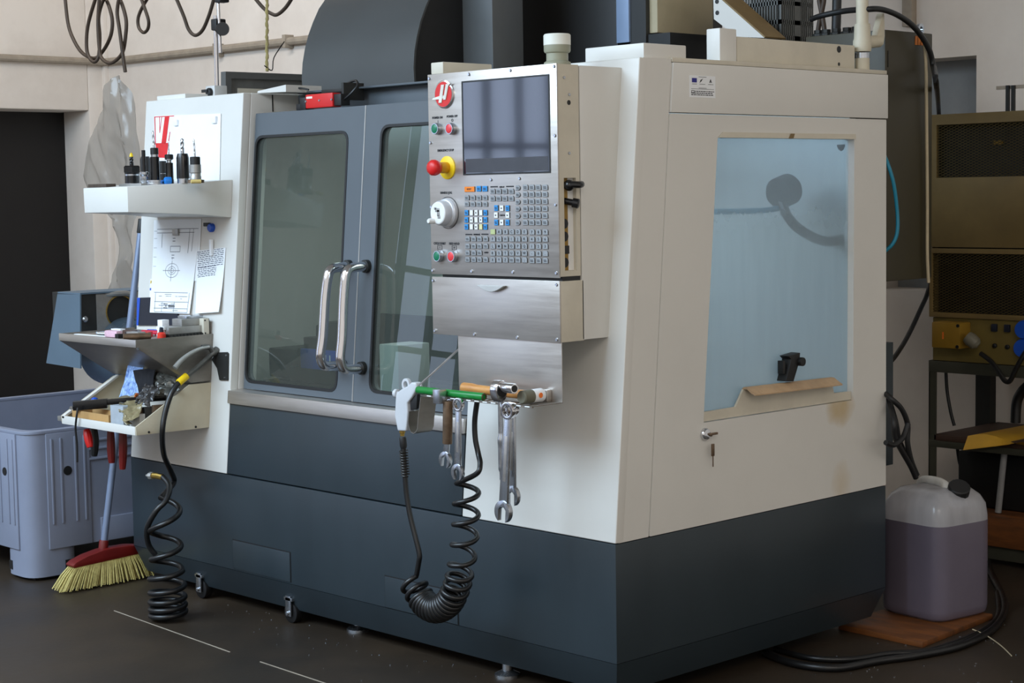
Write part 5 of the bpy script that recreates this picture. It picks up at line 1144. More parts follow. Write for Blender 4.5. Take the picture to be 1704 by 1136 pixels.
item('grey_carton', 'upright pale grey carton next to the cut down cardboard box', 'box', mat('pale grey board',(176,184,192),.6), bx((-1.925,-.20),.07,.06,.075,.05,ZL), .001, at=(-1.925,-.2,ZL))
item('white_carton', 'squat white carton behind the grey carton under the clear bag', 'box', mat('off white board',(198,198,196),.6), bx((-1.845,-.19),.06,.05,.055,.0,ZL), .001, at=(-1.845,-.19,ZL))
t = thing('long_clamp', 'long black steel clamp bar lying across the cream tray', 'clamp', (-2.1,-.2,ZL+.05))
a = Vector((-2.155,-.25,ZL+.060)); b_ = Vector((-1.97,-.03,ZL+.075))
d = (b_-a).normalized(); s_ = d.cross(Vector((0,0,1))).normalized()
M = Matrix(((d.x,s_.x,0,a.x),(d.y,s_.y,0,a.y),(d.z,s_.z,1,a.z),(0,0,0,1)))
m = MB(); m.M = M; m.box(0,.30,-.008,.008,-.006,.012); m.box(0,.11,-.011,.011,-.016,.014); m.build('bar', BLACKG, t, bevel=.002)
m = MB(); m.lathe([(.006,0),(.006,.004)], a+Vector((.006,-.010,-.006)), (.5,-.8,0), 10); m.build('clamp_screw', TOOLST, t)
m = MB(); m.M = M; m.box(.22,.24,-.0085,.0085,-.008,.0125); m.build('white_band', PAPER, t)
def ico_blob(name, label, cat, m_, c, r, amp, freq, seed, n=26, ridge=False):
    m = MB(); m.sphere((0,0,0), 1.0, n*2)
    vs = []
    for v in m.v:
        d = Vector(v); o = Vector((seed*3.1, seed*1.7, seed))
        k = noise.noise(d*freq+o); k2 = noise.noise(d*freq*2.3+o)
        if ridge: k = 1-2*abs(k)*1.6; k2 = 1-2*abs(k2)*1.6
        f = 1+amp*(k*.7+k2*.4)
        vs.append((c[0]+d.x*r[0]*f, c[1]+d.y*r[1]*f, max(c[2]-r[2], c[2]+d.z*r[2]*f)))
    m.v = vs
    return tag(m.build(name, m_, angle=50, at=(c[0],c[1],c[2]-r[2])), label, cat)
BAGO = mat('olive clear plastic',(158,146,112),.22,0,.2,10,.3,34); BAGS = mat('crinkled silvery plastic',(132,132,126),.18,.25,.45,12,.4,40); BAGK = mat('smoky clear plastic',(116,116,118),.2,.1,.45,12,.4,40)
def drape(name, label, cat, m_, c, amp, freq, seed, nu=22, nv=22, ridge=True, bulge=.0):
    c = [Vector(q) for q in c]; vs = []; fs = []
    for i in range(nv+1):
        for j in range(nu+1):
            u = j/nu; v = i/nv
            q = (c[0]*(1-u)+c[1]*u)*(1-v) + (c[3]*(1-u)+c[2]*u)*v
            e = Vector((u*freq+seed, v*freq*.7+seed*2.1, seed)); k1 = noise.noise(e); k2 = noise.noise(e*2.4)
            if ridge: k1 = 1-2.4*abs(k1); k2 = 1-2.4*abs(k2)
            w = .35+.65*min(1, 6*u*(1-u)+.2)
            f = amp*(k1*.7+k2*.35)*w + bulge*4*u*(1-u)
            vs.append((q.x+.25*amp*noise.noise(e*1.3+Vector((9,0,0))), q.y-f, q.z+.5*amp*noise.noise(e*1.7+Vector((0,7,0)))))
    n = (nu+1)*(nv+1); vs += [(x,y+.003,z) for x,y,z in vs]
    for i in range(nv):
        for j in range(nu):
            a = i*(nu+1)+j; b = a+nu+1
            fs += [(a,a+1,b+1,b),(n+a,n+b,n+b+1,n+a+1)]
    rim = [j for j in range(nu)] + [i*(nu+1)+nu for i in range(nv)] + [nv*(nu+1)+j for j in range(nu,0,-1)] + [i*(nu+1) for i in range(nv,0,-1)]
    for i in range(len(rim)):
        a, b = rim[i], rim[(i+1)%len(rim)]; fs.append((a,n+a,n+b,b))
    m = MB(); m.add(vs, fs)
    bt_ = (c[2]+c[3])/2
    return tag(m.build(name, m_, angle=45, at=tuple(bt_)), label, cat)
drape('printed_rag', 'pale blue patterned cloth rag hanging up beside the black rag in the cream tray', 'rag', CLOTHB, [(-2.024, -0.12, 0.7654), (-1.937, -0.12, 0.7763), (-1.916, -0.15, 0.684), (-2.036, -0.15, 0.6599)], .012, 3, 3, ridge=False)
drape('black_rag', 'black cloth rag in the middle of the cream tray', 'rag', mat('black cloth',(20,20,26),.95,0,.1,40), [(-1.967, -0.14, 0.7491), (-1.883, -0.11, 0.7652), (-1.845, -0.15, 0.6909), (-1.884, -0.17, 0.6862)], .010, 2.5, 6, ridge=False)
drape('plastic_bag', 'crumpled grey silvery plastic bag piled at the back of the cream tray', 'bag', BAGS, [(-1.937, -0.09, 0.7565), (-1.812, -0.07, 0.7357), (-1.755, -0.1, 0.6928), (-1.884, -0.14, 0.6682)], .030, 4.5, 5, 34, 30)
drape('plastic_bag', 'crumpled smoky plastic bag stretched between the black rag and the olive bag', 'bag', BAGK, [(-1.849, -0.16, 0.7144), (-1.804, -0.14, 0.7156), (-1.814, -0.18, 0.6505), (-1.874, -0.19, 0.6621)], .022, 4.0, 9, 26, 26)
drape('plastic_bag', 'crumpled olive clear plastic bag drooping over the cartons in the cream tray', 'bag', BAGO, [(-1.965, -0.2, 0.6486), (-1.843, -0.17, 0.674), (-1.799, -0.225, 0.6222), (-1.854, -0.235, 0.598)], .022, 3.2, 2, 30, 26, bulge=.01)
m = MB(); vs = []
k = 20
m.tube([(-2.02+.016*math.cos(2*PI*i/k), -.09, ZL+.075+.018*math.sin(2*PI*i/k)) for i in range(k+1)], .006, 8)
tag(m.build('orange_ring', ORANGE, at=(-2.02,-.09,ZL+.05)), 'orange plastic ring beside the printed rag', 'ring')
m = MB(); m.sphere((-2.175,-.16,ZL+.064), .014, 16); tag(m.build('blue_cap', PLASTICBLUE, at=(-2.175,-.16,ZL+.05)), 'round royal blue cap by the outer side of the cream tray', 'cap')
for i, (x_, y_, a_, h_) in enumerate(((-1.84,-.13,.25,.07),(-1.815,-.12,.2,.075),(-1.795,-.1,.2,.08))):
    m = bx((x_,y_),.016,.15,h_,-.1,ZL); tag(m.build('steel_offcut', BROWNST if i != 1 else INNERD, bevel=.001, at=(x_,y_,ZL)), ('grey brown steel offcut on edge beside the white carton', 'dark steel offcut on edge between the two brown ones', 'grey brown steel offcut on edge against the tray side')[i], 'offcut')
m = MB(); m.tube([(-2.105,-.262,ZL+.058),(-2.105,-.268,ZL+.03),(-2.118,-.266,ZL-.01),(-2.12,-.262,ZL-.06),(-2.122,-.262,ZL-.12)], .0035, 8, 5); tag(m.build('dangling_cord', BLACK, at=(-2.11,-.262,ZL)), 'thin black cord dangling over the lip of the cream tray', 'cord')
# red handled tools hanging below the tray
def snips(label, a, b, c, mt):
    t = thing('hand_tool', label, 'tool', (a[0],a[1],.568))
    m = MB(); m.tube([a,b,c], lambda u: .010+.004*math.sin(PI*u), 10, 5); m.build('grip', mt, t)
    return t
snips('dark red grip below the cream tray, hanging between black grips and broom handle', (-2.115, -0.14, 0.5525), (-2.116, -0.14, 0.4871), (-2.115, -0.14, 0.4376), REDD)
snips('dark red grip below the cream tray, hanging between broom handle and machine', (-2.04, -0.14, 0.5668), (-2.042, -0.14, 0.4941), (-2.05, -0.14, 0.4245), REDD)
snips('orange red grip hanging below the cream tray beside the black cord', (-2.164, -0.2, 0.5507), (-2.155, -0.2, 0.5239), (-2.145, -0.2, 0.4931), RED)
snips('pair of black grips hanging below the cream tray', (-2.204, -0.15, 0.55), (-2.2, -0.15, 0.5004), (-2.207, -0.15, 0.4537), BLACK)

# ---------------------------------------------------------------- lever gun on its bracket and the hose hanging from it
lb = thing('gun_bracket', 'dark steel bracket plate bolted to the left column', 'bracket', (-1.708, 0.0299, 0.7645))
c = [(-1.744, 0.0337, 0.8079), (-1.687, 0.0341, 0.812), (-1.68, 0.0337, 0.8076), (-1.676, 0.0263, 0.724), (-1.721, 0.0261, 0.722), (-1.737, 0.0294, 0.7589), (-1.769, 0.0316, 0.7837)]
m = MB(); n = len(c); m.add([Vector(v)+Vector((0,-.0005,0)) for v in c]+[Vector(v)+Vector((0,-.005,0)) for v in c], [tuple(range(n)),tuple(range(2*n-1,n-1,-1))]+[(i,(i+1)%n,n+(i+1)%n,n+i) for i in range(n)]); m.build('plate', INNERD, lb)
for q in ((-1.689, 0.0332, 0.8015), (-1.692, 0.0269, 0.7314)):
    m = MB(); m.lathe([(.0035,0),(.003,.002)], (q[0],q[1]-.005,q[2]), (0,-1,0), 8); m.build('bracket_bolt', TOOLST, lb)
lg = thing('lever_gun', 'grey metal lever handled air gun with yellow hose fitting beside the trays', 'air gun', (-1.745, -0.0161, 0.7945))
GM = mat('worn grey casting',(104,104,100),.4,.5,.2,20)
m = MB(); m.tube([(-1.745, 0.0345, 0.8174), (-1.745, 0.0112, 0.802), (-1.745, -0.0396, 0.7679), (-1.745, -0.0873, 0.7396)], lambda u: .012 if u < .3 else .008, 12, 5); m.build('gun_body', GM, lg, angle=50)
m = MB(); m.tube([(-1.745, -0.0239, 0.8274), (-1.745, -0.0081, 0.8282), (-1.745, 0.0075, 0.8232), (-1.745, 0.016, 0.8092)], .0085, 10, 5); m.build('gun_head', GM, lg, angle=50)
m = MB(); m.tube([(-1.74, -0.0003, 0.8278), (-1.74, -0.0318, 0.8245), (-1.74, -0.0702, 0.8122), (-1.74, -0.1062, 0.7923), (-1.74, -0.1289, 0.7716)], lambda u: .005+.004*u, 8, 5); m.build('lever', mat('bright worn lever',(176,176,172),.35,.4,.1,20), lg, angle=50)
m = MB(); m.cyl((-1.745, -0.0828, 0.743), (-1.745, -0.1144, 0.7231), .0115, 14); m.build('yellow_fitting', YELLOW, lg, bevel=.001)
fb = (-1.667, -0.2466, 0)
sh_ = thing('spiral_hose', 'thick black spiral hose hanging from the lever gun down to the floor', 'hose', (fb[0],fb[1],0))
cx_, cy_ = fb[0]-.02, fb[1]+.03
def qz(py): return fb[2] + (1036-py)/515.0
axis = [(cx_,cy_,.375),(cx_,cy_,.25),(cx_,cy_,.12),(cx_,cy_,.010)]
bd_ = helix(axis, lambda s: .046 if s < .6 else .048+.006*s, [(0,0),(.33,1.0),(.55,2.0),(.70,3.0),(.81,4.0),(.88,5.0),(.94,6.0),(1,7.2)], 26, 1.9)
ld = [Vector((-1.745, -0.1076, 0.7281)), Vector((-1.745, -0.1419, 0.6916)), Vector((-1.745, -0.1683, 0.6284)), Vector((-1.745, -0.1792, 0.5695)), Vector((-1.78, -0.1531, 0.4974)), Vector((-1.82, -0.1054, 0.4381)), Vector((-1.86, -0.0702, 0.3909))]
m = MB(); m.tube(smooth_path(ld+[bd_[0]], 6)[:-1]+bd_, .0088, 10); m.build('hose', RUBBER, sh_, angle=60)
up_ = [(cx_-.045,cy_-.01,.20), (cx_-.05,cy_-.03,.235), (cx_-.03,cy_-.045,.29), (cx_+.0,cy_-.03,.345), (cx_+.01,cy_,.375), (cx_-.015,cy_+.03,.41), (cx_-.06,cy_+.035,.435), (cx_-.085,cy_+.03,.437)]
m = MB(); m.tube(up_, .0088, 10, 6); m.build('hose_end', RUBBER, sh_, angle=60)
m = MB(); m.tube([up_[-2], up_[-1], (cx_-.105,cy_+.025,.436)], lambda u: .0095, 10, 2); f_ = m.build('hose_fitting', BRASS, sh_)
m = MB(); m.lathe([(.012,0),(.012,.014),(.006,.016),(.004,.03)], (cx_-.10,cy_+.025,.436), (-1,-.15,-.05), 8); m.build('fitting_tip', ALU, sh_)

# ---------------------------------------------------------------- grey bin, broom, conveyor, film
gb = thing('pallet_bin', 'large grey blue plastic pallet bin on feet under the dark doorway', 'bin', (-3.0,.3,0))
BX0, BX1, BY0, BY1, BZ = -3.54, -2.485, -.245, .98, .516
def off(d): return roundpoly(rect(BX0-d,BX1+d,BY0-d,BY1+d), .07, 7)
m = MB(); m.ring(off(0), off(-.028),   .105, BZ-.012, fZ); sh = m.build('bin_wall', BIN, gb)
m = MB(); m.ring(off(.003), off(-.03), BZ-.012, BZ, fZ); m.build('bin_rim', BIN, gb, bevel=.003)
m = MB(); m.prism(off(-.02), .105, .125, fZ); m.build('bin_floor', BIN, gb)
for (x0_,x1_) in ((BX1-.19,BX1),(BX0,BX0+.19)):
    for (y0_,y1_) in ((BY0,BY0+.19),(BY1-.19,BY1)):
        pp_ = roundpoly(rect(x0_,x1_,y0_,y1_), .068, 7)
        m = MB(); m.prism(pp_, .012, .106, fZ); ft = m.build('foot', BIN, gb)
m = MB(); m.box(BX1-.002, BX1+.012, BY0+.27, BY1-.27, .105, .19); m.build('bottom_band', BIN, gb, bevel=.005)
m = MB(); m.box(BX1-.235, BX1-.07, BY0-.006, BY0+.002, .105, BZ-.012); m.build('corner_pad', BIN, gb, bevel=.003)
m = MB(); m.box(BX1-.002, BX1+.006, BY0+.07, BY0+.235, .105, BZ-.012); m.build('corner_pad', BIN, gb, bevel=.003)
for k in (.085,.12,.175,.21):
    m = MB(); m.box(BX1-.002, BX1+.010, BY0+k, BY0+k+.008, .19, BZ-.03); m.build('rib', BIN, gb, bevel=.003)
    m = MB(); m.box(BX1-k-.008, BX1-k, BY0-.010, BY0+.002, .19, BZ-.03); m.build('rib', BIN, gb, bevel=.003)
for z_ in (BZ-.05,BZ-.08,BZ-.115):
    m = MB(); m.box(BX1-.002, BX1+.006, BY0+.23, BY0+.6, z_-.006, z_+.002); m.build('louvre', BIN, gb, bevel=.002)
    m = MB(); m.box(BX1-.6, BX1-.23, BY0-.006, BY0+.002, z_-.006, z_+.002); m.build('louvre', BIN, gb, bevel=.002)
m = MB(); m.lathe([(.016,-.002),(.016,.003)], (BX1+.005,BY0+.148,.37), (1,0,0), 16); m.build('bin_hole', BLACK, gb)
m = MB(); m.lathe([(.014,-.002),(.014,.003)], (BX1-.148,BY0-.005,.37), (0,-1,0), 16); m.build('bin_hole', BLACK, gb)
m = MB(); m.box(BX1-.002,BX1+.002,BY0+.13,BY0+.155,.03,.06); m.build('foot_slot', BLACK, gb)
m = MB(); m.box(BX1-.15,BX1-.13,BY0-.002,BY0+.002,.03,.06); m.build('foot_slot', BLACK, gb)
m = MB(); m.box(BX1-.17,BX1-.03,BY0+.03,BY0+.17,.0,.013); m.build('foot_pad', BLACK, gb)

br = thing('broom', 'broom with blue grey handle, dark red head and yellow bristles leaning by the grey bin', 'broom', (-2.30,-.12,0))
bt_ = (-2.29, 0.1158, 1.228); bm0 = (-2.29, -0.0815, 0.1199)
h0 = Vector(bm0); h1 = Vector(bt_)
d_ = (h1-h0).normalized()
m = MB(); m.cyl(h0-d_*.03, h1-d_*.045, .0115, 14); m.build('handle', ALUH, br)
m = MB(); m.cyl(h1-d_*.05, h1, .014, 14); m.build('handle_cap', BLACK, br, bevel=.003)
hl = Vector((-2.28, -0.2122, 0.0906)); hr = Vector((-2.28, 0.058, 0.102))
hc = (hl+hr)/2; ax = (hr-hl).normalized(); nx = Vector((1,0,0)); uz = nx.cross(ax)
if uz.z < 0: uz = -uz
L_ = (hr-hl).length
M = Matrix(((nx.x,ax.x,uz.x,hc.x),(nx.y,ax.y,uz.y,hc.y),(nx.z,ax.z,uz.z,hc.z),(0,0,0,1)))
m = MB(); m.M = M
m.prism([(-L_/2,-.012),(L_/2,-.012),(L_*.52,.004),(L_*.46,.016),(L_*.3,.024),(L_*.08,.028),(-L_*.08,.028),(-L_*.3,.020),(-L_*.46,.008),(-L_*.52,-.002)], -.026, .026, fX); m.build('broom_head', REDD, br, bevel=.006)
m = MB(); m.cyl(h0-d_*.035, h0+d_*.03, .016, 14); m.build('handle_socket', REDD, br, bevel=.002)
random.seed(11); m = MB()
for i in range(46):
    for j in range(5):
        u = (i+.5)/46-.5; w = (j-2)/2
        a = hc + ax*(u*L_*.94) + nx*(w*.02) - uz*.008
        u2 = u*1.33 - .04
        fp = hc + ax*(u2*L_) + nx*(w*.034) ; z_ = max(.002, .004 + .0*u)
        e_ = Vector((fp.x+random.uniform(-.004,.004), fp.y-.0+random.uniform(-.004,.004), z_+random.uniform(0,.006)))
        mid = a.lerp(e_, .5) + Vector((0,0,.006))
        m.tube([a, mid, e_], lambda t: .0032-.0008*t, 4)
bo = m.build('bristles', BRISTLE, br); bo['kind'] = 'stuff'

cv = thing('chip_conveyor', 'blue grey chip conveyor outlet with round opening above the grey bin', 'conveyor', (-3.167, 0.3, 0.6505))
YV = .3
f = [(-3.212, 0.3, 0.935), (-3.043, 0.3, 0.9378), (-3.061, 0.3, 0.6546), (-3.32, 0.3, 0.6602)]
m = MB(); m.prism([(q[0],q[2]) for q in f], YV, YV+.006, fY); m.build('front_plate', BLUEG, cv)
xr = f[1][0]; zt_ = f[1][2]; zb_ = f[2][2]
ye = YV+.36
m = MB(); m.box(f[0][0]-.05, xr-.006, YV+.006, ye, zt_-.20, zt_+.003); m.build('conveyor_housing', INNERD, cv)
m = MB(); m.box(f[0][0]-.0, xr, YV+.001, ye, zt_-.0, zt_+.006); m.build('top_plate', BLUEG, cv)
zc_ = zt_-.075; yc_ = YV+.175
k = 28
circ = [(yc_+.062*math.cos(2*PI*i/k+PI/4+.0), zc_+.062*math.sin(2*PI*i/k+PI/4)) for i in range(k)]
sq = []
for i in range(k):
    a = 2*PI*i/k+PI/4; c_, s_ = math.cos(a), math.sin(a); q = .115/max(abs(c_),abs(s_)); sq.append((yc_+q*c_*.9, zc_+max(-.115,min(.072,q*s_))))
m = MB(); m.ring(sq, circ, xr-.012, xr-.004, fX); m.build('flange_plate', ALU, cv)
m = MB(); m.ring([(yc_+.064*math.cos(2*PI*i/k),zc_+.064*math.sin(2*PI*i/k)) for i in range(k)], [(yc_+.06*math.cos(2*PI*i/k),zc_+.06*math.sin(2*PI*i/k)) for i in range(k)], xr-.05, xr-.001, fX); m.build('flange_ring', BRASS, cv)
m = MB(); m.lathe([(.06,0),(.06,.004)], (xr-.04,yc_,zc_), (1,0,0), 28); m.build('flange_cover', INNERD, cv)
q = (-2.66, 0.0905, 0.9325); m = MB(); m.lathe([(.012,0),(.012,.006),(.008,.01)], (xr-.006,YV+.02,zc_-.02), (1,0,0), 12); m.build('flange_bolt', TOOLST, cv)
m = MB(); m.tube([(xr-.02,YV+.10,zt_-.01),(xr+.0,YV+.16,zt_-.005),(xr+.005,YV+.22,zt_-.012),(xr,YV+.26,zt_-.06)], .011, 8, 5); m.build('cover_lever', ALU, cv)
c = (-3.18, 0.5, 0.7049); m = MB(); m.lathe([(.135,0),(.135,.3)], (c[0],.5,c[2]), (1,0,0), 44); m.build('outlet_drum', mat('blued steel drum',(120,140,156),.3,.7,.1,6), cv, angle=30)
m = MB(); m.box(-2.42,-2.37,.48,.53,0,c[2]); m.build('support_leg', INNERD, cv)

fl = thing('plastic_film', 'long crumpled sheet of grey plastic film hanging behind the tool shelf', 'film', (-3.984, 1.06, 0.8968))
rows = [(126,207,217,(-3.912, 1.06, 1.837),(-3.863, 1.06, 1.835)),(140,0,0,(-3.989, 1.06, 1.805),(-3.841, 1.06, 1.797)),(155,0,0,(-4.043, 1.06, 1.768),(-3.814, 1.06, 1.756)),(168,0,0,(-4.02, 1.06, 1.732),(-3.802, 1.06, 1.722)),(190,0,0,(-4.069, 1.06, 1.676),(-3.767, 1.06, 1.663)),(230,0,0,(-4.138, 1.06, 1.571),(-3.754, 1.06, 1.558)),(262,0,0,(-4.181, 1.06, 1.486),(-3.749, 1.06, 1.475)),(300,0,0,(-4.201, 1.06, 1.383),(-3.751, 1.06, 1.376)),(330,0,0,(-4.136, 1.06, 1.301),(-3.756, 1.06, 1.297)),(365,0,0,(-3.959, 1.06, 1.206),(-3.791, 1.06, 1.206)),(420,0,0,(-3.974, 1.06, 1.058),(-3.819, 1.06, 1.06)),(480,0,0,(-4.01, 1.06, 0.896),(-3.849, 1.06, 0.9005)),(540,0,0,(-4.036, 1.06, 0.7325),(-3.869, 1.06, 0.7396)),(830,0,0,(-4.049, 1.06, -0.0805),(-3.91, 1.06, -0.0644))]
nu = 24; vs = []; fs = []
RW = []
for i in range(len(rows)-1):
    for s_ in range(5): 
        f_ = s_/5; RW.append((Vector(rows[i][3]).lerp(Vector(rows[i+1][3]),f_), Vector(rows[i][4]).lerp(Vector(rows[i+1][4]),f_)))
RW.append((Vector(rows[-1][3]),Vector(rows[-1][4])))
for a, b_ in RW:
    for u in range(nu+1):
        q = a.lerp(b_, u/nu)
        dd = (1-2*abs(noise.noise(Vector((q.x*6,q.z*2.2,1.3)))))*.045 + (1-2*abs(noise.noise(Vector((q.x*13+q.z*4,q.z*5,4.1)))))*.022
        vs.append((q.x, q.y-dd, q.z))
for i in range(len(RW)-1):
    for u in range(nu):
        a = i*(nu+1)+u; fs.append((a,a+1,a+nu+2,a+nu+1))
m = MB(); m.add(vs, fs); o = m.build('film', FILM, fl, angle=40)

# ---------------------------------------------------------------- indicator stand on the column top
ms = thing('indicator_stand', 'chrome dial indicator stand with magnetic base on top of the left column', 'stand', (-2.023,.25,ZT))
x_ = -2.023
m = MB(); m.box(x_-.026,x_+.026,.225,.275,ZT+.0005,ZT+.044); m.build('magnetic_base', STANDM, ms, bevel=.002)
m = MB(); m.lathe([(.015,0),(.015,.008),(.012,.012)], (x_+.002,.225,ZT+.022), (0,-1,0), 18); m.box(x_-.028,x_+.004,.209,.214,ZT+.022,ZT+.032); m.build('base_knob', BLACK, ms, bevel=.001)
p = (-2.006, 0.25, 1.908)
m = MB(); m.cyl((x_+.004,.25,ZT+.044),(-2.015,.25,1.897),.0075,14); m.build('post', CHROME, ms)
a = (-1.972, 0.235, 1.771); b_ = (-1.978, 0.235, 1.992)
m = MB(); m.cyl(a, b_, .0058, 12); m.build('upper_rod', CHROME, ms)
c = (-1.99, 0.24, 1.863)
m = MB(); m.box(c[0]-.014,c[0]+.018,.222,.262,c[2]-.018,c[2]+.02); cl = m.build('rod_clamp', BLACK, ms, bevel=.005)
m = MB(); c2 = (-1.956, 0.24, 1.848); m.lathe([(.021,0),(.0225,.006),(.021,.012)], (c2[0]-.006,.24,c2[2]), (.8,-.6,0), 18); m.build('clamp_knob', BLACK, cl)
c = (-1.965, 0.235, 1.94); m = MB(); m.box(c[0]-.014,c[0]+.018,.222,.26,c[2]-.006,c[2]+.03); m.build('rod_clamp', BLACK, ms, bevel=.004)

# ---------------------------------------------------------------- cables hanging in front of the wall
def hang(label, paths, r, m_, name='hanging_cable', cat='cable', sub=6):
    t = thing(name, label, cat, tuple(paths[0][0]))
    for pth in paths:
        b = MB(); b.tube(pth, r, 8, sub); b.build('cable_loop', m_, t, angle=60)
    return t
hang('thick brown cable coil hanging in big loops in front of the corner of the room', [
 [(-4.643, 1.2, 2.263), (-4.624, 1.2, 2.132), (-4.58, 1.2, 2.053), (-4.503, 1.2, 1.983), (-4.396, 1.2, 1.951), (-4.348, 1.22, 1.984), (-4.28, 1.22, 2.045), (-4.26, 1.22, 2.112), (-4.282, 1.22, 2.177), (-4.32, 1.22, 2.23)],
 [(-4.322, 1.18, 2.233), (-4.399, 1.18, 2.121), (-4.426, 1.18, 2.041), (-4.42, 1.18, 1.971), (-4.369, 1.18, 1.932), (-4.342, 1.19, 1.955), (-4.341, 1.2, 2.049), (-4.346, 1.2, 2.132), (-4.31, 1.2, 2.197), (-4.266, 1.2, 2.229)],
 [(-4.262, 1.16, 2.226), (-4.285, 1.16, 2.111), (-4.283, 1.16, 2.002), (-4.266, 1.16, 1.943), (-4.194, 1.16, 1.914), (-4.137, 1.17, 1.933), (-4.094, 1.17, 1.965), (-4.07, 1.17, 2.027), (-4.06, 1.17, 2.094), (-4.086, 1.17, 2.163), (-4.124, 1.17, 2.214)],
 [(-4.076, 1.15, 2.208), (-4.101, 1.15, 2.136), (-4.086, 1.15, 2.054), (-4.064, 1.15, 1.932), (-4.05, 1.15, 1.865)]], .0085, CABLEB)
hang('single small twisted brown cable loop hanging from above next to the big coil', [[(-3.827, 1.1, 2.183), (-3.796, 1.1, 2.128), (-3.766, 1.1, 2.069), (-3.789, 1.11, 2.035), (-3.84, 1.12, 2.023), (-3.893, 1.13, 2.049), (-3.896, 1.13, 2.091), (-3.859, 1.13, 2.135), (-3.797, 1.13, 2.182)]], .0075, CABLEB)
hang('brown cable sagging down just behind the chrome indicator stand', [[(-3.404, 1, 2.143), (-3.342, 1, 2.051), (-3.306, 1, 1.989), (-3.259, 1, 1.962), (-3.205, 1, 1.979), (-3.155, 1, 2.035), (-3.112, 1, 2.106)]], .0075, CABLEB)
hang('brown cable with shallow sag crossing the yellowish strap', [[(-2.991, 1.1, 2.107), (-2.92, 1.1, 2.05), (-2.865, 1.1, 2.022), (-2.825, 1.1, 2.016), (-2.768, 1.1, 2.04), (-2.715, 1.1, 2.082)]], .0075, CABLEB)
hang('thin black wire running down the plaster near the corner', [[(-6.812, 2.55, 2.547), (-6.733, 2.55, 2.365), (-6.703, 2.56, 2.218), (-6.695, 2.57, 2.08), (-6.699, 2.58, 1.963), (-6.71, 2.59, 1.836), (-6.664, 2.59, 1.794)]], .004, BLACK, 'wall_wire', 'wire')
# hung grey panel with its strap
XP = -2.35
c = [(-2.35, 0.5156, 1.743), (-2.35, 1.004, 1.745), (-2.35, 1, 1.634), (-2.35, 0.5115, 1.63)]
ci = [(-2.35, 0.5392, 1.719), (-2.35, 0.9773, 1.723), (-2.35, 0.9748, 1.645), (-2.35, 0.5363, 1.639)]
gp = thing('grey_shutter', 'dark grey framed metal panel hanging from the yellowish strap behind the machine', 'panel', c[3])
PG = mat('mid grey panel paint',(92,92,90),.5,0,.05,6)
m = MB(); m.ring([q[1:] for q in c], [q[1:] for q in ci], XP-.03, XP, fX); m.build('panel_frame', PG, gp)
m = MB(); m.prism([q[1:] for q in ci], XP-.02, XP-.012, fX); m.build('panel_sheet', mat('panel sheet grey',(104,104,101),.5), gp)
m = MB(); d0 = (-2.35, 0.5716, 1.686); d1_ = (-2.35, 0.9705, 1.689); m.box(XP-.012, XP-.006, d0[1], d1_[1], d0[2]-.12, d0[2]); m.build('panel_insert', CREAM, gp)
s0 = (-2.35, 0.6883, 1.749); s1_ = (-2.35, 0.698, 2.027)
hs_ = thing('hanging_strap', 'yellowish knotted strap hanging down to the grey panel', 'strap', s0)
m = MB(); k = 34; yy = s0[1]
pts = []
for i in range(k+1):
    t = i/k; pts.append(Vector(s0).lerp(Vector(s1_), t) + Vector((.01, .0015*math.sin(t*38), 0)))
m.tube(pts, lambda t: .0055+.0015*math.sin(t*76), 6); m.build('strap', ROPE, hs_)
m = MB(); m.tube([Vector(s0)+Vector((.012,-.012,.02)), Vector(s0)+Vector((.014,.02,.004)), Vector(s0)+Vector((.014,.03,.05)), Vector(s0)+Vector((.012,.08,.11))], .0022, 6, 4); m.build('tie_wire', SPRING, hs_)

# ---------------------------------------------------------------- valve pipe and cables at the rear of the machine
vp_ = thing('valve_pipe', 'ivory plastic pipe with ball valve rising from the rear of the machine top', 'pipe', (-.03, 1.083, ZT+.004))
yv = 1.08
def vz(py): return 1.641 + (108-py)*VS
VS = (1.823-1.641)/108
m = MB(); z0_ = ZT+.004
m.lathe([(.0205,0),(.0205,vz(97)-z0_)], (-.03,yv,z0_), n=20); m.lathe([(.024,vz(86)-z0_),(.026,vz(80)-z0_),(.026,vz(68)-z0_),(.0235,vz(64)-z0_),(.0225,vz(40)-z0_)], (-.03,yv,z0_), n=20); m.build('valve_body', PVC, vp_)
m = MB(); m.lathe([(.021,vz(97)-z0_),(.021,vz(88)-z0_)], (-.03,yv,z0_), n=20); m.build('hose_clamp', TOOLST, vp_)
m = MB(); m.lathe([(.0175,vz(42)-z0_),(.0175,vz(-30)-z0_)], (-.03,yv,z0_), n=18); m.build('riser', PVC, vp_)
q = (-0.03, 1.16, 1.712); m = MB(); m.cyl((-.03,yv+.02,vz(70)),(-.03,q[1],q[2]),.018,14); v_ = m.build('valve_stem', PVC, vp_)
m = MB(); h_ = [(-0.03, 1.142, 1.732)[1:], (-0.03, 1.166, 1.791)[1:], (-0.03, 1.175, 1.791)[1:], (-0.03, 1.178, 1.727)[1:], (-0.03, 1.172, 1.701)[1:], (-0.03, 1.142, 1.698)[1:]]
m.prism(h_, -.042, -.02, fX); m.build('valve_handle', PVC, vp_, bevel=.004)
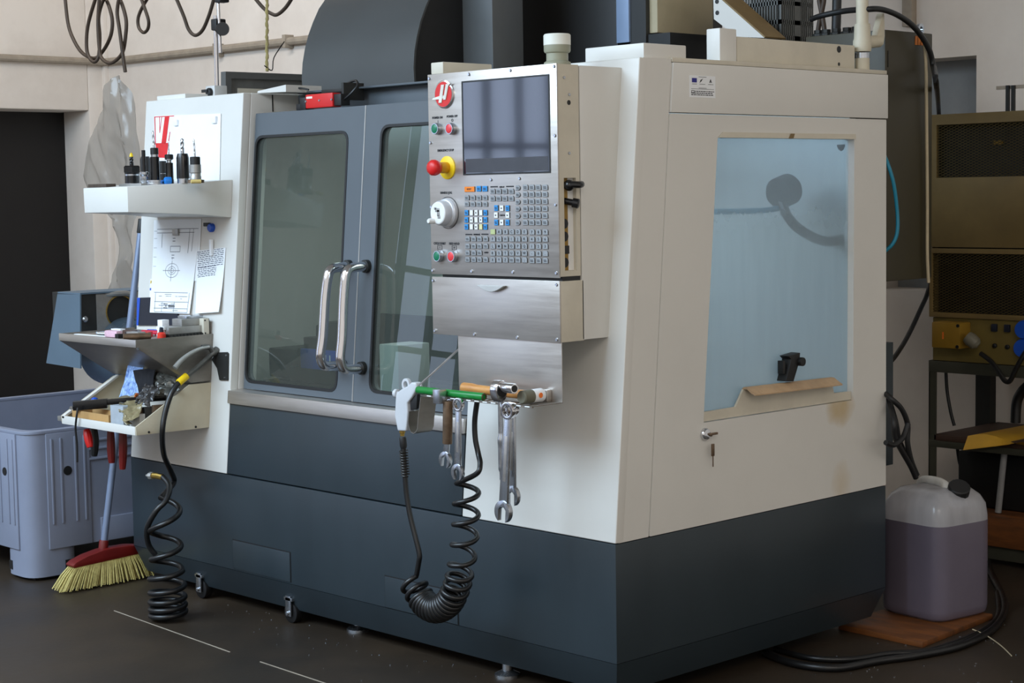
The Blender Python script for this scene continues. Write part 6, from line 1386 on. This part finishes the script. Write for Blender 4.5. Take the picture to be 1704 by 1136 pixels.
hang('thick brown cable arching over the rear cabinet and down its edge', [[(-0.25, 1.137, 1.79), (-0.2, 1.122, 1.796), (-0.12, 1.12, 1.802), (-0.02, 1.081, 1.796), (-0, 1.134, 1.797), (0, 1.224, 1.782), (0, 1.303, 1.751), (0, 1.369, 1.699), (0, 1.395, 1.647), (0.06, 1.318, 1.589), (-0.7293, 2.56, 1.571), (-0.7298, 2.57, 1.405), (-0.7439, 2.57, 1.092), (-0.7745, 2.57, 0.9159), (-0.7022, 2.4, 0.8424), (-0.5565, 2.1, 0.7726), (-0.4034, 1.8, 0.7365), (-0.3, 1.6, 0.7305)]], .0085, BLACK, 'supply_cable')
hang('pair of dark brown hoses crossing behind the ivory valve pipe', [[(-0.3487, 1.3, 1.756), (-0.3396, 1.3, 1.801), (-0.3261, 1.3, 1.849), (-0.3216, 1.3, 1.881)], [(-0.3196, 1.3, 1.758), (-0.3284, 1.3, 1.809), (-0.3395, 1.3, 1.855), (-0.3439, 1.3, 1.883)]], .0075, CABLEB)
hang('straight thick dark cable rising from the cabinet gland beside the ivory pipe', [[(-0.2581, 1.27, 1.752), (-0.2558, 1.27, 1.802), (-0.2535, 1.27, 1.872)]], .014, BLACK, 'riser_cable')
hang('beige cable running down the edge of the rear cabinet', [[(-0.02, 1.378, 1.715), (-0.02, 1.387, 1.648), (-0.02, 1.391, 1.49), (-0.02, 1.396, 1.259), (-0.02, 1.397, 1.098), (-0.02, 1.404, 1.008)]], .005, CABLEW, 'edge_cable')
hang('teal air tube bowing out behind the machine side', [[(-0.02, 1.17, 1.392), (0, 1.165, 1.357), (0.01, 1.177, 1.305), (0.01, 1.195, 1.227), (0.01, 1.196, 1.167), (0, 1.189, 1.132), (-0.02, 1.176, 1.109)]], .0055, TEAL, 'air_tube', 'tube')
hang('bundle of black cables drooping behind the canister', [
 [(0, 1.154, 0.6979), (0.03, 1.14, 0.6856), (0.04, 1.174, 0.6552), (0.04, 1.205, 0.6082), (0.04, 1.205, 0.5554), (0.04, 1.224, 0.5002), (0.04, 1.255, 0.452)],
 [(0, 1.166, 0.688), (0.02, 1.173, 0.6186), (0.02, 1.192, 0.5603), (0.02, 1.229, 0.5118), (0.02, 1.273, 0.4477)],
 [(-0, 1.172, 0.6787), (0.05, 1.12, 0.6265), (0.05, 1.126, 0.5824), (0.05, 1.153, 0.5445), (0.05, 1.206, 0.4857), (0.05, 1.234, 0.4468)],
 [(0.06, 1.066, 0.5707), (0.06, 1.108, 0.5592), (0.06, 1.153, 0.5768), (0.06, 1.178, 0.6127)]], .008, BLACK, 'cable_bundle')

# ---------------------------------------------------------------- rack with resistor cabinet and distribution panel
YR = 2.16
def rX(px, py): pass
rk = thing('steel_rack', 'dark olive angle steel rack standing against the back wall', 'rack', (0.3, 2.35, 0))
x0_ = -0.5083; x1_ = -0.4792; xe = x0_+1.3
zt1 = 0.6884; zt2 = 0.6484
m = MB(); m.box(x0_, x1_, YR, YR+.004, 0, zt1); m.box(x0_, x0_+.004, YR, YR+.045, 0, zt1); m.build('front_post', RACKM, rk)
xb_ = -0.5433; m = MB(); m.box(xb_, xb_+.06, 2.52, 2.56, 0, zt1); m.build('rear_post', INNERD, rk)
m = MB(); m.box(x0_, xe, YR-.002, YR+.03, zt2, zt1); m.build('upper_rail', RACKM, rk, bevel=.002)
m = MB(); m.box(x0_, xe, YR, 2.58, zt1-.004, zt1); m.build('upper_deck', RACKM, rk)
zs1 = 0.408; zs2 = 0.3847
m = MB(); m.box(x0_, xe, YR-.002, YR+.03, zs2, zs1); m.build('middle_rail', RACKM, rk, bevel=.002)
m = MB(); m.box(x0_+.02, xe, YR+.0, 2.58, zs1, zs1+.022); m.build('middle_board', mat('brown oily board',(74,52,40),.6,0,.2,8), rk, bevel=.003)
zp1 = 0.1712; zp2 = 0.0668; zp3 = 0.0187
m = MB(); m.box(x0_, xe, YR-.0, YR+.05, zp3, zp2-.002); m.build('lower_rail', RACKM, rk, bevel=.002)
m = MB(); m.box(x0_+.01, xe, YR-.02, YR+.22, zp2, zp1); tag(m.build('wooden_beam', PLANK, bevel=.006, at=(.3,YR,zp2)), 'orange brown wooden beam lying on the lowest rail of the steel rack', 'beam')
m = MB(); m.box(xb_+.09, xe, YR+.1, YR+.4, zp1+.002, zs2-.02); tag(m.build('dark_crate', BLACK, bevel=.01, at=(.6,YR+.25,zp1)), 'black crate standing behind the pale pole on the wooden beam', 'crate')
a = (-0.2321, 2.2, 0.3939); b_ = (-0.2558, 2.2, 0.1749)
m = MB(); m.cyl(b_, a, .011, 12); tag(m.build('pale_pole', mat('pale grey pole',(150,150,150),.5), at=b_), 'pale grey pole leaning under the middle board of the rack', 'pole')
ys_ = [(-0.3576, 2.13, 0.4442), (-0.355, 2.13, 0.4027)]
m = MB(); xa = -0.3512; xb2 = xa+.5; vs = []; fs = []; n = 14
for i in range(n+1):
    x = xa+(xb2-xa)*i/n; k_ = max(0, 1-abs(i/n-.0)/.5)
    zf = zs1 + .026 - .045*max(0,1-i/(n*.45)) + .03*max(0,(i/n-.35))
    vs += [(x,2.58,zs1+.024),(x,YR,zs1+.026+.012*math.sin(i*.8)),(x,YR-.03,zf)]
vs2 = [(a_,b_2,c_+.0015) for a_,b_2,c_ in vs]
for i in range(n):
    a = 3*i; fs += [(a,a+1,a+4,a+3),(a+1,a+2,a+5,a+4)]
m.add(vs, fs); m.add(vs2, fs)
tag(m.build('yellow_sheet', YSHEET, at=(xa,YR,zs1)), 'yellow plastic sheet folded over the front of the middle board', 'sheet')
rc = thing('resistor_cabinet', 'olive cabinet with two expanded metal grilles on top of the rack', 'cabinet', (.3,2.36,zt1+.1))
zA = 1.54; zB_ = 0.841
xg0 = -0.4814; zg1 = 1.504; zg0 = 1.323; zh1 = 1.063; zh0 = 0.8576; xh0 = -0.4964; zmid = 1.082
m = MB(); m.box(x0_+.002, xe, YR+.05, 2.58, zB_, zA-.004); m.build('cabinet_interior', BLACK, rc)
def fr(x0,x1,z0,z1,hx0,hx1,hz0,hz1,nm):
    m = MB(); m.ring(rect(x0,x1,z0,z1), rect(hx0,hx1,hz0,hz1), YR, YR+.012, fY); return m.build(nm, OLIVE, rc, bevel=.001)
fr(x0_+.002, xe, zmid+.002, zA, xg0, xe-.05, zg0, zg1, 'upper_frame')
fr(x0_+.0, xe, zB_, zmid-.002, xh0, xe-.02, zh0, zh1, 'lower_frame')
m = MB(); m.box(x0_+.002, x0_+.006, YR+.012, 2.58, zB_, zA); m.build('cabinet_side', OLIVE, rc)
m = MB(); m.box(x0_+.002, xe, YR+.012, 2.58, zA-.004, zA); m.build('cabinet_top', OLIVE, rc)
GR = mat('dark grille metal',(96,84,54),.5,.3,.1,30)
def grille(x0, x1, z0, z1):
    m = MB(); px_, pz_ = .022, .0095; w = .0015
    nx_ = int((x1-x0)/px_)+1; nz_ = int((z1-z0)/pz_)+1
    for i in range(nx_):
        for j in range(nz_):
            xa_ = x0+i*px_; za = z0+j*pz_
            for (p0,p1) in (((xa_,za),(xa_+px_/2,za+pz_/2)),((xa_+px_/2,za+pz_/2),(xa_+px_,za)),):
                if p1[0] > x1 or p1[1] > z1: continue
                m.add([(p0[0],YR+.008,p0[1]-w),(p1[0],YR+.008,p1[1]-w),(p1[0],YR+.006,p1[1]+w),(p0[0],YR+.006,p0[1]+w)],[(0,1,2,3)])
            for (p0,p1) in (((xa_,za+pz_),(xa_+px_/2,za+pz_/2)),((xa_+px_/2,za+pz_/2),(xa_+px_,za+pz_))):
                if p1[0] > x1 or p0[1] > z1: continue
                m.add([(p0[0],YR+.008,p0[1]-w),(p1[0],YR+.008,p1[1]-w),(p1[0],YR+.006,p1[1]+w),(p0[0],YR+.006,p0[1]+w)],[(0,1,2,3)])
    o = m.build('expanded_grille', GR, rc); o['kind'] = 'stuff'
xgr = -0.1272
grille(xg0, xgr, zg0, zg1); grille(xh0, xgr, zh0, zh1)
m = MB(); q = (-0.2616, 2.19, 1.438); m.box(q[0]-.015,q[0]+.015,2.19,2.2,q[2]-.006,q[2]+.006); m.build('inner_label', SOCKY, rc)
tb_ = thing('top_bracket_stand', 'small metal bracket with two dark posts on the olive cabinet', 'bracket', (-0.2774,2.3,zA))
q0 = (-0.3312, 2.3, 1.626); q1 = (-0.1918, 2.3, 1.618)
m = MB(); m.box(q0[0], q1[0], 2.295, 2.305, q0[2]-.005, q0[2]+.007); m.build('cross_bar', PIPEM, tb_)
for q in ((-0.2826, 2.29, 1.633), (-0.262, 2.29, 1.632)):
    m = MB(); m.box(q[0]-.006, q[0]+.006, 2.284, 2.294, zA, q[2]); m.build('bracket_post', INNERD, tb_)
dp = thing('distribution_panel', 'mustard coloured electrical panel with switches and blue sockets under the olive cabinet', 'electrical panel', (.3,2.2,zt1))
m = MB(); m.box(x0_+.01, xe, YR+.01, YR+.05, zt1+.001, zB_-.002); m.build('panel_plate', mat('dull mustard plate',(120,104,52),.55,0,.15,6), dp)
a = (-0.4594, 2.1, 0.8293); b_ = (-0.3475, 2.1, 0.7394)
m = MB(); m.box(a[0], b_[0], 2.10, YR+.01, b_[2], a[2]); jb = m.build('junction_box', SOCKY, dp, bevel=.006)
q = (-0.4126, 2.1, 0.7836); m = MB(); m.add([(q[0]-.003,2.0985,q[2]-.012),(q[0]+.003,2.0985,q[2]-.012),(q[0]+.003,2.0985,q[2]+.012),(q[0]-.003,2.0985,q[2]+.012)],[(0,1,2,3)]); m.build('box_mark', ORANGE, jb)
for q in ((-0.355, 2.1, 0.8192), (-0.3569, 2.1, 0.7472)):
    m = MB(); m.lathe([(.006,0),(.006,.002)], (q[0],2.1,q[2]), (0,-1,0), 10); m.build('box_screw', BLACK, jb)
for q in ((-0.2541, 2.17, 0.813), (-0.2051, 2.17, 0.8131)):
    m = MB(); m.box(q[0]-.010,q[0]+.010,2.158,2.172,q[2]-.013,q[2]+.013); m.build('rocker_switch', NAVY, dp, bevel=.003)
for q in ((-0.2537, 2.17, 0.7516), (-0.2057, 2.17, 0.7499)):
    m = MB(); m.lathe([(.008,0),(.008,.006),(.005,.008)], (q[0],2.17,q[2]), (0,-1,0), 12); m.build('fuse_cap', BLACK, dp)
for q in ((-0.1294, 2.15, 0.8137), (-0.1333, 2.15, 0.7511)):
    m = MB(); m.lathe([(.032,0),(.032,.03),(.028,.04)], (q[0],2.17,q[2]), (0,-1,0), 18); m.build('blue_socket', PLASTICBLUE, dp)
m = MB(); q = (-0.2879, 2.12, 0.7534); m.lathe([(.012,0),(.022,.01),(.024,.035),(.02,.05)], q, (-.6,-.2,.5), 14); pg = m.build('plug', mat('grey plug plastic',(120,116,100),.5), at=q); tag(pg, 'grey electrical plug on a dark cord hanging before the mustard panel', 'plug')
m = MB(); m.tube([(-0.2785, 2.12, 0.7273), (-0.231, 2.11, 0.7022), (-0.1929, 2.1, 0.6648), (-0.1724, 2.1, 0.6418), (-0.1545, 2.1, 0.645), (-0.1347, 2.1, 0.6825), (-0.1129, 2.1, 0.7219), (-0.0925, 2.11, 0.7582)], .0085, 8, 5); m.build('plug_cord', RUBBER, pg)
hang('thin black cable dropping through the upper bay of the rack', [[(-0.5286, 2.3, 0.6399), (-0.5233, 2.3, 0.567), (-0.5081, 2.3, 0.4926), (-0.4931, 2.3, 0.4442)]], .006, BLACK, 'drop_cable')
hang('thin black cable dropping below the middle board of the rack', [[(-0.4805, 2.3, 0.3656), (-0.4704, 2.3, 0.3126), (-0.4481, 2.3, 0.261), (-0.4334, 2.3, 0.2302)]], .006, BLACK, 'drop_cable')
hang('thick black hose bending down onto the middle board of the rack', [[(-0.172, 2.25, 0.6166), (-0.199, 2.25, 0.59), (-0.2169, 2.25, 0.5515), (-0.221, 2.25, 0.4828)]], .018, RUBBER, 'elbow_hose', 'hose')
b = MB(); q0 = (-0.8796, 2.6, 2.038); q1 = (-0.8792, 2.6, 1.893); b.box(q0[0]-.022,q0[0]+.022,2.575,2.609,q1[2],q0[2]+.3); tag(b.build('cable_duct', PIPEM, bevel=.004, at=(q0[0],2.6,q1[2])), 'grey vertical cable duct on the wall above the rear cabinet', 'duct')

# ---------------------------------------------------------------- canister on its board, floor cables
bdv = [(-0.1075, 1.071, 0), (0.1904, 1.056, 0), (0.1575, 1.481, 0), (-0.1283, 1.493, 0)]
m = MB(); m.add(list(bdv)+[(v[0],v[1],.016) for v in bdv], [(0,1,2,3),(4,5,6,7),(0,1,5,4),(1,2,6,5),(2,3,7,6),(3,0,4,7)])
tag(m.build('floor_board', PLANK, bevel=.002, at=bdv[0]), 'orange brown board lying on the floor under the canister', 'board')
jc = thing('canister', 'translucent white plastic canister half full of mauve coolant standing on the floor board', 'canister', (.012,1.395,.016))
ang = math.radians(-8); JX, JY = .012, 1.395
JW, JD, JH = .122, .122, .40
MJ = Matrix.Translation((JX,JY,.0165)) @ Matrix.Rotation(ang,4,'Z')
def rsec(w, d, r, z): return [(a, b, z) for a, b in roundpoly(rect(-w,w,-d,d), r, 7)]
def skin(secs):
    m = MB(); m.M = MJ; n = len(secs[0]); vs = [p for s in secs for p in s]; fs = []
    for i in range(len(secs)-1):
        for k in range(n):
            l = (k+1)%n; fs.append((i*n+k,i*n+l,(i+1)*n+l,(i+1)*n+k))
    fs += [tuple(range(n-1,-1,-1)), tuple(range((len(secs)-1)*n,len(secs)*n))]
    m.add(vs, fs); return m
secs = [rsec(JW-.012,JD-.012,.05,0), rsec(JW-.002,JD-.002,.055,.010), rsec(JW,JD,.055,.03), rsec(JW,JD,.055,.30), rsec(JW-.004,JD-.004,.055,.335), rsec(JW-.016,JD-.016,.055,.360), rsec(JW-.036,JD-.036,.05,.378), rsec(JW-.066,JD-.062,.04,.385)]
skin(secs).build('canister_body', CAN, jc, angle=60)
zl = .285
skin([rsec(JW-.0115,JD-.0115,.05,.0006), rsec(JW-.0014,JD-.0014,.055,.010), rsec(JW+.0007,JD+.0007,.055,.03), rsec(JW+.0007,JD+.0007,.055,zl)]).build('coolant', LIQ, jc, angle=60)
m = MB(); m.M = MJ; m.tube([(-.085,.03,.366),(-.08,.03,.380),(-.06,.025,.390),(-.0,.01,.394),(.036,-.0,.389),(.052,-.005,.374),(.054,-.005,.36)], .014, 12, 4); m.build('carry_handle', mat('milky plastic handle',(226,226,222),.4), jc, angle=60)
cpx = MJ.inverted() @ Vector((-0.0075, 1.52, 0.3623))
m = MB(); m.M = MJ; m.lathe([(.034,-.03),(.028,.0)], (.076,.012,.366), (.45,-.3,.85), 20); m.build('neck', mat('milky plastic neck',(222,222,224),.4), jc)
m = MB(); m.M = MJ; m.lathe([(.030,0),(.033,.004),(.033,.026),(.030,.030)], (.076,.012,.368), (.45,-.3,.85), 14); m.build('screw_cap', BLACK, jc, angle=25)
def floor_hose(label, pts, r, nm='floor_cable'):
    m = MB(); m.tube([Vector((q[0],q[1],r)) for q in pts], r, 8, 6)
    return tag(m.build(nm, RUBBER, angle=60, at=(pts[0][0],pts[0][1],0)), label, 'cable')
floor_hose('outer black cable on the floor curving around the canister board', [(-0.0786, 0.6849, 0), (0.0479, 0.6494, 0), (0.1593, 0.6871, 0), (0.1998, 0.8232, 0), (0.2485, 0.9524, 0), (0.2773, 1.118, 0), (0.2376, 1.358, 0), (0.1038, 1.639, 0), (-0.1492, 1.983, 0), (-0.3157, 2.22, 0)], .011)
floor_hose('inner black cable on the floor close to the canister board', [(-0.0883, 0.7459, 0), (0.0466, 0.7319, 0), (0.1379, 0.7994, 0), (0.1776, 0.9127, 0), (0.2385, 1.012, 0), (0.2375, 1.245, 0), (0.1757, 1.478, 0), (0.0026, 1.767, 0)], .009)
m = MB(); m.tube([Vector((0.2203, 1.266, 0))+Vector((0,0,.02)), Vector((0.2626, 1.268, 0))+Vector((0,0,.01)), Vector((0.3395, 1.22, 0))+Vector((0,0,.003)), Vector((0.4185, 1.144, 0))+Vector((0,0,.002))], .0018, 6, 4)
tag(m.build('cable_tie', CABLEW, at=(0.2203, 1.266, 0)), 'pale cable tie end sticking out from the floor cables', 'tie')
# metal chips scattered on the floor along the machine
random.seed(21); m = MB()
for i in range(90):
    q = Vector((random.uniform(-2.0,0.3), 0, 0)); yy = -abs(random.gauss(0,.12))-.0 if random.random() < .7 else random.uniform(.0,.05)
    q.y = yy; s_ = random.uniform(.001,.0024); a_ = random.uniform(0,PI)
    m.M = Matrix.Translation((q.x,q.y,.0006)) @ Matrix.Rotation(a_,4,'Z'); m.box(-s_,s_,-s_*.5,s_*.5,0,.0018)
for i in range(60):
    q = Vector((random.uniform(.02,.6), random.uniform(.6,1.5), 0)); s_ = random.uniform(.001,.003)
    m.M = Matrix.Translation((q.x,q.y,.0006)) @ Matrix.Rotation(random.uniform(0,PI),4,'Z'); m.box(-s_,s_,-s_*.5,s_*.5,0,.0018)
o = m.build('metal_chips', TOOLST); o['kind'] = 'stuff'; o['label'] = 'tiny bright metal chips scattered on the floor around the machine'; o['category'] = 'chips'
